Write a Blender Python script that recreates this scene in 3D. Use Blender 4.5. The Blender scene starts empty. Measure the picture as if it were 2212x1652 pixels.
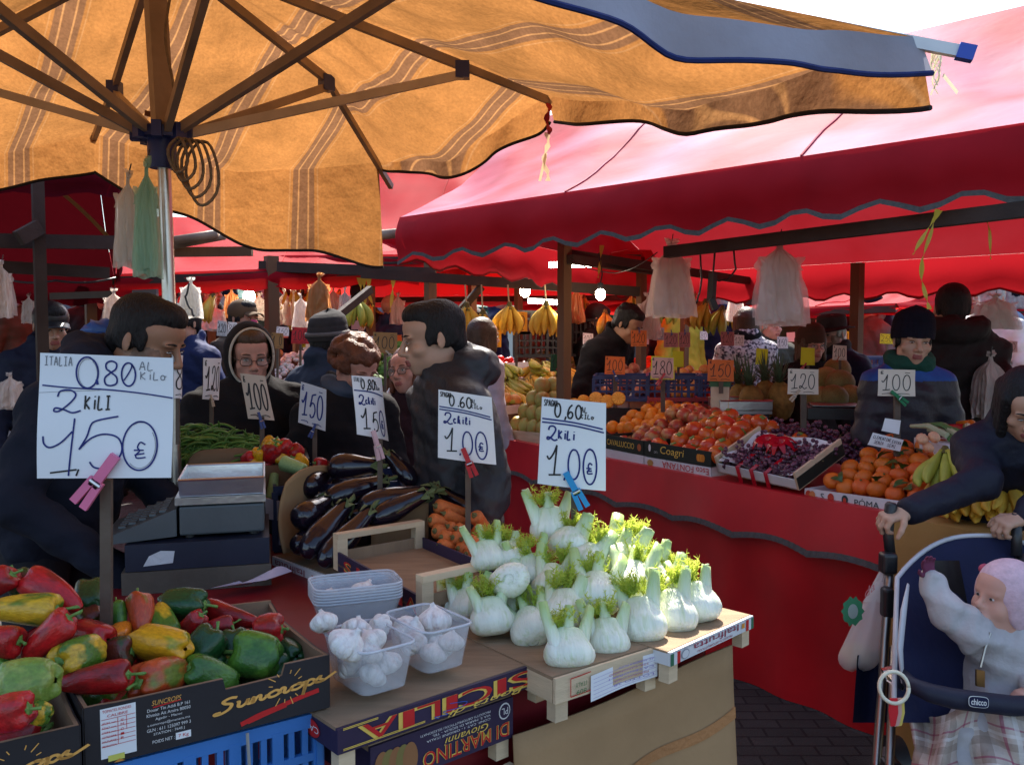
import bpy, math, random
import numpy as np
from mathutils import Vector as V, Matrix, noise
SC = bpy.context.scene
COL = SC.collection
rnd = random.Random(7)
R = math.radians
# ---------------------------------------------------------------- camera, sky, sun, exposure
CAM_Z, PITCH, FPX = 1.6, R(3.2), 1915.0
cd = bpy.data.cameras.new('camera'); cam = bpy.data.objects.new('camera', cd); COL.objects.link(cam)
cd.sensor_width = 36; cd.lens = 36*FPX/2212; cd.clip_start = .02; cd.clip_end = 500
cam.location = (0, 0, CAM_Z); cam.rotation_euler = (R(90)-PITCH, 0, 0); SC.camera = cam
SUN_EL, SUN_AZ = R(50), R(83)          # direction towards the sun, azimuth counted from +X
w = bpy.data.worlds.new('World'); SC.world = w; w.use_nodes = True
nt = w.node_tree; sky = nt.nodes.new('ShaderNodeTexSky'); sky.sky_type = 'NISHITA'; sky.sun_disc = False
sky.sun_elevation = SUN_EL; sky.sun_rotation = R(90)-SUN_AZ; sky.air_density = 1.0; sky.dust_density = 2.0
nt.links.new(sky.outputs[0], nt.nodes['Background'].inputs[0]); nt.nodes['Background'].inputs[1].default_value = .14
sl = bpy.data.lights.new('sun', 'SUN'); so = bpy.data.objects.new('sun', sl); COL.objects.link(so)
sl.energy = 5.0; sl.angle = R(.5); sl.color = (1, .93, .82)
sd = V((math.cos(SUN_EL)*math.cos(SUN_AZ), math.cos(SUN_EL)*math.sin(SUN_AZ), math.sin(SUN_EL)))
so.rotation_euler = sd.to_track_quat('Z', 'Y').to_euler()
so.location = (0, 0, 30)
SC.view_settings.view_transform = 'Standard'; SC.view_settings.look = 'None'
SC.view_settings.exposure = 1.4; SC.view_settings.gamma = 1
SC.render.engine = 'CYCLES'
cy = SC.cycles; cy.max_bounces = 8; cy.transparent_max_bounces = 12; cy.transmission_bounces = 6
cy.diffuse_bounces = 4; cy.glossy_bounces = 3; cy.caustics_reflective = False; cy.caustics_refractive = False
cy.sample_clamp_indirect = 6; cy.use_denoising = True

# ---------------------------------------------------------------- helpers
CP, SP = math.cos(PITCH), math.sin(PITCH)
def ray(u, v):
    x = (u-1106)/FPX; y = (826-v)/FPX
    return V((x, CP+y*SP, -SP+y*CP))
def at(u, v, Y):                        # the point of the place at forward distance Y seen at (u, v)
    d = ray(u, v); t = Y/d.y
    return V((d.x*t, Y, CAM_Z+d.z*t))
def atz(u, v, z):
    d = ray(u, v); t = (z-CAM_Z)/d.z
    return V((d.x*t, d.y*t, z))
def lerp(a, b, t): return a+(b-a)*t

class MB:
    def __init__(s): s.v = []; s.f = []; s.m = []; s.cm = 0
    def add(s, vs, fs, m=None):
        o = len(s.v); s.v += [V(p) for p in vs]; m = s.cm if m is None else m
        for f in fs: s.f.append(tuple(i+o for i in f)); s.m.append(m)
        return s
    def box(s, c, size, rot=None, m=None):
        x, y, z = (k/2 for k in size); c = V(c)
        vs = [V((a*x, b*y, d*z)) for d in (-1, 1) for b in (-1, 1) for a in (-1, 1)]
        if rot is not None: vs = [rot @ p for p in vs]
        return s.add([p+c for p in vs], [(0,2,3,1),(4,5,7,6),(0,1,5,4),(2,6,7,3),(0,4,6,2),(1,3,7,5)], m)
    def beam(s, a, b, w, h, m=None, up=(0,0,1)):       # rectangular bar from a to b
        a, b = V(a), V(b); d = (b-a).normalized(); up = V(up)
        if abs(d.dot(up)) > .95: up = V((.8, .6, 0))
        x = d.cross(up).normalized(); y = x.cross(d).normalized()
        vs = [p+x*i*w/2+y*j*h/2 for p in (a, b) for j in (-1, 1) for i in (-1, 1)]
        return s.add(vs, [(0,2,3,1),(4,5,7,6),(0,1,5,4),(2,6,7,3),(0,4,6,2),(1,3,7,5)], m)
    def tube(s, pts, r, n=8, m=None, caps=True, flat=1.0):
        pts = [V(p) for p in pts]; N = len(pts); rs = r if isinstance(r, (list, tuple)) else [r]*N
        vs = []; fs = []; ref = None
        for i, p in enumerate(pts):
            d = (pts[min(i+1, N-1)]-pts[max(i-1, 0)])
            d = d.normalized() if d.length > 1e-9 else V((0,0,1))
            if ref is None: ref = d.orthogonal().normalized()
            x = (ref-d*ref.dot(d)); x = x.normalized() if x.length > 1e-6 else d.orthogonal().normalized(); ref = x
            y = d.cross(x)
            for k in range(n):
                a = 2*math.pi*k/n; vs.append(p+(x*math.cos(a)+y*math.sin(a)*flat)*rs[i])
        for i in range(N-1):
            for k in range(n):
                k2 = (k+1) % n; fs.append((i*n+k, i*n+k2, (i+1)*n+k2, (i+1)*n+k))
        if caps: fs.append(tuple(range(n-1, -1, -1))); fs.append(tuple((N-1)*n+k for k in range(n)))
        return s.add(vs, fs, m)
    def ell(s, c, r, nu=16, nv=10, rot=None, m=None, fn=None):
        c = V(c); r = (r, r, r) if isinstance(r, (int, float)) else r
        vs = []; fs = []
        def P(t, a):
            d = V((math.sin(t)*math.cos(a), math.sin(t)*math.sin(a), math.cos(t)))
            k = fn(d) if fn else 1
            p = V((d.x*r[0], d.y*r[1], d.z*r[2]))*k
            return c+(rot @ p if rot is not None else p)
        vs.append(P(0, 0))
        for i in range(1, nv):
            for j in range(nu): vs.append(P(math.pi*i/nv, 2*math.pi*j/nu))
        vs.append(P(math.pi, 0)); L = len(vs)-1
        for j in range(nu):
            fs.append((0, 1+j, 1+(j+1) % nu)); fs.append((L, L-nu+(j+1) % nu, L-nu+j))
            for i in range(nv-2):
                a = 1+i*nu; fs.append((a+j, a+nu+j, a+nu+(j+1) % nu, a+(j+1) % nu))
        return s.add(vs, fs, m)
    def grid(s, fn, nu, nv, m=None, wrapu=False):
        vs = [fn(i/nu, j/nv) for j in range(nv+1) for i in range(nu+1 if not wrapu else nu)]
        W = nu if wrapu else nu+1; fs = []
        for j in range(nv):
            for i in range(nu):
                i2 = (i+1) % W if wrapu else i+1
                fs.append((j*W+i, j*W+i2, (j+1)*W+i2, (j+1)*W+i))
        return s.add(vs, fs, m)
    def poly(s, pts, m=None): return s.add(pts, [tuple(range(len(pts)))], m)
    def slab(s, pts, n, m=None):                       # polygon pts extruded by vector n
        k = len(pts); pts = [V(p) for p in pts]; n = V(n)
        fs = [tuple(range(k)), tuple(range(2*k-1, k-1, -1))]+[(i, i+k, (i+1) % k+k, (i+1) % k) for i in range(k)]
        return s.add(pts+[p+n for p in pts], fs, m)
    def strip(s, pts, wv, m=None):                     # flat ribbon along pts, wv = half-width vector or list
        pts = [V(p) for p in pts]; vs = []
        for i, p in enumerate(pts):
            k = wv[i] if isinstance(wv, list) else wv; vs += [p-V(k), p+V(k)]
        return s.add(vs, [(2*i, 2*i+1, 2*i+3, 2*i+2) for i in range(len(pts)-1)], m)
    def build(s, name, mats, parent=None, smooth=True, off=None, solid=0):
        me = bpy.data.meshes.new(name)
        if off is None and parent is not None: off = parent.get('_w')
        off = V(off) if off is not None else V((0,0,0))
        me.from_pydata([tuple(p-off) for p in s.v], [], s.f); fin(me, mats, s.m, smooth)
        o = bpy.data.objects.new(name, me); COL.objects.link(o)
        if parent is not None: o.parent = parent
        if solid:
            md = o.modifiers.new('thickness', 'SOLIDIFY'); md.thickness = solid; md.offset = 0
        return o
def fin(me, mats, mi=None, smooth=True):
    mats = mats if isinstance(mats, (list, tuple)) else [mats]
    for m in mats: me.materials.append(m)
    if mi is not None and len(mats) > 1: me.polygons.foreach_set('material_index', np.array(mi, dtype=np.int32))
    if smooth:
        me.polygons.foreach_set('use_smooth', np.ones(len(me.polygons), dtype=bool))
        if smooth != 'all':
            try: me.set_sharp_from_angle(angle=R(42))
            except Exception: pass
    me.update()
def tag(o, label=None, cat=None, group=None, kind=None):
    if label: o['label'] = label
    if cat: o['category'] = cat
    if group: o['group'] = group
    if kind: o['kind'] = kind
    return o
def thing(name, label, cat, w=None, group=None):
    # an Empty at the thing's base; w = its world position, which the parts built in world space are shifted by
    o = bpy.data.objects.new(name, None); COL.objects.link(o); o.empty_display_size = .05
    w = V(w) if w is not None else V((0,0,0)); o.location = w; o['_w'] = tuple(w)
    return tag(o, label, cat, group)
def dup(root, M=None, label=None, group=None):
    r = root.copy(); COL.objects.link(r)
    if M is not None: r.matrix_world = M
    if label: r['label'] = label
    if group: r['group'] = group
    for ch in root.children:
        c = ch.copy(); COL.objects.link(c); c.parent = r
        for g in ch.children:
            d = g.copy(); COL.objects.link(d); d.parent = c
    return r
USED = set()
def put(proto, M, label, group=None):                  # first use moves the prototype itself
    if proto.name not in USED:
        USED.add(proto.name); proto.matrix_world = M
        proto['label'] = label
        if group: proto['group'] = group
        return proto
    return dup(proto, M, label, group)
def span(p0, p1, width, L=1.0, roll=0, W=1.0):         # local z (length L) runs p0->p1, x,y scaled so W becomes width
    p0, p1 = V(p0), V(p1); d = p1-p0; l = d.length; q = d.to_track_quat('Z', 'Y')
    k = width/W
    return Matrix.Translation(p0) @ q.to_matrix().to_4x4() @ Matrix.Rotation(roll, 4, 'Z') @ Matrix.Diagonal((k, k, l/L, 1))
def TRS(p, rot=(0,0,0), sc=1):
    from mathutils import Euler
    sc = (sc, sc, sc) if isinstance(sc, (int, float)) else sc
    return Matrix.Translation(V(p)) @ Euler(rot).to_matrix().to_4x4() @ Matrix.Diagonal((*sc, 1))

# ---------------------------------------------------------------- materials
MATS = {}
def M(name, col, rough=.55, spec=.4, var=.14, vs=9, bump=0., bs=60, metal=0, rv=0., rh=0., trans=0., tcol=None,
      sss=0, coat=0, col2=None, c2s=3., c2=(.45, .6), alpha=None, emit=0, stretch=None, detail=4):
    if name in MATS: return MATS[name]
    m = bpy.data.materials.new(name); MATS[name] = m; m.use_nodes = True
    n = m.node_tree.nodes; L = m.node_tree.links.new; b = n['Principled BSDF']; out = n['Material Output']
    tc = n.new('ShaderNodeTexCoord'); co = tc.outputs['Object']
    if rv or rh or col2:
        oi = n.new('ShaderNodeObjectInfo'); ad = n.new('ShaderNodeVectorMath'); ad.operation = 'MULTIPLY_ADD'
        cx = n.new('ShaderNodeCombineXYZ')
        for i in range(3): L(oi.outputs['Random'], cx.inputs[i])
        L(cx.outputs[0], ad.inputs[0]); ad.inputs[1].default_value = (37, 51, 23); L(co, ad.inputs[2]); co = ad.outputs[0]
    if stretch:
        mp = n.new('ShaderNodeMapping'); mp.inputs['Scale'].default_value = stretch; L(co, mp.inputs[0]); co = mp.outputs[0]
    nz = n.new('ShaderNodeTexNoise'); nz.inputs['Scale'].default_value = vs; nz.inputs['Detail'].default_value = detail; L(co, nz.inputs[0])
    def mix(fac, a, bb):
        k = n.new('ShaderNodeMix'); k.data_type = 'RGBA'
        if fac is not None: L(fac, k.inputs['Factor'])
        for s, val in (('A', a), ('B', bb)):
            i = [q for q in k.inputs if q.name == s and q.type == 'RGBA'][0]
            if isinstance(val, tuple): i.default_value = (*val, 1)
            else: L(val, i)
        return [q for q in k.outputs if q.type == 'RGBA'][0]
    c = tuple(col)
    def ramp(src, lo, hi):
        k = n.new('ShaderNodeMapRange'); k.inputs[1].default_value = lo; k.inputs[2].default_value = hi; L(src, k.inputs[0]); return k.outputs[0]
    if col2 is not None:
        n2 = n.new('ShaderNodeTexNoise'); n2.inputs['Scale'].default_value = c2s; n2.inputs['Detail'].default_value = 2; L(co, n2.inputs[0])
        c = mix(ramp(n2.outputs[0], *c2), tuple(col), tuple(col2))
    hs = n.new('ShaderNodeHueSaturation')
    if isinstance(c, tuple): hs.inputs['Color'].default_value = (*c, 1)
    else: L(c, hs.inputs['Color'])
    k = n.new('ShaderNodeMapRange'); L(nz.outputs[0], k.inputs[0]); k.inputs[1].default_value = .25; k.inputs[2].default_value = .75
    k.inputs[3].default_value = 1-var; k.inputs[4].default_value = 1+var; val = k.outputs[0]
    if rv:
        a = n.new('ShaderNodeMapRange'); L(oi.outputs['Random'], a.inputs[0]); a.inputs[3].default_value = 1-rv; a.inputs[4].default_value = 1+rv
        mm = n.new('ShaderNodeMath'); mm.operation = 'MULTIPLY'; L(a.outputs[0], mm.inputs[0]); L(val, mm.inputs[1]); val = mm.outputs[0]
    if rh:
        wn = n.new('ShaderNodeTexWhiteNoise'); wn.noise_dimensions = '1D'; L(oi.outputs['Random'], wn.inputs['W'])
        a = n.new('ShaderNodeMapRange'); L(wn.outputs['Value'], a.inputs[0]); a.inputs[3].default_value = .5-rh; a.inputs[4].default_value = .5+rh
        L(a.outputs[0], hs.inputs['Hue'])
    L(val, hs.inputs['Value']); L(hs.outputs[0], b.inputs['Base Color'])
    b.inputs['Roughness'].default_value = rough; b.inputs['Specular IOR Level'].default_value = spec; b.inputs['Metallic'].default_value = metal
    if coat: b.inputs['Coat Weight'].default_value = coat; b.inputs['Coat Roughness'].default_value = .12
    if sss:
        b.inputs['Subsurface Weight'].default_value = sss; b.inputs['Subsurface Radius'].default_value = (.02, .012, .006); b.inputs['Subsurface Scale'].default_value = .5
    if bump:
        nb = n.new('ShaderNodeTexNoise'); nb.inputs['Scale'].default_value = bs; nb.inputs['Detail'].default_value = 5; L(co, nb.inputs[0])
        bp = n.new('ShaderNodeBump'); bp.inputs['Strength'].default_value = bump; bp.inputs['Distance'].default_value = .01
        L(nb.outputs[0], bp.inputs['Height']); L(bp.outputs[0], b.inputs['Normal'])
    if emit: b.inputs['Emission Color'].default_value = (*col, 1); b.inputs['Emission Strength'].default_value = emit
    sh = b.outputs[0]
    if trans:
        t = n.new('ShaderNodeBsdfTranslucent'); mx = n.new('ShaderNodeMixShader'); mx.inputs[0].default_value = trans
        if tcol: t.inputs[0].default_value = (*tcol, 1)
        else: L(hs.outputs[0], t.inputs[0])
        L(sh, mx.inputs[1]); L(t.outputs[0], mx.inputs[2]); sh = mx.outputs[0]
    if alpha is not None:
        t = n.new('ShaderNodeBsdfTransparent'); mx = n.new('ShaderNodeMixShader'); mx.inputs[0].default_value = alpha
        L(t.outputs[0], mx.inputs[1]); L(sh, mx.inputs[2]); sh = mx.outputs[0]
    L(sh, out.inputs[0]); m['nodes'] = 1
    return m

# ---------------------------------------------------------------- signed distance bodies (smooth unions, one continuous surface)
class SDF:
    def __init__(s, lo, hi, h):
        s.h = h; s.lo = np.array(lo, dtype=np.float32); n = np.ceil((np.array(hi)-np.array(lo))/h).astype(int)+1
        s.n = n; s.F = np.full(tuple(n), .12, dtype=np.float32)
    def _sub(s, lo, hi, pad):
        a = np.maximum(np.floor((np.array(lo)-pad-s.lo)/s.h).astype(int), 0); b = np.minimum(np.ceil((np.array(hi)+pad-s.lo)/s.h).astype(int)+1, s.n)
        if np.any(b <= a): return None, None
        g = [s.lo[i]+s.h*np.arange(a[i], b[i], dtype=np.float32) for i in range(3)]
        return tuple(slice(a[i], b[i]) for i in range(3)), np.stack(np.meshgrid(*g, indexing='ij'), -1)
    def _put(s, sl, d, k, op):
        f = s.F[sl]
        if op == 'u':
            hh = np.maximum(k-np.abs(f-d), 0)/k; s.F[sl] = np.minimum(f, d)-hh*hh*k*.25
        else:
            d = -d; hh = np.maximum(k-np.abs(f-d), 0)/k; s.F[sl] = np.maximum(f, d)+hh*hh*k*.25
    def ell(s, c, r, k=.015, rot=None, op='u'):
        c = np.array(c, dtype=np.float32); r = np.array(r if hasattr(r, '__len__') else (r,)*3, dtype=np.float32); R_ = float(r.max())
        sl, P = s._sub(c-R_, c+R_, .06)
        if sl is None: return s
        q = P-c
        if rot is not None: q = q @ np.array(rot, dtype=np.float32)
        k0 = np.linalg.norm(q/r, axis=-1); k1 = np.linalg.norm(q/(r*r), axis=-1)+1e-9
        s._put(sl, k0*(k0-1)/k1, k, op); return s
    def cap(s, a, b, ra, rb=None, k=.02, op='u', sq=None):
        rb = ra if rb is None else rb; a = np.array(a, dtype=np.float32); b = np.array(b, dtype=np.float32); R_ = max(ra, rb)
        sl, P = s._sub(np.minimum(a, b)-R_, np.maximum(a, b)+R_, .06)
        if sl is None: return s
        ab = b-a; t = np.clip(((P-a) @ ab)/(ab @ ab+1e-12), 0, 1)
        d = np.linalg.norm(P-a-t[..., None]*ab, axis=-1)-(ra+(rb-ra)*t)
        s._put(sl, d, k, op); return s
    def wave(s, fn):
        g = [s.lo[i]+s.h*np.arange(s.n[i], dtype=np.float32) for i in range(3)]
        X, Y, Z = np.meshgrid(*g, indexing='ij', sparse=True); s.F += fn(X, Y, Z).astype(np.float32); return s
    def mesh(s):
        F = s.F; h = s.h; I = (F < 0)
        c = np.zeros(tuple(k-1 for k in F.shape), dtype=np.int8)
        offs = [(i, j, k) for i in (0, 1) for j in (0, 1) for k in (0, 1)]
        for o in offs: c += I[o[0]:F.shape[0]-1+o[0], o[1]:F.shape[1]-1+o[1], o[2]:F.shape[2]-1+o[2]]
        act = np.argwhere((c > 0) & (c < 8)); idx = np.full(c.shape, -1, dtype=np.int64); idx[tuple(act.T)] = np.arange(len(act))
        val = np.stack([F[act[:, 0]+o[0], act[:, 1]+o[1], act[:, 2]+o[2]] for o in offs], 1); O = np.array(offs, dtype=np.float32)
        acc = np.zeros((len(act), 3), dtype=np.float32); cnt = np.zeros((len(act), 1), dtype=np.float32)
        for p in range(8):
            for q in range(p+1, 8):
                if np.abs(O[p]-O[q]).sum() != 1: continue
                a, b = val[:, p], val[:, q]; cr = ((a < 0) != (b < 0)); t = np.where(cr, a/(a-b+1e-12), 0)
                acc += np.where(cr[:, None], O[p]+(O[q]-O[p])*t[:, None], 0); cnt += cr[:, None]
        vs = s.lo+h*(act+acc/np.maximum(cnt, 1)); faces = []
        for ax in range(3):
            u, v_ = [i for i in range(3) if i != ax]
            A = [slice(None)]*3; B = [slice(None)]*3; A[ax] = slice(0, -1); B[ax] = slice(1, None)
            A[u] = B[u] = slice(1, -1); A[v_] = B[v_] = slice(1, -1)
            a = I[tuple(A)]; b = I[tuple(B)]; e = np.argwhere(a != b); st = a[tuple(e.T)]
            e[:, u] += 1; e[:, v_] += 1
            def cell(du, dv):
                k = e.copy(); k[:, u] -= du; k[:, v_] -= dv; return idx[tuple(k.T)]
            q = np.stack([cell(1, 1), cell(0, 1), cell(0, 0), cell(1, 0)], 1)
            if ax == 1: st = ~st
            q[~st] = q[~st][:, ::-1]; faces.append(q)
        fs = np.concatenate(faces); fs = fs[(fs >= 0).all(1)]
        return vs, fs
def np_obj(name, vs, fs, mats, parent=None, mi=None, relax=2):
    vs = np.asarray(vs, dtype=np.float64)
    for _ in range(relax):                              # one light Laplacian pass takes the grid steps off
        e = np.concatenate([fs[:, [0, 1]], fs[:, [1, 2]], fs[:, [2, 3]], fs[:, [3, 0]]])
        acc = np.zeros_like(vs); cnt = np.zeros(len(vs))
        np.add.at(acc, e[:, 0], vs[e[:, 1]]); np.add.at(cnt, e[:, 0], 1); np.add.at(acc, e[:, 1], vs[e[:, 0]]); np.add.at(cnt, e[:, 1], 1)
        vs = vs*.5+.5*acc/np.maximum(cnt, 1)[:, None]
    me = bpy.data.meshes.new(name); n = len(fs)
    me.vertices.add(len(vs)); me.vertices.foreach_set('co', vs.astype(np.float32).ravel())
    me.loops.add(n*4); me.loops.foreach_set('vertex_index', fs.astype(np.int32).ravel())
    me.polygons.add(n); me.polygons.foreach_set('loop_start', np.arange(0, n*4, 4, dtype=np.int32))
    me.update(calc_edges=True); me.validate()
    fin(me, mats, mi if mi is not None and len(me.polygons) == n else None, 'all')
    o = bpy.data.objects.new(name, me); COL.objects.link(o)
    if parent is not None: o.parent = parent
    return o

# ---------------------------------------------------------------- lettering
def text2d(s, size=1., shear=0, off=0, bold=0, spacing=1.):
    c = bpy.data.curves.new('lettering', 'FONT'); c.body = s; c.size = size; c.shear = shear; c.offset = off; c.space_character = spacing
    c.resolution_u = 3; c.fill_mode = 'FRONT'
    o = bpy.data.objects.new('lettering', c); COL.objects.link(o)
    dg = bpy.context.evaluated_depsgraph_get(); dg.update(); me = bpy.data.meshes.new_from_object(o.evaluated_get(dg), depsgraph=dg)
    vs = [(p.co.x, p.co.y) for p in me.vertices]; fs = [tuple(f.vertices) for f in me.polygons]
    bpy.data.objects.remove(o); bpy.data.curves.remove(c); bpy.data.meshes.remove(me)
    return vs, fs
def write(mb, s, fmap, x, y, wid=None, h=None, m=0, lift=.0012, **kw):
    # lettering whose box is (x, y) .. (x+wid, y+h) in the 0..1 frame of the surface map fmap(s, t, lift); flips when wid, h < 0
    vs, fs = text2d(s, 1., **kw)
    if not vs: return
    xs = [p[0] for p in vs]; ys = [p[1] for p in vs]; x0, x1, y0, y1 = min(xs), max(xs), min(ys), max(ys)
    mb.add([fmap(x+wid*(p[0]-x0)/(x1-x0), y+h*(p[1]-y0)/(y1-y0), lift) for p in vs], fs, m)
def smooth_line(pts, n=6):
    P = [V((*p, 0)) for p in pts]; out = []
    for i in range(len(P)-1):
        a, b, c, d = P[max(i-1, 0)], P[i], P[i+1], P[min(i+2, len(P)-1)]
        for k in range(n):
            t = k/n; out.append(.5*((2*b)+(c-a)*t+(2*a-5*b+4*c-d)*t*t+(3*b-a-3*c+d)*t**3))
    out.append(P[-1]); return [(p.x, p.y) for p in out]
def EL(cx, cy, rx, ry, a0=100, sw=-385, n=12): return [(cx+rx*math.cos(R(a0+sw*i/n)), cy+ry*math.sin(R(a0+sw*i/n))) for i in range(n+1)]
GL = {
 '0': [EL(.45,.5,.4,.5)], '1': [[(0,.62),(.15,.52),(.42,.72),(.62,1)],[(.62,1),(.5,.02)],[(.15,.0),(.95,.05)]],
 '2': [[(.15,.7),(.25,.95),(.6,1),(.8,.8),(.62,.45),(.25,.08),(.05,.06),(.1,.2),(.4,.13),(.7,.0),(1,.1)]],
 '5': [[(.95,1),(.55,.95),(.35,.9),(.3,.75),(.12,.42)],[(.12,.42),(.4,.6),(.75,.55),(.9,.3),(.7,.06),(.35,.0),(.2,.12)]],
 '6': [[(.7,1),(.3,.75),(.1,.35),(.2,.05),(.55,0),(.8,.2),(.7,.42),(.4,.45),(.15,.25)]],
 '8': [[(.55,.52),(.2,.68),(.2,.9),(.5,1),(.8,.9),(.75,.68),(.4,.5),(.1,.3),(.15,.06),(.45,0),(.8,.1),(.8,.35),(.5,.52)]],
 '9': [[(.85,.85),(.55,1),(.2,.85),(.2,.6),(.5,.5),(.85,.8),(.8,.4),(.6,0)]], '7': [[(.1,.95),(.9,1),(.4,0)],[(.3,.5),(.8,.55)]],
 ',': [[(.5,.1),(.35,-.18)]], '.': [[(.4,.0),(.5,.12)]], '-': [[(0,.5),(1,.5)]], '\'': [[(.5,1),(.4,.8)]],
 'A': [[(.05,0),(.5,1),(.85,0)],[(.2,.38),(.8,.4)]], 'L': [[(.2,1),(.1,.02),(.8,.05)]], 'I': [[(.5,.95),(.45,0)],[(.2,.98),(.8,1)],[(.1,0),(.8,.02)]],
 'K': [[(.15,1),(.12,0)],[(.85,.9),(.15,.45)],[(.15,.45),(.85,0)]], 'i': [[(.5,.7),(.45,0)],[(.5,.98),(.52,.9)]], 'T': [[(.05,.95),(.95,1)],[(.5,.98),(.45,0)]],
 'O': [EL(.5,.45,.42,.45)], 'o': [EL(.4,.3,.32,.3),[(.7,.45),(1,.5)]], 'C': [[(.9,.85),(.5,1),(.12,.6),(.2,.1),(.55,0),(.9,.15)]], 'c': [[(.75,.5),(.4,.6),(.15,.3),(.4,0),(.85,.1)]],
 'h': [[(.15,0),(.35,.6),(.5,1),(.3,.95),(.2,0)],[(.22,.3),(.5,.58),(.6,.4),(.62,.05),(.9,.1)]], 'l': [[(.2,.05),(.55,.7),(.55,1),(.35,.9),(.35,.1),(.8,.1)]],
 'S': [[(.85,.85),(.5,1),(.2,.8),(.5,.5),(.8,.25),(.5,0),(.1,.15)]], 'P': [[(.15,0),(.15,1)],[(.15,.95),(.7,.95),(.75,.6),(.15,.5)]], 'G': [[(.85,.85),(.5,1),(.1,.5),(.4,0),(.85,.2),(.85,.45),(.5,.45)]],
 'N': [[(.1,0),(.15,1)],[(.15,1),(.8,0)],[(.8,0),(.85,1)]], 'E': [[(.8,.95),(.2,1),(.15,0),(.85,.03)],[(.17,.5),(.7,.5)]], 'M': [[(.05,0),(.2,1)],[(.2,1),(.5,.4)],[(.5,.4),(.8,1)],[(.8,1),(.95,0)]],
 'R': [[(.15,0),(.15,1)],[(.15,.97),(.7,.92),(.7,.6),(.15,.5)],[(.3,.5),(.85,0)]], 'X': [[(.1,0),(.9,1)],[(.1,1),(.9,0)]], 'Z': [[(.1,1),(.9,1)],[(.9,1),(.1,0)],[(.1,0),(.9,0)]],
 'D': [[(.15,0),(.15,1)],[(.15,1),(.8,.8),(.85,.3),(.15,0)]], 'U': [[(.1,1),(.15,.15),(.5,0),(.8,.2),(.85,1)]], 'V': [[(.05,1),(.45,0)],[(.45,0),(.9,1)]], 'H': [[(.1,0),(.12,1)],[(.85,0),(.88,1)],[(.1,.5),(.85,.5)]],
 '€': [[(.85,.85),(.5,1),(.3,.7),(.45,.45),(.2,.2),(.3,0),(.9,.05)],[(.05,.5),(.75,.5)],[(.1,.2),(.8,.3)]],
}
def stroke(mb, pts, wd, fmap, m=0, lift=.0012, sm=True, asp=1.):
    P = smooth_line(pts) if sm and len(pts) > 2 else pts
    if len(P) == 2: P = [P[0], ((P[0][0]+P[1][0])/2, (P[0][1]+P[1][1])/2), P[1]]
    vs = []; n = len(P)
    for i, p in enumerate(P):
        a, b = P[max(i-1, 0)], P[min(i+1, n-1)]; dx, dy = (b[0]-a[0])*asp, b[1]-a[1]; l = math.hypot(dx, dy) or 1
        nx, ny = -dy/l*wd/2, dx/l*wd/2
        vs += [fmap(p[0]-nx/asp, p[1]-ny, lift), fmap(p[0]+nx/asp, p[1]+ny, lift)]
    mb.add(vs, [(2*i, 2*i+1, 2*i+3, 2*i+2) for i in range(n-1)], m)
def hand(mb, s, x, y, cw, h, wd, fmap, m=0, asp=1., slant=.0, lift=.0012):
    for ch in s:
        for g in GL.get(ch, []):
            stroke(mb, [(x+cw*.86*px+slant*h*py, y+h*py) for px, py in g], wd, fmap, m, lift, asp=asp)
        x += cw*(.55 if ch in ',.\'' else .78 if ch in 'il' else 1)
# ---------------------------------------------------------------- common materials
m_asph = M('asphalt', (.05,.047,.045), .8, .35, .35, 3, .5, 120)
n_ = m_asph.node_tree.nodes; bk = n_.new('ShaderNodeTexBrick'); bk.inputs['Scale'].default_value = 3.2; bk.inputs['Mortar Size'].default_value = .018; bk.inputs['Color1'].default_value = (1,1,1,1); bk.inputs['Color2'].default_value = (.7,.7,.7,1); bk.inputs['Mortar'].default_value = (.25,.25,.25,1)
m_asph.node_tree.links.new([q for q in n_ if q.type == 'TEX_COORD'][0].outputs['Object'], bk.inputs['Vector']); mm_ = n_.new('ShaderNodeMix'); mm_.data_type = 'RGBA'; mm_.blend_type = 'MULTIPLY'; mm_.inputs['Factor'].default_value = 1
ia_ = [q for q in mm_.inputs if q.type == 'RGBA']; pb_ = n_['Principled BSDF']; m_asph.node_tree.links.new(pb_.inputs['Base Color'].links[0].from_socket, ia_[0]); m_asph.node_tree.links.new(bk.outputs['Color'], ia_[1]); m_asph.node_tree.links.new([q for q in mm_.outputs if q.type == 'RGBA'][0], pb_.inputs['Base Color'])
m_red = M('red_vinyl', (.42,.012,.022), .65, .07, .18, 2.5, .12, 9, trans=.40, tcol=(.95,.045,.04))
m_redb = M('dense_red_vinyl', (.34,.022,.045), .68, .046, .24, 2.5, .5, 6, trans=.13, tcol=(.50,.02,.03), col2=(.42,.12,.19), c2s=1.3, c2=(.42,.62))
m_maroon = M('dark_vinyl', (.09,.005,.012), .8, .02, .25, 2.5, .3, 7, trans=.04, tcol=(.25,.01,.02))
for m_ in (m_red, m_redb):
    b_ = m_.node_tree.nodes['Principled BSDF']; b_.inputs['Specular Tint'].default_value = (.80, .78, 1, 1); b_.inputs['Sheen Weight'].default_value = .03; b_.inputs['Sheen Roughness'].default_value = .45; b_.inputs['Sheen Tint'].default_value = (1, .85, .9, 1); b_.inputs['Coat Weight'].default_value = .0; b_.inputs['Coat Roughness'].default_value = .5
m_trim = M('grey_braid', (.10,.095,.09), .8, .2, .2, 60, .3, 200)
m_wood = M('old_wood', (.16,.085,.045), .75, .25, .35, 4, .4, 30, stretch=(1,1,.12))
m_darkwood = M('dark_wood', (.05,.032,.025), .7, .3, .3, 5, .3, 30)
m_steel = M('steel', (.55,.53,.5), .32, .5, .15, 10, .05, 60, metal=1)
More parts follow.
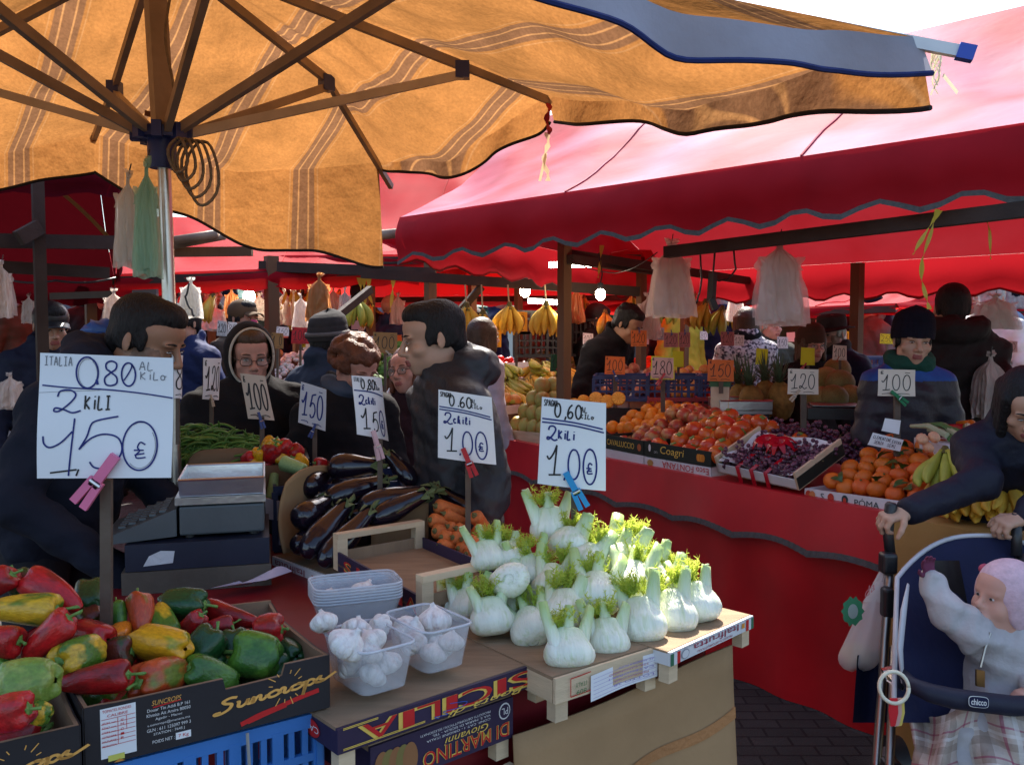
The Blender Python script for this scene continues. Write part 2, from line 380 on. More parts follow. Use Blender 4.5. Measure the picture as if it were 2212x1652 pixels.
m_rustbar = M('painted_bar', (.30,.22,.16), .55, .4, .3, 8, .2, 40)
m_blue = M('blue_paint', (.02,.035,.16), .45, .5, .2, 20, .1, 60)
m_rope = M('rope', (.22,.17,.12), .9, .1, .25, 80, .4, 200)
m_black = M('black_plastic', (.018,.018,.02), .4, .5, .2, 12, .06, 90)
m_ply = M('plywood', (.30,.20,.12), .75, .25, .22, 5, .25, 40, stretch=(1,6,1), rv=.1)
m_pale = M('pale_poplar', (.62,.47,.30), .7, .25, .15, 6, .2, 50, stretch=(1,1,7), rv=.08)
m_card = M('cardboard', (.36,.22,.11), .85, .15, .16, 4, .15, 60, rv=.08)
m_cardd = M('dark_cardboard', (.17,.105,.06), .85, .15, .2, 4, .15, 60, rv=.08)
m_tan = M('tan_plastic_sheet', (.40,.23,.07), .5, .4, .2, 4, .3, 14)
m_inkb = M('blue_ink', (.012,.022,.16), .5, .3, .2, 60)
m_inkk = M('black_ink', (.02,.02,.022), .5, .3, .2, 60)
m_inkg = M('grey_ink', (.17,.18,.2), .6, .2, .3, 90)
m_white = M('white_paper', (.80,.80,.80), .6, .3, .05, 7, .05, 30)
m_yel = M('print_yellow', (.78,.52,.10), .6, .3, .12, 40)
m_prred = M('print_red', (.55,.02,.02), .6, .3, .12, 40)
m_prwhite = M('print_white', (.72,.70,.68), .6, .3, .12, 40)

# ---------------------------------------------------------------- ground and sky dome of air behind is the world sky
mb = MB(); mb.grid(lambda a, b: V((-120+240*a, -60+240*b, 0)), 4, 4)
tag(mb.build('ground', m_asph, smooth=False), kind='structure')
mb = MB(); g2 = random.Random(3)
for i in range(60):
    x, y = g2.uniform(-1, 2.2), g2.uniform(1.5, 4.5); r = g2.uniform(.008, .03); a = g2.uniform(0, 6)
    mb.poly([V((x+r*math.cos(a+k*1.3)*g2.uniform(.5, 1), y+r*math.sin(a+k*1.3)*g2.uniform(.4, 1), .004)) for k in range(5)])
tag(mb.build('litter', M('paper_scraps', (.35,.33,.28), .8), smooth=False), label='small scraps and leaves trodden into the dark paving', cat='litter', kind='stuff')

# ---------------------------------------------------------------- the orange parasol
def parasol_cloth():
    m = bpy.data.materials.new('striped_canvas'); m.use_nodes = True; n = m.node_tree.nodes; L = m.node_tree.links.new
    tc = n.new('ShaderNodeTexCoord'); dt = n.new('ShaderNodeVectorMath'); dt.operation = 'DOT_PRODUCT'; L(tc.outputs['Object'], dt.inputs[0]); dt.inputs[1].default_value = (.78/.34, .625/.34, 0)
    fr = n.new('ShaderNodeMath'); fr.operation = 'FRACT'; L(dt.outputs['Value'], fr.inputs[0])
    rp = n.new('ShaderNodeValToRGB'); rp.color_ramp.interpolation = 'LINEAR'; L(fr.outputs[0], rp.inputs[0])
    e = rp.color_ramp.elements; O = (.35,.148,.042,1); B = (.19,.09,.042,1); P = (.41,.20,.075,1)
    e[0].position = 0; e[0].color = O; e[1].position = 1; e[1].color = O
    for p, c in ((.36,O),(.37,P),(.38,O),(.40,O),(.405,B),(.455,B),(.46,P),(.47,P),(.475,B),(.555,B),(.56,P),(.57,P),(.575,B),(.62,B),(.63,O),(.65,O),(.66,P),(.67,O)):
        k = e.new(p); k.color = c
    nz = n.new('ShaderNodeTexNoise'); nz.inputs['Scale'].default_value = 3.0; nz.inputs['Detail'].default_value = 8; nz.inputs['Roughness'].default_value = .65; L(tc.outputs['Object'], nz.inputs[0])
    mr = n.new('ShaderNodeMapRange'); L(nz.outputs[0], mr.inputs[0]); mr.inputs[1].default_value = .3; mr.inputs[2].default_value = .7; mr.inputs[3].default_value = .62; mr.inputs[4].default_value = 1.18
    wv = n.new('ShaderNodeTexNoise'); wv.inputs['Scale'].default_value = 90; wv.inputs['Detail'].default_value = 3; L(tc.outputs['Object'], wv.inputs[0])
    mr2 = n.new('ShaderNodeMapRange'); L(wv.outputs[0], mr2.inputs[0]); mr2.inputs[1].default_value = .3; mr2.inputs[2].default_value = .7; mr2.inputs[3].default_value = .85; mr2.inputs[4].default_value = 1.1
    mu = n.new('ShaderNodeMath'); mu.operation = 'MULTIPLY'; L(mr.outputs[0], mu.inputs[0]); L(mr2.outputs[0], mu.inputs[1])
    hs = n.new('ShaderNodeHueSaturation'); L(rp.outputs[0], hs.inputs['Color']); L(mu.outputs[0], hs.inputs['Value'])
    d = n.new('ShaderNodeBsdfDiffuse'); t = n.new('ShaderNodeBsdfTranslucent'); L(hs.outputs[0], d.inputs[0]); L(hs.outputs[0], t.inputs[0])
    n3 = n.new('ShaderNodeTexNoise'); n3.inputs['Scale'].default_value = 14; n3.inputs['Detail'].default_value = 6; L(tc.outputs['Object'], n3.inputs[0])
    bp = n.new('ShaderNodeBump'); bp.inputs['Strength'].default_value = .55; bp.inputs['Distance'].default_value = .03; L(n3.outputs[0], bp.inputs['Height']); L(bp.outputs[0], d.inputs['Normal']); L(bp.outputs[0], t.inputs['Normal'])
    mx = n.new('ShaderNodeMixShader'); mx.inputs[0].default_value = .48; L(d.outputs[0], mx.inputs[1]); L(t.outputs[0], mx.inputs[2])
    L(mx.outputs[0], n['Material Output'].inputs[0]); n.remove(n['Principled BSDF']); return m
m_canvas = parasol_cloth()
m_canvasb = M('faded_grey_canvas', (.36,.37,.43), .8, .2, .16, 5, .25, 40, trans=.25, tcol=(.3,.3,.36))
m_navy = M('navy_binding', (.02,.03,.12), .7, .2, .2, 30)
m_dkbind = M('dark_binding', (.02,.018,.02), .7, .2, .2, 30)
PB = V((-1.13, 2.9, 0)); AP = V((-1.13, 2.9, 2.86))
RIBS = [  # elbow, tip (tip of the cloth), in order round the parasol
 (V((-.18,3.29,2.60)), V((.13,3.42,2.50))),
 (at(705,155,3.566), at(818,350,4.05)),
 (at(247,168,3.4), at(204,288,3.95)),
 (V((-2.15,3.35,2.62)), V((-3.25,3.7,2.36))),
 (V((-1.85,2.55,2.66)), V((-2.35,2.05,2.48))),
 (V((-1.5,1.9,2.68)), V((-1.75,1.05,2.36))),
 (V((-.75,2.35,2.68)), V((-.35,1.72,2.50))),
 (at(950,-127,2.45), at(1986,80,2.11)),
]
VAL = [(.10,.07,.03),(.45,.31,.17),(.16,.15,.15),(.15,.15,.15),(.15,.15,.15),(.12,.1,.08),(.07,.09,.085),(.16,.07,.10)]   # hanging edge at start, middle, end of each panel
par = thing('market_parasol', 'large orange striped market parasol with wavy edge over the vegetable table', 'parasol', PB)
def ribpt(k, t):
    e, p = RIBS[k]
    l1 = (e-AP).length; l2 = (p-e).length; s = t*(l1+l2)
    return lerp(AP, e, s/l1) if s < l1 else lerp(e, p, (s-l1)/l2)
def canvas_pt(k, s, t):
    a, b = ribpt(k, t), ribpt((k+1) % 8, t); p = lerp(a, b, s); q = math.sin(math.pi*s)
    p.z -= q*t*t*.10
    p.z += (noise.noise(V((p.x*2.2, p.y*2.2, 3.1)))*.05*(1-.6*t**4)+noise.noise(V((p.x*7, p.y*7, 1.7)))*.012)*q
    fold = math.sin(s*23+t*5)*.010*min(1, 6*s*(1-s))*t + (.030*math.sin(11*t+s*5+2*math.sin(s*7+k))*q*t + .020*math.sin(17*(t+.6*abs(s-.5))+k)*q*t*t)*1.1   # pull folds running out from the rib ends
    p.z += fold*(1-.65*t**4)
    return p
def val_pt(k, s, t):
    e = canvas_pt(k, s, 1.); h0, h1, h2 = VAL[k]
    h = h0*(1-s)*(1-2*s)+4*h1*s*(1-s)+h2*s*(2*s-1)
    h *= 1+.05*math.sin(s*math.pi*5+k); c = e-PB; c.z = 0; c.normalize()
    return e+V((0,0,-h*t))+c*(.02*math.sin(s*20+k)+.015)*t
cl = MB(); gr = MB(); bind = MB(); bindb = MB(); patch = MB()
for k in range(8):
    cl.grid(lambda a, b: canvas_pt(k, a, b), 40, 36)
    (gr if k == 6 else cl).grid(lambda a, b: val_pt(k, a, b), 40, 5)
    (bindb if k == 6 else bind).tube([val_pt(k, i/50, 1.0) for i in range(51)], .0065, 6)
for k_, s0, s1, t0, t1 in ((3,.30,.46,.36,.44),(3,.50,.54,.58,.62),(1,.80,.84,.70,.74)):
    patch.grid(lambda a, b: canvas_pt(k_, lerp(s0, s1, a), lerp(t0, t1, b))-V((0,0,.006)), 8, 6)
co = cl.build('canopy', m_canvas, par, 'all')
patch.build('sewn_patch', M('brown_patch', (.16,.06,.025), .9, trans=.3), par, 'all'); gr.build('faded_flap', m_canvasb, par, 'all'); bindb.build('flap_binding', m_navy, par); bind.build('binding', m_dkbind, par)
pole = MB(); pole.tube([(PB.x+.035,PB.y,0), (PB.x+.005,PB.y,2.2)], .021, 18); pole.build('pole', m_steel, par)
pole = MB(); pole.beam((PB.x+.005,PB.y,2.26), (PB.x-.02,PB.y,2.9), .058, .058); pole.build('pole_sleeve', m_rustbar, par)
hub = MB(); hub.tube([(PB.x,PB.y,2.13),(PB.x,PB.y,2.15),(PB.x,PB.y,2.22),(PB.x,PB.y,2.225)], [.04,.045,.045,.05], 14)
hub.tube([(PB.x,PB.y,2.222),(PB.x,PB.y,2.255)], .082, 8); 
for i in range(8):
    a = i*math.pi/4+.2; hub.box((PB.x+.08*math.cos(a), PB.y+.08*math.sin(a), 2.24), (.03,.03,.05), Matrix.Rotation(a, 3, 'Z'))
hub.build('hub', m_blue, par)
for k, (e, p) in enumerate(RIBS):
    r = MB(); r.beam(AP+(e-AP)*.02-V((0,0,.03)), e-V((0,0,.03)), .022, .032); ext = (p-e).normalized()
    l = {7: .10, 1: .16}.get(k, .02)
    r.beam(e-V((0,0,.03)), p+ext*l-V((0,0,.015)), .02, .026); rr = r.build('rib', m_rustbar if k != 7 else M('white_bar', (.7,.7,.7), .5), par, False)
    j = MB(); j.box(e-V((0,0,.045)), (.05,.045,.06), Matrix.Rotation(k*.8, 3, 'Z')); j.build('joint', m_blue, par, False)
    if k == 7:
        j = MB(); j.beam(p+ext*.085-V((0,0,.015)), p+ext*.122-V((0,0,.015)), .028, .034); j.build('end_cap', M('bright_blue_plastic', (.03,.08,.45), .4), par, False)
    s_ = MB(); h0 = PB+V((0,0,2.245)); d = (e-h0); d.z = 0; d.normalize()
    s_.beam(h0+d*.07, e-V((0,0,.06)), .022, .03); s_.build('strut', m_rustbar if k not in (0, 3) else M('pale_bar', (.5,.42,.33), .5, .4, .2), par, False)
rp = MB()
for i in range(5):
    a0 = at(397+i*2,300,2.84); hgt = .055+.012*i
    rp.tube([a0+V((.028*math.sin(q*2*math.pi/20)*(1+.2*i)+.012*i-.012, -.02+.012*i+.01*math.cos(q), -hgt+hgt*math.cos(q*2*math.pi/20))) for q in range(21)], .005, 6)
rp.tube([PB+V((.05+.012*math.sin(i*.5), -.05, 2.25+i*.03)) for i in range(20)], .005, 6)
tag(rp.build('rope_coil', m_rope), 'brown rope coiled and hung from the blue hub of the parasol', 'rope')
tg = MB()
p = at(1184,222,3.40); tg.strip([p+V((.006*math.sin(i*.9), .01*math.cos(i), -.012*i)) for i in range(11)], [V((.008+.004*math.sin(i*1.7), .004, 0)) for i in range(11)])
tag(tg.build('red_strap', M('red_rag', (.35,.02,.03), .8)), 'dark red strap tied to the rib end above the pink awning', 'strap')
tg = MB(); p = at(1180,285,3.40)
tg.strip([p+V((.008*math.sin(i*.6), .01, -.013*i)) for i in range(15)], [V((.007+.004*math.sin(i*1.9), .003, 0)) for i in range(15)])
tg.strip([p+V((-.003*(i-6), .012, -.013*i)) for i in range(6, 15)], V((.005,.002,0)))
tag(tg.build('cloth_ribbon', M('pale_rag', (.75,.55,.33), .8, trans=.4)), 'pale orange ribbon dangling below the red strap', 'ribbon')
tg = MB(); p = at(2030,92,2.13)
for q in range(9):
    tg.strip([p+V((.003*q-.012+.01*math.sin(i*.7+q), .004*q, -.011*i+.004*math.sin(q*3))) for i in range(5+(q*5) % 8)], V((.003,.002,0)))
tg.strip([p+V((.01+.005*i, 0, -.075-.006*i)) for i in range(8)], V((.002,0,.004)))
tag(tg.build('frayed_cord', M('frayed_hemp', (.78,.72,.5), .9, trans=.3)), 'frayed cream cord knotted on the white bar end with the blue cap', 'cord')

# ---------------------------------------------------------------- red awnings
m_val = M('valance_red_vinyl', (.34,.010,.018), .6, .10, .25, 3, .4, 8, trans=.20, tcol=(.65,.02,.03))
def awning(name, label, E1, E2, E2b, E1b, RA, RB, val=.25, mat=m_red, nu=40, seed=0, trim=True, back=True, stripe=None, post=(), beams=True, group=None, hip=True):
    E1, E2, E2b, E1b, RA, RB = map(V, (E1, E2, E2b, E1b, RA, RB)); w = (E1+E2)/2; w.z = 0
    t = thing(name, label, 'awning', w, group); r = MB()
    def wr(p, k): p.z += k*(noise.noise(V((p.x*1.6+seed, p.y*1.6, 2)))*.05+noise.noise(V((p.x*6+seed, p.y*6, 4)))*.012); return p
    def slope(A, B, C, D):
        def f(a, b):
            p = lerp(lerp(A, B, a), lerp(C, D, a), b); q = math.sin(math.pi*b)
            p.z -= .05*q+.035*q*math.sin(a*(B-A).length*2.3+seed)**2; p.z += .012*q*math.sin(b*9+a*31+2.5*math.sin(a*9)); return wr(p, q)
        return f
    r.grid(slope(E1, E2, RA, RB), nu, 14); r.grid(slope(E2b, E1b, RB, RA), nu, 14)
    if hip: r.grid(slope(E1b, E1, RA, RA), 16, 12); r.grid(slope(E2, E2b, RB, RB), 16, 12)
    r.build('roof_sheet', mat if not stripe else [mat, stripe], t, 'all')
    sm = MB(); f_ = slope(E1, E2, RA, RB); nsm = max(2, int((E2-E1).length/1.1))
    for i in range(1, nsm): sm.tube([f_(i/nsm, j/14)+V((0,0,.004)) for j in range(15)], .005, 5)
    sm.build('seam', mat, t)
    cen = (E1+E2+E1b+E2b)/4
    sides = [(E1, E2, 0), (E2, E2b, 1), (E1b, E1, 1)]+([(E2b, E1b, 0)] if back else [])
    for A, B, sid in sides:
        vb = MB(); L = (B-A).length; n = max(8, int(L*14)); o = ((A+B)/2-cen); o.z = 0; o.normalize(); nb = max(2, round(L/.33))
        def f(a, b):
            p = lerp(A, B, a); h = val*(1+.10*math.cos(a*nb*2*math.pi))
            p = p+V((0,0,-h*b))+o*(.03*math.sin(math.pi*min(1, b*1.2))+.022*math.sin(a*L*5+seed)*b+.01*math.sin(a*L*13)*b+.004); return p
        vb.grid(f, n, 6); vo = vb.build('valance', m_val if mat is m_redb else mat, t, 'all')
        if trim:
            tb = MB()
            tb.grid(lambda a, b: f(a, .93+.085*b)+o*.004, n, 1); tb.build('trim', m_trim, vo, 'all', off=t['_w'])
    if beams:
        for A, B in ((E1, E2), (E2b, E1b), (E1, E1b)):
            k = MB(); k.beam(A-V((0,0,.05)), B-V((0,0,.05)), .05, .06); k.build('beam', m_darkwood, t, False)
    for p in post:
        k = MB(); k.beam((p[0], p[1], 0), (p[0], p[1], p[2]), p[3], p[3]); k.build('post', p[4] if len(p) > 4 else m_wood, t, False)
    return t
E1, E2 = V((-.65,5.2,2.27)), V((3.0,2.1,2.36))
pw = at(1219,700,5.45); pk = at(1850,700,6.4)
big = awning('red_awning', 'big red vinyl awning with pale sunlit roof over the fruit stall', E1, E2, (4.9,4.5,2.13), (1.27,7.5,2.1), (.1,6.6,3.15), (4.0,3.4,3.3), .25, m_redb, seed=1, nu=90, beams=False,
   post=[(pw.x, pw.y, 2.5, .062), (pk.x, pk.y, 2.1, .07)])
for A, B in ((at(1440,545,4.4), at(2260,447,3.1)), (at(1219,548,5.45), at(1640,610,7.2)), (at(1232,560,5.4), at(1450,590,6.6))):
    k = MB(); k.beam(A, B, .05, .055); k.build('beam', m_darkwood, big, False)
k = MB(); k.tube([at(775,512,5.3), at(900,500,5.25)], .03, 10); k.build('roller_bar', m_rustbar, big)

# left dark awning with yellow stripe
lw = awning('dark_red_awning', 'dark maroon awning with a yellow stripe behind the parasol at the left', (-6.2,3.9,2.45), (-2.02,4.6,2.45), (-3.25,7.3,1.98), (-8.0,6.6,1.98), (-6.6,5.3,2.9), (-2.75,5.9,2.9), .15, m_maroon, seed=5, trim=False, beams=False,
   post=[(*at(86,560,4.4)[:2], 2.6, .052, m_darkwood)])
for A, B in ((at(-20,520,4.35), at(300,525,4.9)), (at(-20,575,5.2), at(235,590,5.6)), (at(40,515,4.3), at(85,490,4.38))):
    k = MB(); k.beam(A, B, .05, .07); k.build('beam', m_darkwood, lw, False)
k = MB(); k.grid(lambda a, b: lerp(at(55,360,5.9), at(264,548,6.45), a)+V((.06*(b-.5), -.06*(b-.5), .05*math.sin(a*3))), 12, 1)
k.build('stripe_band', M('yellow_vinyl', (.55,.33,.05), .6, trans=.3), lw)

# further rows of awnings, each a thing
awning('red_awning', 'red awning with pink sunlit top seen between the pole and the parasol flap', at(250,592,6.6), at(905,570,7.4), at(1010,560,10), at(330,560,9.6), at(330,468,8.2), at(930,478,8.8), .16, seed=9, post=[(*at(588,700,7.0)[:2], 2.2, .09, m_wood)], trim=False)
awning('red_awning', 'bright red awning glowing from the sun above the hanging bananas', at(560,552,7.6), at(1385,545,6.9), at(1560,632,10.2), at(640,640,10.6), at(640,500,9.2), at(1470,480,8.6), .13, seed=12, post=[(*at(930,700,7.2)[:2], 2.4, .075, m_wood), (*at(1385,700,7.1)[:2], 2.2, .06, m_wood)], trim=False)
awning('red_awning', 'red awning low in the distance behind the clear light bulb', at(1130,648,11), at(1660,642,9.6), at(1900,655,13), at(1250,660,14), at(1230,590,12.5), at(1720,585,11.5), .16, seed=15, trim=False, post=[(*at(1625,700,9.7)[:2], 2.2, .06, m_wood)])
awning('red_awning', 'scalloped red awning behind the woman in the black beanie', at(1600,668,8.6), at(1935,655,8.0), at(2250,640,10.5), at(1800,655,11.2), at(1720,600,10), at(2100,590,9.3), .10, seed=18, trim=False)
awning('red_awning', 'red and pale awning far behind the man in the dark hooded jacket', at(1960,668,10), at(2420,668,9), at(2600,660,12), at(2100,660,13), at(2080,610,11.5), at(2480,600,10.5), .2, seed=19, trim=False)
awning('red_awning', 'red awning with yellow edges deep in the market at the left', at(60,604,7.8), at(380,620,7.2), at(420,600,10), at(60,600,10.6), at(90,545,9.2), at(400,545,8.8), .14, seed=21, trim=False, post=[(*at(197,700,7.4)[:2], 2.1, .08, m_wood)])
awning('red_awning', 'tall pink awning roof showing between the parasol corner and the big awning', at(690,505,8.4), at(1150,492,7.9), at(1330,520,11), at(830,520,11.6), at(800,335,10.0), at(1200,318,9.4), .16, seed=41, trim=False)
m_green = M('green_vinyl', (.02,.12,.08), .5, .4, .2, 4, trans=.3, tcol=(.05,.3,.2))
awning('green_awning', 'dark green awning far back beyond the banana stall', at(880,662,15), at(1400,664,14), at(1550,668,17), at(900,668,18), at(920,632,16.5), at(1470,636,15.5), .25, m_green, seed=25, trim=False)
awning('green_awning', 'small green awning far back behind the hanging white bag', at(400,640,14), at(590,645,13.5), at(640,650,16), at(430,650,17), at(430,622,15), at(610,622,14.6), .2, m_green, seed=26, trim=False)
# ---------------------------------------------------------------- building fronts closing the square far off
m_plaster = M('pale_plaster', (.62,.58,.50), .9, .1, .12, .6, rv=.15)
for i, (x, wd, hh) in enumerate(((-26, 16, 3.2), (-9, 15, 2.9), (8, 17, 3.1), (26, 17, 3.3))):
    b = thing('far_building', ['pale low building closing the market square at far left', 'cream low building behind the left awnings', 'ochre low building far behind the crowd', 'pale low building at far right behind the crowd'][i], 'building', (x, 34, 0))
    k = MB(); k.box((x, 36, hh/2), (wd, 4, hh)); k.build('wall', m_plaster, b, False)
    k = MB(); k.box((x, 36, hh+.12), (wd+.4, 4.4, .24)); k.build('roof', m_darkwood, b, False)
    for j in range(5):
        k = MB(); k.box((x-wd/2+wd*(j+.5)/5, 33.97, 1.5), (1.5, .08, 2.0)); k.build('window', M('dark_glass', (.05,.06,.07), .1), b, False)
# ---------------------------------------------------------------- fruit stall (red cloth) on the right
F0, F1, IN = V((-.08,5.9,.9)), V((1.49,3.39,.9)), V((.845,.53,0)).normalized()
FD = (F1-F0).normalized()
def fl(u, wv=0, z=.9):                  # point of the stall top seen at column u, wv metres behind its front edge
    k = (u-1106)/FPX; a = F0+IN*wv; t = (k*a.y-a.x)/(FD.x-k*FD.y); p = a+FD*t; p.z = z; return p
def Fd(u, wv=0): return fl(u, wv).y
A, B, C = F0-FD*1.6, F1+FD*.02, F1+FD*1.3
st = thing('fruit_stall', 'long fruit stall table draped in red vinyl with a wavy grey braid', 'stall', (.8,4.6,0))
k = MB(); k.slab([A+V((0,0,-.03)), C+V((0,0,-.03)), C+IN*.95+V((0,0,-.03)), A+IN*.95+V((0,0,-.03))], (0,0,.018)); k.build('table_top', m_wood, st, False)
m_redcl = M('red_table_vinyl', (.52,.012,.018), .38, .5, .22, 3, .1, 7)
OUT = -IN
k = MB()
def front(a, b):
    p = lerp(A, B, a); L = a*(B-A).length; q = min(1, b*6)
    p = p+V((0,0,-.895*b))+OUT*(.012+.03*b*(1+math.sin(L*7+1.2*math.sin(L*2.3)))*.6+.012*b*math.sin(L*19)+.01*q); return p
k.grid(front, 160, 24); k.grid(lambda a, b: lerp(A, B, a)+IN*(.95*b)-OUT*0+V((0,0,.003)), 60, 6); k.grid(lambda a, b: lerp(lerp(A, B, a)+V((0,0,.003)), front(a, 0), b), 160, 1)
k.build('red_cloth', m_redcl, st, 'all')
k = MB(); Lf = (B-A).length
def hem(a, b):
    L = a*Lf; h = .205+.028*abs(math.sin(L*math.pi/.42))**1.0*-1+.03; p = lerp(A, B, a)
    return p+V((0,0,.005-h*b))+OUT*(.03+.045*b+.012*b*math.sin(L*9))
k.grid(hem, 160, 5); vo = k.build('over_cloth', m_redcl, st, 'all')
k = MB(); k.grid(lambda a, b: hem(a, .90+.12*b)+OUT*(.004+.002*math.sin(a*900)), 600, 1); k.build('wavy_braid', m_trim, vo, 'all', off=st['_w'])
k = MB(); k.grid(lambda a, b: lerp(B, C, a)+V((0,0,.004-.88*b))+OUT*(.05+.04*b*math.sin(a*17)+.02*b), 40, 20); k.grid(lambda a, b: lerp(B, C, a)+IN*(-.05+b)+V((0,0,.004)), 20, 6)
tag(k.build('tan_sheet', m_tan, None, 'all'), 'tan plastic sheet hung over the banana end of the fruit stall', 'sheet')
# ---------------------------------------------------------------- our own table
tb = thing('vegetable_table', 'table under a dark red cloth carrying the crates of vegetables', 'table', (-.4,2.3,0))
TP = [V((x, y, .897)) for x, y in ((-.18,1.74),(.455,2.075),(.30,2.5),(-.03,2.80),(-.5,3.15),(-1.17,3.32),(-1.13,1.93),(-.8,1.88),(-.45,1.88))]
k = MB(); k.slab(TP, (0,0,-.02)); k.build('table_top', m_wood, tb, False)
k = MB(); k.poly([p+V((0,0,.002)) for p in TP])
for i in range(len(TP)):
    a_, b_ = TP[i], TP[(i+1) % len(TP)]; d = (b_-a_); o = V((d.y, -d.x, 0)).normalized()
    k.grid(lambda s, t: lerp(a_, b_, s)+V((0,0,.002-.85*t))+o*(.006+.02*t*(1+math.sin(s*d.length*22))), max(3, int(d.length*30)), 5)
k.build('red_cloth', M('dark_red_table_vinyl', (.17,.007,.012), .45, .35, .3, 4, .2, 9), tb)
k = MB(); pa, pb_ = at(1108,1588,1.74), at(1588,1396,2.03); o = V(((pb_-pa).y, -(pb_-pa).x, 0)).normalized()
def cp(a, b): p = lerp(pa, pb_, a); return V((p.x, p.y, p.z-b*.75))+o*(.012*math.sin(a*5+b*4)+.02*b)
k.grid(cp, 20, 14); cpo = k.build('cardboard_sheet', m_card, None, 'all', solid=.006); tag(cpo, 'big brown cardboard sheet leaning against the front of the vegetable table', 'cardboard')
k = MB(); k.grid(lambda a, b: cp(.03+.97*a, .30+.035*b-.12*a+.02*math.sin(a*9))+o*.006, 30, 1); k.build('torn_fold', M('torn_card', (.42,.19,.07), .9, bump=.6, bs=80), cpo)
# ================================================================ vegetables: prototypes (local z runs from tip to stem end, length 1 unless noted)
pr = random.Random(11)
def fruit_lobes(d, n, amp, ph=0): return 1+amp*math.cos(n*math.atan2(d.y, d.x)+ph)
def make_pepper(kind, mat, seed, stem=True):
    q = random.Random(seed); t = thing('bell_pepper' if kind != 'long' else 'long_pepper', 'pepper', 'pepper'); b = MB()
    n = q.choice((3, 4)); ph = q.uniform(0, 6); bend = q.uniform(-.12, .16) if kind == 'long' else q.uniform(-.05, .05)
    if kind == 'long': prof = [(.0,.05),(.03,.13),(.12,.25),(.3,.36),(.5,.43),(.7,.48),(.84,.5),(.93,.46),(.985,.34),(.98,.2),(.955,.06)]
    else: prof = [(.03,.06),(.0,.2),(.03,.33),(.14,.43),(.32,.475),(.52,.5),(.7,.5),(.84,.48),(.95,.38),(.985,.26),(.96,.15),(.93,.05)]
    K = 26; nn = len(prof)*3
    def P(a, v):
        x = v*(len(prof)-1); i = min(int(x), len(prof)-2); f = x-i
        f2 = f; z = prof[i][0]*(1-f2)+prof[i+1][0]*f2; r = prof[i][1]*(1-f2)+prof[i+1][1]*f2
        th = 2*math.pi*a; lob = 1+(.075 if kind != 'long' else .05)*math.cos(n*th+ph)*(1.3-.5*z)+.02*math.cos(2*th+seed)
        lob += .05*noise.noise(V((math.cos(th)*1.3+seed, math.sin(th)*1.3, z*2.2)))
        dz = (.05 if kind != 'long' else .02)*math.cos(n*th+ph)*(1 if z > .8 or z < .1 else 0)*min(1, r*3)
        return V((r*lob*math.cos(th)+bend*math.sin(math.pi*z)+(bend*.6 if kind == 'long' else 0)*(1-z)**2, r*lob*math.sin(th), z+dz))
    b.grid(P, K, nn, wrapu=True); b.build('flesh', mat, t, 'all')
    if stem:
        s = MB(); c = q.uniform(-.12, .12)
        s.tube([(bend*.1,0,.93),(bend*.1+c*.2,0,1.0),(c*.7,.02,1.1),(c*1.4,.05,1.2)], [.075,.05,.042,.055], 8)
        s.ell((0,0,.955), (.17,.17,.035), 15, 6, fn=lambda d: 1+.22*math.cos(5*math.atan2(d.y, d.x)))
        s.build('stalk', m_stalk, t, 'all')
    return t
m_stalk = M('green_stalk', (.13,.25,.05), .5, .4, .25, 9)
GLS = dict(rough=.26, spec=.45, bump=.16, bs=16, var=.26, vs=11)
PM = {'red': M('pepper_red', (.42,.010,.012), rv=.25, col2=(.24,.012,.012), c2s=2, **GLS), 'green': M('pepper_green', (.035,.115,.016), rv=.25, col2=(.08,.19,.02), c2s=2, **GLS),
 'dkgreen': M('pepper_dark_green', (.012,.06,.016), rv=.2, **GLS), 'ltgreen': M('pepper_light_green', (.17,.27,.04), rv=.1, col2=(.27,.33,.06), c2s=2.5, **GLS), 'yellow': M('pepper_yellow', (.62,.30,.012), rv=.1, col2=(.25,.26,.02), c2s=1.4, c2=(.6,.7), **GLS),
 'greenyellow': M('pepper_green_yellow', (.06,.15,.015), col2=(.58,.34,.02), c2s=1.8, c2=(.45,.58), **GLS), 'redgreen': M('pepper_red_green', (.40,.05,.012), col2=(.12,.16,.02), c2s=1.6, c2=(.47,.6), **GLS),
 'maroon': M('pepper_maroon', (.10,.018,.012), col2=(.03,.06,.014), c2s=1.7, c2=(.45,.58), **GLS), 'orange': M('pepper_orange', (.60,.18,.012), rv=.1, **GLS)}
PROTO = {}
def pepper_at(kind, col, p0, p1, wd, label, roll=None, group=None):
    key = (kind, col, pr.randrange(2))
    if key not in PROTO: PROTO[key] = make_pepper(kind, PM[col], len(PROTO)+3)
    put(PROTO[key], span(p0, p1, wd, 1, pr.uniform(0, 6) if roll is None else roll), label, group)
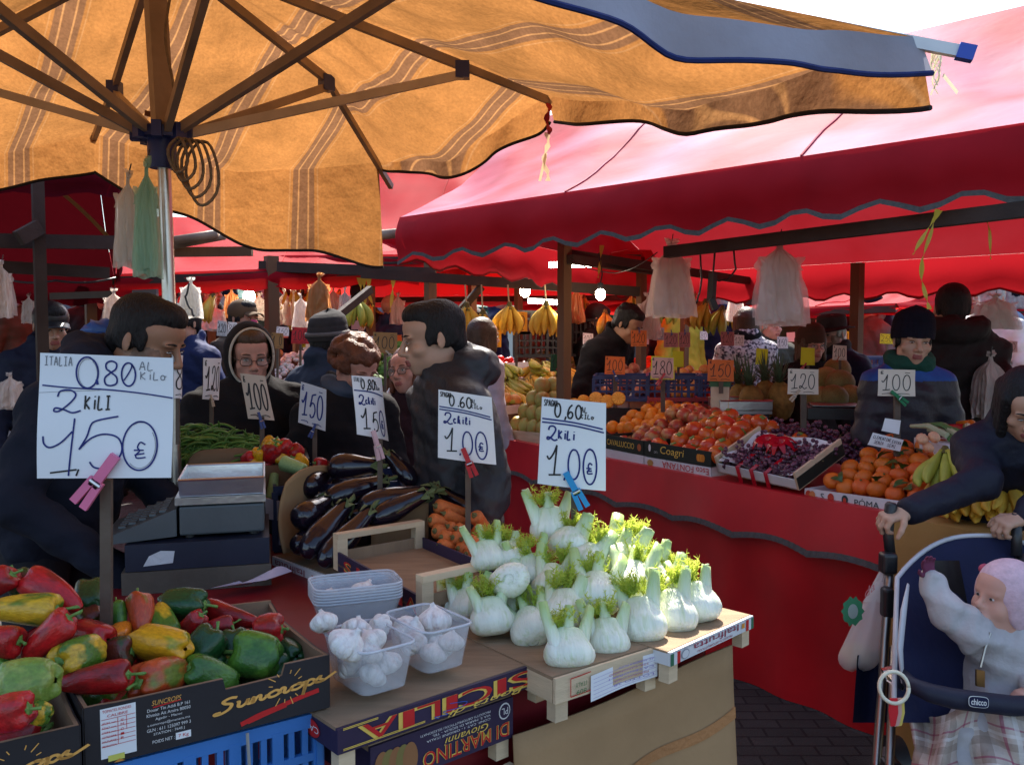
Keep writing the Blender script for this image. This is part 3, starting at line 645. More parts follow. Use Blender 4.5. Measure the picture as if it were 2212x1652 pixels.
# ---- the two pepper boxes
def carton(name, label, fl_, fr_, depth, h, dz_right=0, cut=None, text=None, group=None):
    # fl_, fr_: front top corners; returns the thing and the frame (origin front bottom left, x along, y inwards, z up)
    fl_, fr_ = V(fl_), V(fr_); x = fr_-fl_; x.z = 0; L = x.length; x.normalize(); y = V((-x.y, x.x, 0)); z = V((0,0,1)); o = V((fl_.x, fl_.y, fl_.z-h))
    t = thing(name, label, 'box', o, group); F = lambda a, b, c: o+x*a*L+y*b*depth+z*c*h
    return t, F, L, x, y
m_boxk = M('black_print_card', (.022,.020,.024), .5, .35, .15, 8, .05, 60)
m_boxin = M('brown_card', (.24,.15,.09), .85, .15, .18, 7, .15, 60)
def sun_script(b, fm, x, y, s, asp, m):
    # the flowing lettering: hand-drawn strokes
    G = {'S': [(.95,.9),(.6,1.0),(.25,.85),(.35,.62),(.65,.45),(.55,.12),(.2,-.1),(-.15,-.12),(-.2,.0),(.1,.0)], 'u': [(.0,.45),(.12,.45),(.08,.1),(.25,.0),(.5,.2),(.6,.48),(.55,.1),(.72,.03),(.85,.2)],
     'n': [(.0,.1),(.12,.42),(.15,.42),(.1,.0),(.3,.35),(.5,.45),(.5,.1),(.65,.02),(.82,.2)], 'c': [(.7,.38),(.5,.48),(.15,.3),(.2,.03),(.5,.0),(.85,.22)], 'r': [(.0,.15),(.2,.5),(.35,.4),(.3,.08),(.45,.0),(.75,.25)],
     'o': [(.5,.45),(.15,.35),(.1,.08),(.4,.0),(.7,.2),(.6,.45),(.45,.45),(.6,.4),(.95,.42)], 'p': [(.2,.5),(.0,-.6),(.02,-.5),(.25,.35),(.55,.45),(.65,.2),(.4,.0),(.2,.1)], 's': [(.0,.1),(.4,.52),(.35,.3),(.55,.1),(.35,.0),(.1,.08),(.5,.02),(1.3,.5)]}
    for ch, w_ in zip('Suncrops', (1.0,.8,.85,.75,.65,.8,.65,.5)):
        pts = [(x+s*px*.33/asp*asp, y+s*py*1.0) for px, py in G[ch]]
        pts = [(x+s*.30*px, y+s*py*.9) for px, py in G[ch]]
        stroke(b, pts, .115 if ch != 'S' else .12, fm, m, .0015, asp=asp); x += s*.30*w_*.93
def pepper_box(label, fl_, fr_, h=.095, depth=.30, notch=True, full=True):
    t, F, L, x, y = carton('pepper_box', label, fl_, fr_, depth, h)
    k = MB(); th = .006
    # front board with the dip in its upper edge
    prof = [(0,0),(1,0),(1,1),(.80,1.0),(.785,.80),(.54,.78),(.53,.98),(.12,.98),(.05,1),(0,1)] if notch else [(0,0),(1,0),(1,1),(0,1)]
    k.slab([F(a, 0, c) for a, c in prof], y*th); k.slab([F(0, 1, c*1.0) if 0 else F(a, 1, c) for a, c in ((0,0),(1,0),(1,1.25),(.8,1.3),(.2,1.3),(0,1.25))], -y*th)
    for a in (0, 1):
        sg = 1 if a == 0 else -1
        k.slab([F(a, .02, 0), F(a, .98, 0), F(a, .98, 1.2), F(a, .8, 1.0), F(a, .2, .96), F(a, .02, 1)], x*th*sg)
    k.slab([F(0,0,.02), F(1,0,.02), F(1,1,.02), F(0,1,.02)], (0,0,.004)); k.build('walls', m_boxin, t, False)
    s_ = MB(); s_.slab([F(a, 0, c)-y*.0025 for a, c in prof], y*.002); s_.slab([F(1,.0,0)+x*.0005, F(1,.98,0)+x*.0005, F(1,.98,1.2)+x*.0005, F(1,.8,1.0)+x*.0005, F(1,.2,.96)+x*.0005, F(1,0,1)+x*.0005], x*.002)
    s_.slab([F(0,.0,0)-x*.0005, F(0,0,1)-x*.0005, F(0,.2,.96)-x*.0005, F(0,.8,1.0)-x*.0005, F(0,.98,1.2)-x*.0005, F(0,.98,0)-x*.0005], -x*.002); s_.build('printed_front', m_boxk, t, False)
    fm = lambda a, c, l: F(a, 0, c)-y*(.0025+l)
    w_ = MB(); asp = L/h
    # big lettering, rising slightly, with sun rays and the red swash
    fs = lambda a, c, l: fm(.50+a*.425, .30+c*.36+a*.13, l)
    sun_script(w_, fs, .02, .28, .64, L*.47/(h*.40)*.62, 0)
    for i in range(15):
        a = i*2*math.pi/15
        if i % 5 == 4: continue
        r0, r1 = (.115, .15) if i % 2 else (.11, .185)
        stroke(w_, [(.80+r0*math.cos(a)*h/L*2.2, .60+r0*2.0*math.sin(a)), (.80+r1*math.cos(a)*h/L*2.2, .60+r1*2.0*math.sin(a))], .016, fm, 0, .0012, asp=asp)
    stroke(w_, [(.60,.10),(.68,.19),(.75,.24),(.86,.33),(.95,.385)], .085, fm, 1, .001, asp=asp); stroke(w_, [(.63,.10),(.72,.18),(.80,.24)], .05, fm, 1, .0011, asp=asp)
    if full:
        write(w_, 'SUNCROPS', fm, .245, .80, .115, .085, 0, shear=.3); stroke(w_, [(.25,.77),(.36,.80)], .02, fm, 1, asp=asp)
        for i, (tx, wd) in enumerate((('Douar Tin Addi B.P 161', .165), ('Khmiss Ait Amira 80050', .17), ('Agadir - Maroc', .105), ('s.suncrops@menara.ma', .165), ('GLN : 611 125097 999 3', .17), ('STATION : 7645 J', .12))):
            write(w_, tx, fm, .225+(.17-wd)/2, .70-.085*i, wd, .055, 2)
        write(w_, 'POIDS NET :', fm, .245, .15, .085, .055, 2); w_.poly([fm(.335,.12,.001), fm(.395,.12,.001), fm(.395,.24,.001), fm(.335,.24,.001)], 3); write(w_, '7 Kg', fm, .345, .14, .04, .07, 1, lift=.002)
        w_.poly([fm(.055,.10,.001), fm(.185,.10,.001), fm(.185,.93,.001), fm(.055,.93,.001)], 3)
        write(w_, 'TOMATES RONDES', fm, .063, .86, .105, .045, 1, lift=.002); write(w_, 'CALIBRE', fm, .08, .78, .075, .045, 1, lift=.002)
        for i in range(7): stroke(w_, [(.058,.75-.075*i),(.182,.755-.075*i)], .008, fm, 1, .002, asp=asp)
        stroke(w_, [(.118,.75),(.118,.30)], .008, fm, 1, .002, asp=asp); stroke(w_, [(.15,.75),(.15,.52)], .008, fm, 1, .002, asp=asp)
        for i, (tx, ty) in enumerate((('S',.69),('M',.62),('G',.54),('I',.46),('R',.39))): write(w_, tx, fm, .128, ty-.02, .012, .04, 1, lift=.002)
        for i, tx in enumerate(('47/57 mm','57/67 mm','67/82 mm','CATEGORIE','MATURITE','PRODUCTION')): write(w_, tx, fm, .061, .69-.076*i-.02, .05, .032, 1, lift=.002)
        w_.poly([fm(.08,.04,.002), fm(.14,.04,.002), fm(.14,.14,.002), fm(.08,.14,.002)], 4); w_.poly([fm(.10,-.02+.03,.003), fm(.12,.06,.003), fm(.14,.01,.003), fm(.12,.005,.003)], 5)
    w_.build('lettering', [M('print_gold', (.80,.40,.09), .6), m_prred, m_prwhite, m_white, M('sticker_yellow', (.65,.62,.12), .6), M('sticker_orange', (.6,.25,.04), .6)], t, False)
    return t, F
BL, BR = at(181,1529,1.324), at(709,1410,1.55)
bx, BF = pepper_box('black cardboard pepper box with a full address label and gold script on its front', BL, BR)
dr = (BR-BL).normalized(); pd = V((-dr.y, dr.x, 0)).normalized()
BR2 = BL-dr*.012-pd*.02+V((0,0,-.02)); BR2 = at(170,1548,1.300); BL2 = BR2-(V((dr.x, dr.y, 0)).normalized())*.40; BL2.z = BR2.z-.012
bx2, BF2 = pepper_box('black cardboard pepper box at the bottom left corner', BL2, BR2, full=False, notch=False)
def pd0(u): return 1.324+(u-181)/528*.226
def pep(kind, col, u0, v0, u1, v1, wpx, label, dd=0, tilt=0, group=None):
    um, vm = (u0+u1)/2, (v0+v1)/2; d = pd0(um)+.075+(1470-vm)/200*.20+dd
    pepper_at(kind, col, at(u0, v0, d-tilt), at(u1, v1, d+tilt), wpx/FPX*d, label, None, group)
# end -> stem end, width in photograph pixels
PEP = [
 ('long','red',-30,1290,30,1238,62,'red pepper at the very left edge behind the dark upright one',.02,0), ('bell','maroon',50,1290,30,1232,58,'brown-green upright pepper with its green stalk up at the back left',.03,0),
 ('long','red',176,1318,60,1252,78,'big bright red pepper lying on top at the back left of the heap',0,.02), ('long','greenyellow',-45,1318,128,1318,74,'long green pepper with a yellow underside at the left edge',-.01,0),
 ('bell','dkgreen',190,1318,198,1262,66,'dark green pepper just left of the sign post at the back',.04,.03), ('bell','red',-20,1382,46,1384,74,'red lobed pepper at the left edge below the long green one',0,0),
 ('long','red',48,1418,152,1330,72,'crimson pepper slanting up beside the sign post, stalk at its upper end',-.02,.01), ('bell','red',236,1382,156,1368,76,'red lobed pepper tucked against the left side of the sign post',.01,.02),
 ('bell','greenyellow',214,1398,124,1432,82,'yellow and green pepper showing its stalk, left of the long red one',-.01,-.04), ('bell','ltgreen',124,1468,2,1484,106,'big pale green pepper at the lower left',-.03,0),
 ('bell','red',-28,1544,66,1530,86,'red pepper in the front left box below the pale green one',-.06,0), ('bell','greenyellow',108,1548,66,1534,50,'small green pepper in the corner of the front left box',-.02,0),
 ('long','red',118,1478,282,1456,72,'long curved red pepper lying along the front edge of the box',-.02,0), ('bell','redgreen',392,1448,292,1476,88,'red pepper shading to green with its stalk turned to the viewer',-.02,-.05),
 ('bell','green',508,1480,402,1440,80,'green pointed pepper in the dip of the box front',-.02,-.02), ('bell','green',604,1426,502,1408,98,'large shiny green lobed pepper at the right end of the heap',-.03,0),
 ('bell','yellow',404,1402,290,1382,80,'bright yellow pepper in the middle of the heap',-.03,.02), ('bell','dkgreen',416,1432,470,1362,76,'dark green pepper with a long curved stalk right of the yellow one',-.02,.02),
 ('bell','dkgreen',508,1428,506,1364,66,'dark green pepper half hidden behind the large shiny green one',.01,.02), ('bell','dkgreen',642,1418,602,1396,56,'dark green pepper tucked into the right corner of the box',.0,.03),
 ('bell','red',548,1362,612,1358,68,'red pepper with a tall green stalk at the right corner',-.02,0), ('long','red',566,1342,446,1312,54,'orange-red long pepper at the back right of the heap',.02,.02),
 ('bell','red',396,1366,436,1326,48,'small wrinkled red pepper below the dark green back one',.0,0), ('long','red',430,1366,506,1346,40,'red pepper wedged between the two dark green ones',.02,.01),
 ('bell','dkgreen',346,1304,446,1306,70,'dark green lobed pepper on top at the back of the box',.01,.0), ('long','redgreen',296,1374,298,1286,58,'upright brown-red and green pepper right of the sign post',.01,.03),
 ('bell','greenyellow',372,1378,330,1318,62,'green and yellow pepper behind the bright yellow one',.02,.03), ('long','green',262,1370,252,1302,42,'slim green pepper just right of the sign post',.03,.02),
 ('bell','orange',250,1384,266,1356,46,'small orange-yellow pepper peeping out right of the post',.02,.03), ('bell','maroon',226,1412,290,1404,74,'dark red and green pepper under the yellow one',.01,0),
 ('bell','maroon',204,1346,184,1308,52,'dark maroon pepper behind the red lobed one',.05,.02), ('bell','orange',490,1470,482,1436,46,'orange-brown pepper peeping out beside the green pointed one',.03,.03),
 ('bell','green',20,1430,-10,1460,60,'green pepper under the red ones at the left edge',.05,0), ('bell','green',50,1440,90,1425,60,'dark green pepper deep in the heap beside the pale green one',.07,0)]
for a in PEP: pep(*a)
for i in range(26):                       # the layer underneath that shows only in the gaps
    a, b = pr.random(), pr.random()*.6+.27; p = BF(a*.76+.12, b, .35+.25*b)
    ang = pr.uniform(0, 6); d = V((math.cos(ang), math.sin(ang), .1))*.045
    pepper_at('bell', pr.choice(('green','red','dkgreen','maroon')), p-d, p+d, .075, 'pepper in the lower layer showing only in the gaps of the heap', None, 'peppers of the lower layer')
for i in range(24):
    p = BF2((.55+.30*pr.random()) if i < 8 else .12+.5*pr.random(), .3+.45*pr.random(), .5 if i < 16 else .95); ang = pr.uniform(0, 6); d = V((math.cos(ang), math.sin(ang), .1))*.045
    pepper_at('bell', pr.choice(('green','red','redgreen')), p-d, p+d, .075, 'pepper low in the front left box showing only in the gaps', None, 'peppers low in the left box')
# ---- blue crate beneath
m_bluecr = M('blue_crate_plastic', (.045,.19,.52), .38, .45, .12, 5, .05, 80)
def lattice_crate(name, label, o, x, y, L, D, H, mat, cols=12, group=None, rows=2):
    t = thing(name, label, 'crate', o, group); z = V((0,0,1))
    for nm, a0, ax, nx, LL in (('front_wall', o, x, -y, L), ('back_wall', o+y*D, x, y, L), ('left_wall', o, y, -x, D), ('right_wall', o+x*L, y, x, D)):
        k = MB(); up = (0,0,1)
        for hh in [0, .36, .66, 1][:rows+2]: k.beam(a0+z*(H*hh*.94+.012), a0+ax*LL+z*(H*hh*.94+.012), .010, .024 if hh in (0, 1) else .014)
        n = max(3, int(cols*LL/L))
        for i in range(n+1): k.box(a0+ax*(LL*i/n)+z*H*.5, (.0105, .008, H*.93) if i % 3 else (.02, .011, H*.935), Matrix(((ax.x, nx.x, 0),(ax.y, nx.y, 0),(0,0,1))))
        k.build(nm, mat, t, False)
    k = MB(); k.slab([o+z*.004, o+x*L+z*.004, o+x*L+y*D+z*.004, o+y*D+z*.004], (0,0,.008)); k.build('floor', mat, t, False)
    return t
dx = V((dr.x, dr.y, 0)).normalized(); bz = min(BF(0,0,0).z, BF(1,0,0).z)
lattice_crate('plastic_crate', 'blue slatted plastic crate under the black pepper box', BF(.02,.0,0)+pd*.012+V((0,0,-.225)), dx, pd, .372, .27, .205, m_bluecr, 15)
k = MB(); q0 = BF(.62,.0,0); k.tube([q0-pd*.012+V((0,0,-.004)), q0-pd*.02+V((0,0,-.06)), q0-pd*.016+V((0,0,-.2))], .003, 6); tag(k.build('string', M('grey_string', (.3,.28,.25), .9)), 'grey string hanging down in front of the blue crate', 'string')
lattice_crate('plastic_crate', 'blue plastic crate under the front left pepper box', BF2(.02,.0,0)+pd*.012+V((0,0,-.215)), dx, pd, .372, .27, .2, m_bluecr, 15)
# ---- crates on the table
def crate_board(b, F, m=0): pass
def flat_crate(name, label, tl, tr, depth, h, mats, posts=True, group=None):
    t, F, L, x, y = carton(name, label, tl, tr, depth, h); base, edge = mats
    k = MB(); k.slab([F(.001,.024,.86), F(.999,.024,.86), F(.999,1,.86), F(.001,1,.86)], (0,0,h*.14)); k.build('deck', m_ply, t, False)
    e = MB(); th = .007
    e.slab([F(0,0,0), F(1,0,0), F(1,0,.975), F(0,0,.975)], y*th); e.build('side_board', edge, t, False); e = MB(); e.slab([F(0,1,0), F(1,1,0), F(1,1,.86), F(0,1,.86)], -y*th); e.build('side_board', edge, t, False)
    for a in (0, 1):
        e = MB(); e.slab([F(a,.02,0), F(a,.98,0), F(a,.98,.86), F(a,.02,.86)], x*th*(1 if a == 0 else -1)); e.build('end_board', edge, t, False)
    if posts:
        for a in (0, 1):
            for b in (0, 1):
                e = MB(); c = F(a, b, 0)+x*(.022 if a == 0 else -.022)+y*(.02 if b == 0 else -.02); e.box(c+V((0,0,-.01)), (.032,.026,.062), Matrix(((x.x,y.x,0),(x.y,y.y,0),(0,0,1)))); e.build('corner_post', m_pale, t, False)
    return t, F, L, x, y
m_violet = M('violet_print', (.035,.022,.055), .5, .35, .2, 8, .05, 60)
sc_t, SF, sL, sx, sy = flat_crate('wooden_crate', 'upturned dark violet fruit crate with SICILIA in red upside down on its side', at(729,1574,1.47), at(1192,1416,1.80), .31, .046, (m_ply, m_violet))
fm = lambda a, c, l: SF(a, 0, c)-sy*(.0005+l); k = MB(); asp = sL/.046
for b_, o_, l_ in ((1, .022, .001), (0, .0, .0018)):
    for ch, xx, ww in (('S',.903,.129),('I',.749,.046),('C',.678,.148),('I',.507,.052),('L',.427,.103),('I',.312,.05),('A',.239,.145)):
        write(k, ch, fm, xx, .84, -ww-o_*.8, -.66-(.06 if b_ else 0), b_, l_, off=o_)
write(k, 'Bonta di', fm, .75, .14, -.28, -.24, 1, .0022, shear=.35) if 0 else write(k, 'Bontà di', fm, .84, .24, -.38, -.26, 1, .0024, shear=.35)
for c in (.12, .90): 
    for s0, s1 in ((.02,.16),(.96,.999)) if c > .5 else ((.02,.36),(.80,.999)):
        for dz in (0, .05): stroke(k, [(s0, c+dz),(s1, c+dz)], .03, fm, 1, .001, asp=asp)
stroke(k, [(.42,.1),(.40,.2),(.46,.14),(.44,.3),(.52,.25),(.55,.4),(.47,.55)], .03, fm, 2, .003, asp=asp)
k.build('lettering', [m_prred, m_yel, M('blue_scrawl', (.03,.09,.4), .5)], sc_t, False)
k = MB(); fe = lambda a, c, l: SF(0, 1-a, c)-sx*(.0005+l)
k.add([fe(.72+.09*math.cos(i*.42)*1.0, .42+.34*math.sin(i*.42), .0012) for i in range(15)], [tuple(range(15))]); write(k, 'CAT', fe, .80, .56, -.15, -.25, 1, .002); k.build('round_badge', [m_prred, m_prwhite], sc_t, False)
# DI MARTINO crate below, further out to the right
dmL, dmR = at(800,1612,1.532), at(1108,1503,1.752)
dm, DF, dL, dx_, dy_ = flat_crate('wooden_crate', 'dark crate with DI MARTINO upside down in red under the SICILIA crate', dmL, dmR, .28, .085, (m_ply, m_violet))
fm = lambda a, c, l: DF(a, 0, c)-dy_*(.0005+l); k = MB(); asp = dL/.085
for b_, o_, l_ in ((1, .03, .001), (0, .0, .0018)): write(k, 'DI MARTINO', fm, .96+(.006 if b_ else 0), .44, -.62-(.012 if b_ else 0), -.34, b_, l_, off=o_)
write(k, 'Giovanni', fm, .80, .60, -.32, -.17, 1, .002, shear=.3)
for i, (tx, w_) in enumerate((('PRODOTTI ORTOFRUTTICOLI SELEZIONATI',.5),('VIA S. MARIA DI SICILIA - TEL',.42),('CONF. CAT. I - ORIGINE ITALIA',.46))): write(k, tx, fm, .82, .86-.085*i, -w_, -.05, 2, .001)
k.add([fm(.93+.045*math.cos(i*.42), .72+.2*math.sin(i*.42), .001) for i in range(15)], [tuple(range(15))], 2); k.add([fm(.93+.038*math.cos(i*.42), .72+.165*math.sin(i*.42), .0016) for i in range(15)], [tuple(range(15))], 3); write(k, 'PL', fm, .955, .80, -.05, -.16, 2, .002)
for j in range(5): k.add([fm(.16+.09*(j-2)*.5+.05*math.cos(i*.35), .45+.36*math.sin(i*.35), .001+.0002*j) for i in range(18)], [tuple(range(18))], 4+j % 2)
k.build('lettering', [m_prred, m_yel, m_prwhite, m_violet, M('print_brown', (.30,.13,.05), .6), M('print_olive', (.22,.17,.05), .6)], dm, False)
k = MB(); k.beam(DF(.1,-.02,-.95), DF(1.0,-.02,-.75), .03, .02); tag(k.build('stick', m_pale, None, False), 'pale wooden stick sloping below the DI MARTINO crate', 'stick')
# plain crate carrying the fennel
wc, WF, wL, wx, wy = flat_crate('wooden_crate', 'plain pale wooden crate under the front fennel bulbs with a paper label stuck on it', at(1200,1465,1.684), at(1426,1393,1.864), .50, .052, (m_ply, m_pale))
k = MB(); fm = lambda a, c, l: WF(a, 0, c)-wy*(.001+l+.004*math.sin(a*7))
k.grid(lambda a, b: fm(.30+.66*a, -.30+1.02*b+.10*a, .001), 16, 6, 0)
for i in range(6): stroke(k, [(.32,-.18+.15*i),(.94,-.08+.15*i)], .012, fm, 1, .003, asp=wL/.05)
for i, tx in enumerate(('AZ. AGRICOLA PICCO','STR. CARIGNANO','CATEGORIA I','PIEMONTE ITALIA','LOTTO 28')): write(k, tx, fm, .92-.05*(i % 2), .60-.16*i+.07, -.34-.05*(i % 3), -.09, 2 if i % 2 else 1, .003)
k.build('paper_label', [m_white, M('faint_violet_print', (.35,.28,.55), .6), M('faint_red_print', (.55,.2,.2), .6)], wc, False)
k = MB()
for s0, s1 in (((.12,.15),(.12,.85)),((.12,.85),(.3,.9)),((.12,.15),(.3,.18))): stroke(k, [s0, s1], .04, fm, 0, .001, asp=wL/.05)
write(k, 'ITALY', fm, .26, .62, -.10, -.18, 1, .001); write(k, '809', fm, .26, .34, -.09, -.18, 1, .001)
k.build('lettering', [m_prred, M('print_green', (.06,.18,.06), .6)], wc, False)
m_whprint = M('white_print_board', (.66,.66,.66), .55, .3, .12, 6)
ic, IF, iL, ix, iy = flat_crate('wooden_crate', 'pale crate with white Italfrutta board and little flags at the right end of the table', at(1448,1409,1.82), at(1627,1327,2.066), .36, .030, (m_ply, m_whprint))
fm = lambda a, c, l: IF(a, 0, c)-iy*(.0005+l); k = MB()
write(k, 'Italfrutta', fm, .80, .86, -.55, -.52, 0, .001); write(k, 'PRODOTTI ORTOFRUTTICOLI', fm, .72, .28, -.42, -.16, 0, .001)
for a, m in ((.0,2),(.035,3),(.07,1),(.90,1),(.935,3),(.965,2)): k.poly([fm(a,0,.001), fm(a+.035,0,.001), fm(a+.035,.86,.001), fm(a,.86,.001)], m)
k.add([fm(.86+.028*math.cos(i*.785)*(1 if i % 2 else .6), .55+.3*math.sin(i*.785)*(1 if i % 2 else .6), .0016) for i in range(8)], [tuple(range(8))], 4)
for i in range(3): write(k, 'PRODUZIONE ITALIA', fm, .30+.25*i, .96-.1*i, -.16, -.14, 5, .0012)
k.add([fm(.16+.045*math.cos(i*.42), .45+.36*math.sin(i*.42), .001) for i in range(15)], [tuple(range(15))], 5); k.add([fm(.16+.037*math.cos(i*.42), .45+.29*math.sin(i*.42), .0014) for i in range(15)], [tuple(range(15))], 3)
k.build('lettering', [M('print_wine', (.30,.02,.05), .6), m_prred, M('flag_green', (.03,.14,.07), .6), m_whprint, M('print_orange', (.7,.28,.03), .6), M('print_grey', (.3,.3,.33), .6)], ic, False)
# open empty crate standing among the vegetables
eW, eN, eS = atz(725,1153,1.05), atz(911,1123,1.05), atz(906,1243,1.05); eE = eN+eS-eW
k = MB(); k.slab([p+V((0,0,-.149)) for p in (lerp(eW,eE,.04), lerp(eS,eN,.04), lerp(eE,eW,.04), lerp(eN,eS,.04))], (0,0,.044)); tag(k.build('cardboard_tray', m_cardd, None, False), 'flat cardboard tray propping up the empty open crate', 'tray')
oc = thing('wooden_crate', 'empty open crate with pale corner posts between aubergines and garlic', 'crate', (eW+eE)/2-V((0,0,.1)))
dn = V((0,0,-1)); k = MB(); k.slab([p+dn*.085 for p in (eW, eS, eE, eN)], (0,0,.006)); k.build('floor', m_ply, oc, False)
for a, b, mt in ((eW, eS, m_violet), (eN, eE, m_violet), (eW, eN, m_ply), (eS, eE, m_ply)):
    k = MB(); i_ = ((eW+eE)/2-(a+b)/2); i_.z = 0; i_.normalize()
    k.slab([a+dn*.10, b+dn*.10, b+dn*.048, a+dn*.048], i_*.006); k.build('side_board', mt, oc, False)
for a, b in ((eW, eN), (eS, eE)):
    k = MB(); k.beam(a+dn*.007, b+dn*.007, .03, .015); k.build('top_rail', m_pale, oc, False)
for a, b in ((eW, eN), (eN, eW), (eS, eE), (eE, eS)):
    k = MB(); c = lerp(a, b, .05); k.beam(c+dn*.10, c+dn*.014, .028, .03); k.build('corner_post', m_pale, oc, False)
k = MB(); o_ = (eS-eE); o_.z = 0; o_.normalize(); fm = lambda a, c, l: lerp(eW, eS, a)+dn*(.10-.052*c)+(-(eE-eS).normalized())*(.001+l)
for b_, of, l_ in ((1,.03,.0008),(0,0,.0014)):
    for ch, xx, ww in (('S',.12,.10),('I',.29,.04),('C',.40,.11),('I',.57,.04),('L',.66,.09),('I',.79,.04),('A',.86,.12)): write(k, ch, fm, xx, .15, ww, .62, b_, l_, off=of)
k.build('lettering', [m_prred, m_yel], oc, False)
# flat crate with aubergines, writing upside down
g0, g1 = at(588,1200,2.65), at(722,1252,2.40); g1.z = g0.z
ac, AF, aL, ax_, ay_ = flat_crate('wooden_crate', 'flat crate with upside-down Italfrutta board under the aubergines', g0, g1, .42, .035, (m_ply, m_whprint), False)
fm = lambda a, c, l: AF(a, 0, c)-ay_*(.0005+l); k = MB(); write(k, 'Italfrutta', fm, .55, .78, -.50, -.55, 0, .001)
k.add([fm(.70+.05*math.cos(i*.785)*(1 if i % 2 else .6), .42+.34*math.sin(i*.785)*(1 if i % 2 else .6), .0016) for i in range(8)], [tuple(range(8))], 1); k.poly([fm(.86,.1,.001),fm(.90,.1,.001),fm(.88,.8,.001),fm(.84,.8,.001)], 1)
k.build('lettering', [M('print_wine', (.30,.02,.05)), M('print_rust', (.45,.12,.04), .6)], ac, False)
k = MB(); a_, b_ = at(632,1210,2.66), at(640,1035,2.80)
k.grid(lambda a, b: lerp(at(612,1195,2.60), at(720,1190,2.85), a)+V((-.02*math.sin(b*3), .05*b, .27*b*(1-.25*(1-a)**3))), 14, 10); tag(k.build('cardboard_flap', m_card, None, 'all', solid=.004), 'upright brown cardboard flap holding back the aubergines at the left', 'cardboard')
k = MB(); k.grid(lambda a, b: lerp(at(800,1190,2.66), at(925,1120,2.72), a)+V((0, .02*b, -.06+.15*b*(.75+.3*a))), 10, 6); tag(k.build('cardboard_flap', m_card, None, 'all', solid=.004), 'brown cardboard flap behind the open crate, between aubergines and carrots', 'cardboard')
# aubergines
def make_aub():
    t = thing('aubergine', 'aubergine', 'aubergine'); b = MB()
    pf = [(0,.0),(.008,.12),(.03,.24),(.10,.40),(.22,.485),(.36,.5),(.52,.45),(.68,.365),(.82,.305),(.92,.27),(.975,.2),(.99,.0)]
    def P(a, v):
        x = v*(len(pf)-1); i = min(int(x), len(pf)-2); f = x-i; z = lerp(pf[i][0], pf[i+1][0], f); r = lerp(pf[i][1], pf[i+1][1], f); th = 2*math.pi*a
        return V((r*math.cos(th)+.18*(z-.5)**2, r*math.sin(th), z))
    b.grid(P, 22, 33, wrapu=True); b.build('skin', M('aubergine_skin', (.010,.006,.013), .18, .5, .2, 5, .05, 9, coat=.25), t, 'all')
    s = MB(); s.grid(lambda a, v: V(((.275+.06*(1-v))*math.cos(2*math.pi*a)*(1-.55*v**3)+.045, (.275+.06*(1-v))*math.sin(2*math.pi*a)*(1-.55*v**3), .995-(1-v)*(.09+.07*math.cos(10*math.pi*a)))), 40, 6, wrapu=True)
    s.tube([(.045,0,.97),(.05,0,1.03),(.09,.02,1.12)], [.13,.085,.09], 9); s.build('calyx', M('aubergine_calyx', (.12,.15,.06), .7, .25, .3, 14, .2, 60), t, 'all'); return t
AU = make_aub()
for (u0,v0,d0,u1,v1,d1,wp,lb) in (
 (708,1010,2.86,822,1006,2.86,62,'aubergine lying on top of the heap, left of the price sign stick'), (660,1058,2.74,712,1022,2.95,62,'aubergine with its round end out at the upper left of the heap'),
 (700,1082,2.70,838,1034,2.80,58,'aubergine in the second row under the topmost one'), (896,1048,2.86,836,976,2.90,46,'aubergine leaning up against the price sign with its green cap on top'),
 (772,1098,2.62,936,1060,2.70,64,'longest aubergine lying across the middle of the heap'), (800,1126,2.58,924,1064,2.64,54,'aubergine lying below the longest one beside the carrots'),
 (640,1128,2.56,712,1082,2.70,66,'aubergine with a round bright-lit end at the left against the cardboard'), (656,1202,2.46,752,1086,2.62,66,'aubergine leaning down at the front left, cap at its upper right'),
 (694,1222,2.42,806,1098,2.58,60,'front aubergine leaning down behind the open crate'), (1072,1132,2.72,950,1060,2.78,46,'aubergine alone at the right behind the carrots, cap at its upper left'),
 (990,1080,2.86,938,1046,2.80,44,'aubergine end with a green cap behind the one at the right'), (640,1180,2.52,700,1150,2.7,56,'aubergine low at the left edge of the heap')):
    put(AU, span(at(u0,v0,d0), at(u1,v1,d1), wp/FPX*d0, 1, pr.uniform(0, 6)), lb)
for i in range(9):
    p = at(690+pr.random()*190, 1100+pr.random()*55, 2.72+.1*pr.random()); a = pr.uniform(-.6, .6); d = V((math.cos(a), math.sin(a), .1))*.08
    put(AU, span(p-d, p+d, .078, 1, pr.uniform(0, 6)), 'aubergine underneath the others showing only as a dark gap', 'aubergines underneath')
# carrots
def make_carrot():
    t = thing('carrot', 'carrot', 'carrot'); b = MB()
    b.grid(lambda a, v: V((lambda r, th: (r*math.cos(th)*(1+.03*math.sin(v*40+a*9)), r*math.sin(th), v))((.5*(1-(1-v)**3.2)*min(1, ((1.0-v)*14)**.5)*(.55+.45*v), 2*math.pi*a)) if 0 else (lambda r, th: (r*math.cos(th)*(1+.03*math.sin(v*40+a*9)), r*math.sin(th), v))(max(.0, .5*min(1, (v*5)**.6)*(.45+.55*v)*min(1, ((1.0001-v)*16)**.5)), 2*math.pi*a)), 14, 34, wrapu=True)
    b.build('root', M('carrot_skin', (.60,.15,.035), .55, .35, .15, 6, .3, 30, rv=.12, stretch=(1,1,4)), t, 'all')
    s = MB(); s.ell((0,0,.985), (.2,.2,.03), 10, 6); s.tube([(0,0,.98),(.03,0,1.02)], [.12,.09], 7); s.build('crown', M('carrot_crown', (.14,.12,.04), .8), t, 'all'); return t
CA = make_carrot()
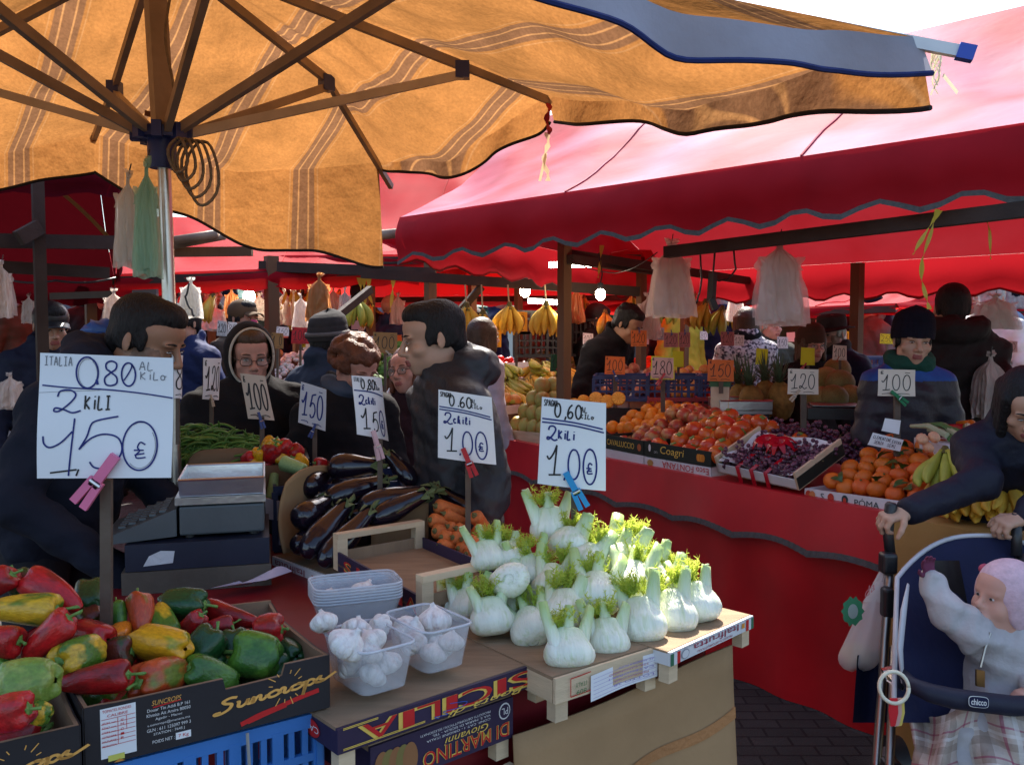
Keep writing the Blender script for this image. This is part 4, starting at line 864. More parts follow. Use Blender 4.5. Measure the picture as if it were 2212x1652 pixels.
CAR = [(1035,1115,940,1092,36),(1020,1140,928,1122,34),(1050,1150,958,1108,30),(1015,1160,938,1146,36),(1030,1165,952,1160,34),(1040,1170,966,1136,30),(1062,1178,984,1140,32),(1050,1185,976,1160,34),(1066,1195,996,1164,32),(1060,1205,988,1184,32),(1060,1190,1006,1196,30),(1020,1190,948,1178,34),(1072,1168,1024,1112,36),(1074,1175,1030,1142,32),(1085,1185,1012,1168,34),(1075,1200,1020,1190,30)]
for i, (u0,v0,u1,v1,wp) in enumerate(CAR):
    d = 2.62-(v1-1100)/100*.16; put(CA, span(at(u0,v0,d+.10), at(u1,v1,d), wp/FPX*d, 1, pr.uniform(0, 6)),
     {0:'topmost carrot with its crown against the aubergines',12:'long carrot lying behind the sign stick at the right',14:'lowest right carrot touching the fennel'}.get(i, 'carrot with its cut crown turned outwards in the little heap'), None if i in (0,12,14) else 'carrots in the heap')
k = MB(); k.ell(at(1020,1190,2.62)+V((0,.02,-.06)), (.11,.09,.10), 14, 8); tag(k.build('sacking', m_cardd, None, 'all'), 'brown sacking under the carrots, hardly seen', 'sacking')
# fennel
def make_fennel(seed):
    q = random.Random(seed); t = thing('fennel_bulb', 'fennel', 'fennel'); b = MB(); n = 5
    FZ = [(0,.14),(.012,.27),(.05,.39),(.12,.475),(.21,.515),(.32,.495),(.42,.44),(.52,.37),(.61,.315),(.68,.26),(.72,.12)]
    def P(a, v):
        th = 2*math.pi*a; x = v*(len(FZ)-1); i = min(int(x), len(FZ)-2); f = x-i; z = lerp(FZ[i][0], FZ[i+1][0], f); r = lerp(FZ[i][1], FZ[i+1][1], f)
        lf = 1+.11*((th/(2*math.pi)*3+z*.35+seed*.13) % 1)*(.4+z)-.03+.012*math.cos(30*th+3*math.sin(th*2))+.03*math.cos(2*th+seed)*z
        return V((r*lf*math.cos(th)*(1+.25*max(0, z-.5)), (.80-.22*max(0, z-.3))*r*lf*math.sin(th), z))
    b.grid(P, 56, 24, wrapu=True); b.add([P(i/56, 0)+V((0,0,.012)) for i in range(56)], [tuple(range(55, -1, -1))])
    ns = q.choice((2, 3, 3)); st = []; ang0 = q.uniform(-.4, .4)
    for i in range(ns):
        x = (i-(ns-1)/2)*(.56 if ns == 2 else .36); tip = V((x*1.55+ang0*.2, q.uniform(-.12, .12), q.uniform(.90, 1.16))); st.append((V((x*.75, 0, .5)), tip))
        b.tube([(x*.52,0,.20), (x*.78,.02*i,.44), (x*1.05,.02*i,.62), tuple(lerp(V((x*1.15, 0, .68)), tip, .5)), tuple(tip)], [.27,.24,.19,.155,.135], 14, 0, flat=.64)
        b.ell(tip, (.085,.065,.02), 10, 4, m=2)
    b.build('bulb', [m_fen, m_fenst, m_fencut], t, 'all')
    f = MB()
    for i in range(5):
        s0 = V((q.uniform(-.3, .3), q.uniform(-.16, .16), q.uniform(.66, .86)))
        for j in range(7):
            d = V((q.uniform(-.8, .8), q.uniform(-.8, .8), q.uniform(.35, 1.1))).normalized(); L = q.uniform(.18, .46); p = s0.copy(); pts = [p.copy()]
            for s_ in range(5): p = p+d*L/5; d = (d+V((q.uniform(-.3,.3), q.uniform(-.3,.3), q.uniform(-.2,.1)))).normalized(); pts.append(p.copy())
            f.strip(pts, V((.011,.005,.002)))
            for pp in pts[1:]:
                for h in range(7):
                    e = V((q.uniform(-1,1), q.uniform(-1,1), q.uniform(-.6,1))).normalized()*q.uniform(.05,.13); w_ = e.orthogonal().normalized()*.009; f.add([pp-w_, pp+w_, pp+e+w_*.4, pp+e-w_*.4], [(0,1,2,3)])
    f.build('fronds', m_frond, t, False); return t
m_fen = M('fennel_white', (.80,.82,.68), .36, .45, .12, 5, .35, 26, stretch=(1,1,.13), sss=.15, rv=.06, col2=(.56,.64,.38), c2s=9, c2=(.52,.78))
n_ = m_fen.node_tree.nodes; l_ = m_fen.node_tree.links; sx_ = n_.new('ShaderNodeSeparateXYZ'); l_.new([q for q in n_ if q.type == 'TEX_COORD'][0].outputs['Object'], sx_.inputs[0]); mr_ = n_.new('ShaderNodeMapRange'); mr_.inputs[1].default_value = .38; mr_.inputs[2].default_value = 1.0; l_.new(sx_.outputs[2], mr_.inputs[0])
mx_ = n_.new('ShaderNodeMix'); mx_.data_type = 'RGBA'; ia_ = [q for q in mx_.inputs if q.type == 'RGBA']; l_.new(mr_.outputs[0], mx_.inputs['Factor']); l_.new(n_['Principled BSDF'].inputs['Base Color'].links[0].from_socket, ia_[0]); ia_[1].default_value = (.40,.56,.20,1); l_.new([q for q in mx_.outputs if q.type == 'RGBA'][0], n_['Principled BSDF'].inputs['Base Color'])
m_fenst = M('fennel_stalk', (.52,.66,.30), .42, .4, .12, 4, .15, 30, stretch=(1,1,.2)); m_fencut = M('fennel_cut', (.66,.68,.42), .6)
m_frond = M('fennel_frond', (.30,.40,.06), .6, .3, .3, 12, trans=.5, tcol=(.80,.88,.16))
FEN = [make_fennel(s) for s in (1, 5, 9, 14, 22, 31, 47)]
FL = [  # base u,v depth ; top u,v depth ; width px ; label
 (1066,1372,1.90,1052,1255,1.94,92,'fennel bulb standing alone on the crate at the left front of the heap'), (1232,1446,1.76,1222,1318,1.82,108,'biggest fennel bulb in front, above the paper label'),
 (1316,1420,1.84,1304,1300,1.90,90,'front fennel bulb second from the left, right of the biggest'), (1394,1390,1.90,1372,1250,1.98,96,'front fennel bulb with a full tuft of fronds at the middle of the crate edge'),
 (1468,1368,1.96,1440,1235,2.04,88,'front fennel bulb beside the Italfrutta crate'), (1522,1344,2.02,1484,1222,2.08,88,'rightmost fennel bulb standing on the Italfrutta crate'),
 (1152,1388,1.86,1132,1290,1.98,84,'fennel bulb tilted in the gap behind the lone one'), (1216,1362,1.90,1224,1240,2.0,92,'fennel bulb in the second row behind the biggest'),
 (1292,1322,1.96,1290,1205,2.06,98,'fennel bulb in the second row right of the middle'), (1362,1300,2.02,1372,1180,2.12,88,'fennel bulb in the second row bright with sun'),
 (1440,1300,2.08,1442,1205,2.16,80,'sunlit leafy fennel bulb behind the right front ones'), (1190,1300,2.0,1200,1190,2.1,84,'fennel bulb in the third row left of the middle'),
 (1098,1250,1.93,1110,1262,2.10,86,'fennel bulb lying with its round root disc to the viewer'), (1160,1265,2.08,1130,1170,2.12,78,'fennel bulb leaning left in the upper left of the heap'),
 (1106,1228,2.1,1080,1150,2.16,76,'fennel bulb at the left shoulder of the heap beside the carrots'), (1060,1232,2.08,1040,1140,2.12,74,'fennel bulb next to the carrots with long stalks'),
 (1190,1170,2.22,1184,1062,2.24,84,'topmost fennel bulb with a tall stalk'), (1222,1200,2.14,1240,1118,2.2,92,'fennel bulb just below the topmost one'),
 (1248,1240,2.08,1290,1155,2.16,92,'fennel bulb in the upper middle lying on its side'), (1340,1230,2.16,1366,1130,2.2,96,'sunlit fennel bulb at the upper right of the heap'),
 (1316,1250,2.12,1308,1160,2.2,84,'glowing sunlit fennel bulb behind the upper middle ones'), (1404,1262,2.14,1410,1180,2.2,76,'sunlit fennel bulb between upper right and right front'),
 (1008,1340,2.0,1010,1245,2.06,76,'shaded fennel bulb behind the lone one with dark fronds'), (972,1332,2.04,985,1255,2.1,64,'fennel bulb at the far left of the heap by the open crate'),
 (1112,1345,1.98,1100,1262,2.06,70,'fennel bulb seen mostly as green stalks behind the lone one'), (1270,1280,2.14,1260,1190,2.2,84,'fennel bulb buried in the middle of the heap'), (1150,1335,2.04,1170,1240,2.1,84,'fennel bulb buried at the left of the heap')]
for i, (u0,v0,d0,u1,v1,d1,wp,lb) in enumerate(FL): put(FEN[i % 7], span(at(u0,v0,d0), at(u1,v1,d1), wp*1.08/FPX*d0, 1, pr.uniform(-.5, .5)+(math.pi if i % 3 == 0 else 0)), lb)
for i in range(10):
    p = at(1120+pr.random()*260, 1290+pr.random()*40, 2.16+.1*pr.random()); put(FEN[i % 7], TRS(p-V((0,0,.05)), (pr.uniform(-.5,.5), pr.uniform(-.5,.5), pr.uniform(0,6)), (.085,.085,.11)), 'fennel bulb deep inside the heap, hardly showing', 'fennel deep in the heap')
# garlic and its punnets
m_clear = M('clear_punnet', (.75,.78,.82), .22, .5, .05, 5, alpha=.22); m_rim = M('punnet_rim', (.72,.75,.8), .25, .5, .05, 5, alpha=.5)
def punnet(label, c, ax, L, W, H, group=None, name='garlic_punnet', n=1):
    x = V((ax[0], ax[1], 0)).normalized(); y = V((-x.y, x.x, 0)); t = thing(name, label, 'punnet', c, group)
    def ring(a, s, z):
        th = 2*math.pi*a; cx, sx_ = math.cos(th), math.sin(th); e = .32
        return V(c)+x*(math.copysign(abs(cx)**e, cx)*L/2*s)+y*(math.copysign(abs(sx_)**e, sx_)*W/2*s)+V((0,0,z))
    k = MB(); k.grid(lambda a, b: ring(a, (.80+.20*b)*(1+.006*(round(a*56) % 2)), H*b), 56, 6, wrapu=True); k.grid(lambda a, b: ring(a, .80*b+.001, .001), 56, 2, wrapu=True); k.build('tray', m_clear, t, 'all', solid=.0008)
    k = MB(); k.tube([ring(i/64, 1.01, H) for i in range(65)], .0028, 6); k.build('rim', m_rim, t, 'all'); return t, ring
PC1 = (at(786,1520,1.58)+V((0,.055,.0))); PC1.z = .948; PC2 = at(925,1478,1.74); PC2.z = .948
pax = (-.62, .78)
punnet('clear plastic punnet heaped with garlic at the front corner of the SICILIA crate', PC1, pax, .165, .118, .085); punnet('clear plastic punnet heaped with garlic behind the first one', PC2, pax, .165, .112, .085)
PC3 = at(768,1345,1.98); PC3.z = .949
for i in range(6): punnet('empty clear punnet nested in the stack behind the garlic', PC3+V((0,0,.0065*i)), (.93,.36), .195, .125, .060, 'nested empty punnets', 'empty_punnet') if i < 5 else punnet('topmost punnet of the nested stack holding two garlic bulbs', PC3+V((0,0,.0065*i)), (.93,.36), .195, .125, .060, None, 'garlic_punnet')
def make_garlic(seed):
    q = random.Random(seed); t = thing('garlic_bulb', 'garlic', 'garlic'); b = MB(); n = q.choice((7, 8, 9))
    def P(a, v):
        GZ = [(0,.10),(.015,.24),(.06,.36),(.16,.46),(.30,.50),(.44,.48),(.56,.40),(.65,.29),(.71,.19),(.76,.12),(.82,.085)]
        th = 2*math.pi*a; x = v*(len(GZ)-1); i = min(int(x), len(GZ)-2); f = x-i; z = lerp(GZ[i][0], GZ[i+1][0], f); r = lerp(GZ[i][1], GZ[i+1][1], f)
        r *= .86+.24*abs(math.cos(n*.5*th+seed+.35*math.sin(z*4)))**.45*math.sin(math.pi*min(1, .12+z*1.15))+.05*noise.noise(V((math.cos(th)*2+seed, math.sin(th)*2, z*3)))
        return V((r*math.cos(th)+.04*z*z, r*math.sin(th), z))
    b.grid(P, 72, 22, wrapu=True); b.tube([(.02,0,.74),(.035,0,.80),(.055,.02,.86)], [.10,.07,.075], 8); b.build('bulb', m_gar, t, 'all')
    r_ = MB(); r_.ell((0,0,.02), (.14,.14,.04), 12, 5); r_.build('root_plate', M('garlic_root', (.40,.30,.20), .9, bump=.5, bs=60), t, 'all'); return t
m_gar = M('garlic_skin', (.80,.77,.73), .5, .35, .12, 9, .5, 30, stretch=(1,1,.14), rv=.06, sss=.08, col2=(.56,.47,.44), c2s=6, c2=(.52,.78))
GA = [make_garlic(3), make_garlic(8)]
def garl(c, dia, label, rot=None, group=None):
    put(GA[pr.randrange(2)], TRS(V(c)-V((0,0,dia*.40)), rot or (pr.uniform(-.9,.9), pr.uniform(-.9,.9), pr.uniform(0,6)), dia), label, group)
for u,v,d,dia,lb in ((733,1382,1.57,.068,'biggest garlic bulb heaped at the front of the first punnet'),(816,1378,1.60,.056,'garlic bulb at the right of the first punnet'),(704,1340,1.63,.050,'garlic bulb with a twisted neck at the left rim of the first punnet'),(766,1355,1.65,.056,'garlic bulb at the back of the first punnet'),(790,1402,1.585,.048,'small garlic bulb at the front rim of the first punnet'),
 (874,1350,1.74,.062,'garlic bulb with a pale neck at the left of the second punnet'),(940,1338,1.78,.070,'big garlic bulb heaped at the right of the second punnet'),(828,1338,1.72,.046,'garlic bulb between the two punnets at the back'),(905,1372,1.71,.05,'garlic bulb at the front rim of the second punnet'),
 (780,1275,1.97,.06,'garlic bulb in the topmost punnet of the stack'),(712,1284,1.97,.044,'small garlic bulb in the left corner of the topmost punnet')): garl(at(u,v,d), dia, lb)
for C_, nm in ((PC1, 'first'), (PC2, 'second')):
    x = V((pax[0], pax[1], 0)).normalized(); y = V((-x.y, x.x, 0))
    for i in range(6): garl(C_+x*(.042*(i % 3-1))+y*(.024*(1 if i < 3 else -1))+V((0,0,.032+.012*(i % 2))), .05, f'garlic bulb seen through the clear wall of the {nm} punnet', None, f'garlic inside the {nm} punnet')
# ================================================================ price signs
m_cardw = M('sign_card', (.80,.81,.82), .55, .35, .04, 5, .06, 18); m_cardback = M('sign_card_back', (.12,.10,.09), .8)
CARDC = {'white': m_cardw, 'beige': M('card_beige', (.55,.47,.38), .7, .2, .06, 5), 'grey': M('card_grey', (.55,.56,.60), .7, .2, .10, 12), 'cream': M('card_cream', (.66,.58,.48), .6, .2, .05), 'pink': M('card_pink', (.60,.38,.36), .7, .2, .06),
 'orange': M('card_orange', (.80,.24,.07), .7, .2, .06, trans=.3), 'yellow': M('card_yellow', (.72,.74,.05), .7, .2, .06, trans=.3), 'amber': M('card_amber', (.78,.42,.05), .7, .2, .06, trans=.3), 'green': M('card_green', (.02,.10,.03), .6), 'red': M('card_red', (.50,.02,.03), .7), 'rose': M('card_rose', (.42,.16,.16), .7, .2, .1), 'brown': M('card_brown', (.34,.17,.06), .8), 'hotpink': M('card_hotpink', (.75,.08,.25), .7)}
PEGC = {'pink': M('peg_pink', (.70,.16,.30), .35, .5), 'palepink': M('peg_pale_pink', (.68,.45,.48), .5), 'red': M('peg_red', (.45,.01,.02), .35, .5), 'blue': M('peg_blue', (.02,.30,.62), .35, .5), 'navy': M('peg_navy', (.03,.05,.2), .4), 'green': M('peg_green', (.01,.16,.06), .4), 'wood': M('peg_wood', (.45,.36,.26), .7), 'rust': M('peg_rust', (.35,.08,.03), .6)}
m_post = M('rusty_post', (.10,.07,.05), .6, .4, .3, 10, .2, 60)
def big_text(k, fm, asp, top, mid, price, sc=1., spain=None, dbl=False, slant=0, pw=1.):
    w = .014*sc
    hand(k, spain or 'ITALIA', .035, .905, .036, .07, .007*sc, fm, 2 if not spain else 1, asp)
    if sc <= 1.01:
        for cx in (.356,): stroke(k, EL(cx, .855, .082, .125, 80, -395), w, fm, 0, asp=asp); stroke(k, EL(cx+.004, .85, .070, .115, 60, -340), .004, fm, 2, asp=asp)
        stroke(k, [(.435,.76),(.425,.80)], .022, fm, 0, asp=asp)
        hand(k, '8', .475, .755, .145, .20, w, fm, 0, asp, .0); stroke(k, EL(.665, .85, .052, .095, 60, -390), w, fm, 0, asp=asp); stroke(k, [(.63,.80),(.66,.85),(.685,.90),(.69,.93)], w*.8, fm, 0, asp=asp)
        hand(k, 'AL', .745, .89, .06, .068, .007, fm, 2, asp); hand(k, 'KiLo', .75, .812, .055, .065, .007, fm, 2, asp)
        stroke(k, [(.025,.745),(.25,.728),(.5,.722),(.75,.70),(.995,.665)], .012, fm, 0, asp=asp); stroke(k, [(.0,.685),(.2,.70),(.45,.715)], .003, fm, 2, asp=asp)
        hand(k, '2', .11, .53, .24, .18, w, fm, 0, asp); hand(k, 'KiLI', .34, .56, .055, .11, w, fm, 1, asp)
        for p in ([(.046,.34),(.055,.28),(.10,.25),(.18,.29),(.262,.38)], [(.275,.485),(.262,.30),(.238,.02)], [(.10,.045),(.30,.072)], [(.315,.075),(.295,.02)],
                  [(.595,.505),(.52,.49),(.43,.465),(.395,.43),(.37,.34),(.315,.235)], [(.315,.235),(.40,.325),(.50,.36),(.60,.33),(.632,.23),(.58,.12),(.50,.082),(.43,.09),(.395,.135)]): stroke(k, p, w, fm, 0 if len(p) > 2 else 1, asp=asp)
        stroke(k, EL(.763, .265, .127, .20, 120, -400, 18), w, fm, 0, asp=asp); stroke(k, EL(.765, .262, .112, .18, 40, -170), .004, fm, 2, asp=asp); hand(k, '€', .715, .165, .12, .13, .012, fm, 0, asp)
        return
    x = .20
    hand(k, top, x, .79, .125, .155, w, fm, 1, asp, .02); hand(k, 'AL', .60, .87, .06, .06, .008*sc, fm, 1, asp); hand(k, 'KILo', .60, .80, .055, .05, .008*sc, fm, 1, asp)
    stroke(k, [(.02,.755),(.5,.745),(.95,.70)], w*.9, fm, 0, asp=asp)
    if dbl: stroke(k, [(.02,.715),(.5,.71),(.97,.66)], w*.9, fm, 0, asp=asp)
    hand(k, mid[0], .10, .52, .19, .16, w, fm, 0, asp); hand(k, mid[1], .27, .545, .075, .10, w, fm, 0, asp)
    hand(k, '1', .12, .12, .26, .35, w, fm, 1, asp); hand(k, ',', .35, .10, .1, .12, w, fm, 0, asp)
    if price[1] == '0': stroke(k, EL(.52, .27, .085, .17, 100, -385), w, fm, 0, asp=asp)
    else: hand(k, '5', .40, .11, .24, .32, w, fm, 1, asp)
    stroke(k, EL(.76, .26, .10, .20, 100, -400), w, fm, 0, asp=asp); hand(k, '€', .70, .18, .13, .12, w*.9, fm, 0, asp)
def sign(label, c, d, color='white', text=None, big=None, post=None, peg=None, curl=0., dr=0., clip=False, group=None, ink=1, border=None, sc=1.6):
    # c: TL TR BR BL in pixels; post: (u, vtop, vbottom, width px); peg: (u0, v0, u1, v1, colour)
    TL, TR, BR_, BL_ = at(*c[0], d), at(*c[1], d+dr), at(*c[2], d+dr), at(*c[3], d)
    n = ((BR_-BL_).cross(TL-BL_)).normalized(); wd = ((TR-TL).length+(BR_-BL_).length)/2; ht = ((TL-BL_).length+(TR-BR_).length)/2; asp = wd/ht
    base = at(post[0], post[2], d+.012) if post else lerp(BL_, BR_, .5)
    t = thing('price_sign', label, 'price sign', base, group)
    def fm(s, q, l): return lerp(lerp(BL_, BR_, s), lerp(TL, TR, s), q)+n*(l+curl*wd*(4*s*(1-s)-1.2*s*s)+.012*wd*math.sin(q*5+s*2))
    k = MB(); k.grid(lambda a, b: fm(a, b, 0), 14, 14); k.build('card', [CARDC[color]], t, 'all'); 
    k = MB(); k.grid(lambda a, b: fm(1-a, b, -.0018), 14, 14)
    for f0, f1 in (((0,0),(1,0)),((1,0),(1,1)),((1,1),(0,1)),((0,1),(0,0))): k.grid(lambda a, b: fm(lerp(f0[0], f1[0], a), lerp(f0[1], f1[1], a), -.0018*(1-b)), 10, 1)
    k.build('card_back', m_cardback if color == 'white' else CARDC[color], t)
    k = MB()
    if border:
        for a, b in (((.0,.02),(1,.02)),((.0,.98),(1,.98)),((.02,0),(.02,1)),((.98,0),(.98,1))): stroke(k, [a, b], .045, fm, 3, .0008, asp=asp)
    if big: big_text(k, fm, asp, *big)
    if text:
        n_ = len(text); cw = .86/max(n_, 2); hand(k, text, .08, .22, cw, .58, .035*sc/1.6, fm, ink, asp, .03); hand(k, '€', .05, .82, .12, .12, .02, fm, ink, asp)
        stroke(k, [(.72,.88),(.86,.88)], .02, fm, ink, asp=asp); stroke(k, [(.1,.08),(.3,.10),(.36,.06)], .02, fm, ink, asp=asp); stroke(k, [(.5,.08),(.7,.10),(.85,.07)], .02, fm, ink, asp=asp)
    if k.v: k.build('handwriting', [m_inkb, m_inkk, m_inkg, CARDC[border] if border else m_inkk], t, False)
    if post:
        k = MB(); w = post[3]/FPX*d; k.beam(at(post[0], post[1], d+.012), at(post[0], post[2], d+.012), w, w*.5, up=(0,-1,0)); k.build('post', m_post, t, False)
    if peg:
        u0, v0, u1, v1, pc = peg; a, b = at(u0, v0, d-.012), at(u1, v1, d-.012); L = (b-a).length; w = L*.16; sd_ = (b-a).cross(n).normalized()
        k = MB(); k.beam(a, lerp(a, b, .62)+sd_*w*.05, w, w*.5, up=n); k.beam(lerp(a, b, .5)+sd_*w*.45, b+sd_*w*.75, w*.8, w*.5, up=n); k.beam(lerp(a, b, .5)-sd_*w*.35, b-sd_*w*.45, w*.8, w*.5, up=n)
        po = k.build('clothes_peg', PEGC[pc], t, False); k = MB(); c_ = lerp(a, b, .55); k.tube([c_-sd_*w*.6+n*.003, c_+sd_*w*.6+n*.003], w*.22, 8); k.build('spring', m_steel, po, off=t['_w'])
    return t
sign('biggest white price card, reading 0.80, held by a pink peg above the peppers', [(85,762),(375,773),(371,1031),(80,1033)], 1.56, big=('0.80',('2','KiLI'),'150',1.0), post=(230,1035,1405,24), peg=(250,984,172,1092,'pink'))
sign('white price card reading 0,80 above the aubergines, held by a pale pink peg', [(760,811),(831,816),(846,953),(771,938)], 2.72, big=('0,80',('2','chili'),'150',1.7), post=(821,948,1072,11), peg=(806,930,824,992,'palepink'), curl=.10, dr=.10)
sign('white price card reading 0,60 above the carrots, held by a red peg', [(947,841),(1062,858),(1072,1004),(946,988)], 2.5, big=('0.60',('2','chili'),'100',1.5,'SPAGNA',True), post=(1011,1000,1180,12), peg=(1000,968,1026,1028,'red'), curl=.03)
sign('white price card reading 0,60 above the fennel, held by a blue peg', [(1171,857),(1310,871),(1309,1061),(1161,1044)], 2.2, big=('0,60',('2','KiLi'),'100',1.4,'SPAGNA',True), post=(1240,1050,1145,13), peg=(1222,1020,1264,1096,'blue'), curl=.04)
sign('pale price card reading 1,20 above the green beans', [(440,773),(482,774),(476,864),(437,862)], 3.1, 'white', '120', post=(457,860,940,8), peg=(455,852,462,878,'wood'), curl=.06, dr=.1)
sign('bent beige price card reading 1,00 above the yellow and red peppers', [(519,806),(574,812),(594,908),(536,904)], 3.0, 'beige', '100', post=(566,900,990,9), peg=(558,890,570,925,'navy'), curl=.05, dr=.05)
sign('faded grey price card reading 1,50 with a navy peg, left of the aubergines', [(650,824),(705,841),(703,931),(644,912)], 3.0, 'grey', '150', post=(680,922,1005,9), peg=(682,915,670,945,'navy'), ink=0)
sign('price card turned away behind the right edge of the big 0.80 card', [(372,766),(398,768),(392,862),(370,860)], 2.6, 'white', '80', post=(384,860,960,8), curl=.2, dr=.1)
# right-hand stall signs
def rs(label, u0, v0, u1, v1, d, color, text, pv, peg=None, pw=9, **kw): sign(label, [(u0,v0),(u1,v0+2),(u1,v1+1),(u0-2,v1)], d, color, text, post=((u0+u1)/2, v1-3, pv, pw) if pv else None, peg=peg, **kw)
rs('orange price card reading 100 with a navy peg, in front of the blue crates', 1308, 769, 1350, 808, 5.6, 'orange', '100', 880, (1324,800,1334,822,'navy'))
rs('pink price card with yellow border reading 180 and a red peg', 1407, 769, 1457, 819, 5.3, 'pink', '180', 890, (1436,806,1420,832,'red'), border='yellow')
rs('orange price card reading 150 above the cream scale pillar', 1530, 776, 1585, 823, 4.9, 'orange', '150', 850)
rs('pinkish price card reading 120 with a wooden peg, above the grapes', 1703, 796, 1768, 851, 4.35, 'cream', '120', 958, (1728,842,1708,866,'wood'), 12)
rs('cream price card reading 100 with a green peg, above the clementines', 1898, 797, 1977, 855, 3.75, 'cream', '100', 985, (1925,845,1960,872,'green'), 13)
rs('small cream price card reading 100 between the melons and the old man', 1800, 745, 1829, 777, 5.3, 'cream', '100', 850, (1812,770,1808,782,'rust'), 5)
rs('bright yellow blank card left of the pineapple crowns', 1634, 752, 1659, 787, 5.7, 'yellow', None, 850, None, 5)
rs('yellow blank card with a red peg before the woman in the brown cap', 1731, 750, 1760, 788, 5.5, 'yellow', None, 860, (1742,784,1730,800,'red'), 5)
rs('yellow card half hidden behind the pink 180 card', 1454, 757, 1477, 792, 5.9, 'yellow', None, 850, None, 5)
rs('dark green price card reading 110 in front of the bananas', 1190, 765, 1222, 802, 5.55, 'green', '110', 860, (1202,796,1216,812,'red'), 8)
for lb, u0, v0, u1, v1, c in (('orange card reading 120 hung by a black clip before the man in black', 1363, 713, 1397, 748, 'orange'), ('dull pink card hung by a black clip, left of its twin', 1434, 718, 1465, 750, 'rose'), ('dull rose card hung by a black clip, right of its twin', 1466, 717, 1491, 750, 'rose'), ('dull rose card hung by a black clip beside the red post', 1557, 716, 1586, 747, 'rose')):
    sign(lb, [(u0,v0),(u1,v0+1),(u1,v1),(u0,v1)], 6.2, c, '120', peg=((u0+u1)/2, v0-6, (u0+u1)/2+2, v0+6, 'navy'), sc=1.2)
rs('amber card reading 0,89 under the hanging bananas', 1046, 712, 1083, 749, 6.6, 'amber', '89', 830, None, 6); rs('amber card reading 1,50 behind the hanging bananas', 1092, 672, 1139, 715, 7.2, 'amber', '150', 800, None, 6)
rs('brown cardboard sign reading 2 chili 1,00 behind the second woman', 806, 717, 858, 762, 5.2, 'brown', '100', 860, (833,757,850,772,'wood'), 6)
rs('brown paper card reading 130 behind the hooded woman', 587, 718, 612, 752, 5.2, 'brown', '130', 830, None, 5); rs('red card reading 1,00 stuck above tomatoes in the distance', 631, 706, 667, 742, 5.6, 'red', '100', 800, None, 5)
rs('white card reading 1,50 behind the red one', 598, 705, 624, 725, 6.2, 'white', '150', None); rs('hot pink card hung among white ones', 543, 690, 556, 722, 5.8, 'hotpink', None, None); rs('pale card hung left of the hot pink one', 470, 692, 490, 725, 5.8, 'grey', '120', None); rs('pale card hung between the pale and the hot pink one', 493, 695, 512, 724, 5.9, 'grey', '80', None)
rs('yellow price card held up in the sunlit crowd', 1902, 720, 1930, 742, 8.2, 'yellow', '250', 800, None, 5); rs('pale pink price card at the right edge near the green box', 2160, 735, 2198, 760, 5.6, 'pink', '130', 800, None, 5)
# ================================================================ kitchen scale and its stand
m_scale = M('scale_grey_shell', (.075,.085,.09), .45, .45, .12, 9, .05, 90); m_inox = M('stainless_tray', (.62,.63,.64), .28, .5, .10, 14, .08, 50, metal=1)
sxa, sya = V((.963,.268,0)), V((-.268,.963,0)); S0 = at(572,1161,2.46)
def sb(mb, a0, a1, b0, b1, z0, z1): o = V((S0.x, S0.y, 0)); mb.slab([o+sxa*a0+sya*b0+V((0,0,z0)), o+sxa*a1+sya*b0+V((0,0,z0)), o+sxa*a1+sya*b1+V((0,0,z0)), o+sxa*a0+sya*b1+V((0,0,z0))], (0,0,z1-z0))
sc_ = thing('weighing_scale', 'grey shop weighing scale with steel tray behind the pepper box', 'scale', V((S0.x-.1, S0.y+.1, 1.03)))
k = MB(); sb(k, -.225, .0, 0, .28, 1.045, 1.125); bo = k.build('housing', m_scale, sc_, False); bv = bo.modifiers.new('bevel', 'BEVEL'); bv.width = .006; bv.segments = 2
k = MB(); o = V((S0.x, S0.y, 0)); P0 = lambda a, b, z: o+sxa*a+sya*b+V((0,0,z))
k.add([P0(-.232,.0,1.045),P0(-.232,.27,1.045),P0(-.232,.27,1.12),P0(-.232,.0,1.12),P0(-.42,-.02,1.035),P0(-.42,.25,1.035),P0(-.42,.25,1.05),P0(-.42,-.02,1.05)], [(0,1,2,3),(4,7,6,5),(0,3,7,4),(1,5,6,2),(3,2,6,7),(0,4,5,1)]); kp = k.build('keypad', m_scale, sc_, False)
k = MB(); 
for i in range(5):
    for j in range(6):
        a = -.27-.026*i; z = 1.12-(abs(a)-.232)/.188*.07; k.box(P0(a, .04+.035*j, z+.004), (.018,.022,.006), Matrix.Rotation(math.atan2(.268,.963), 3, 'Z'))
k.build('keys', M('key_grey', (.09,.11,.12), .5), kp, False, off=sc_['_w'])
k = MB(); sb(k, -.235, .004, -.005, .285, 1.130, 1.150); k.build('platform', m_inox, sc_, False)
k = MB(); tz0, tz1 = 1.152, 1.198
A4 = [(-.225,0),(.0,0),(.0,.29),(-.225,.29)]
sb(k, -.22, -.005, .005, .285, tz0, tz0+.003)
for i in range(4):
    (a0,b0),(a1,b1) = A4[i], A4[(i+1) % 4]; c0 = (-.1125, .145)
    f = lambda a, b, z: P0(lerp(a, c0[0], .03 if z == tz0 else 0), lerp(b, c0[1], .03 if z == tz0 else 0), z)
    k.add([f(a0,b0,tz0), f(a1,b1,tz0), f(a1,b1,tz1), f(a0,b0,tz1)], [(0,1,2,3)]); k.tube([P0(a0,b0,tz1), P0(a1,b1,tz1)], .003, 6)
k.build('tray', m_inox, sc_, False, solid=.002)
for a in (-.2, -.03):
    k = MB(); k.tube([P0(a,.03,1.036), P0(a,.03,1.046)], .014, 12); k.build('foot', m_black, sc_)
cb = thing('black_crate', 'flat black plastic box with a torn white sticker under the weighing scale', 'crate', V((S0.x-.1, S0.y+.1, .96)))
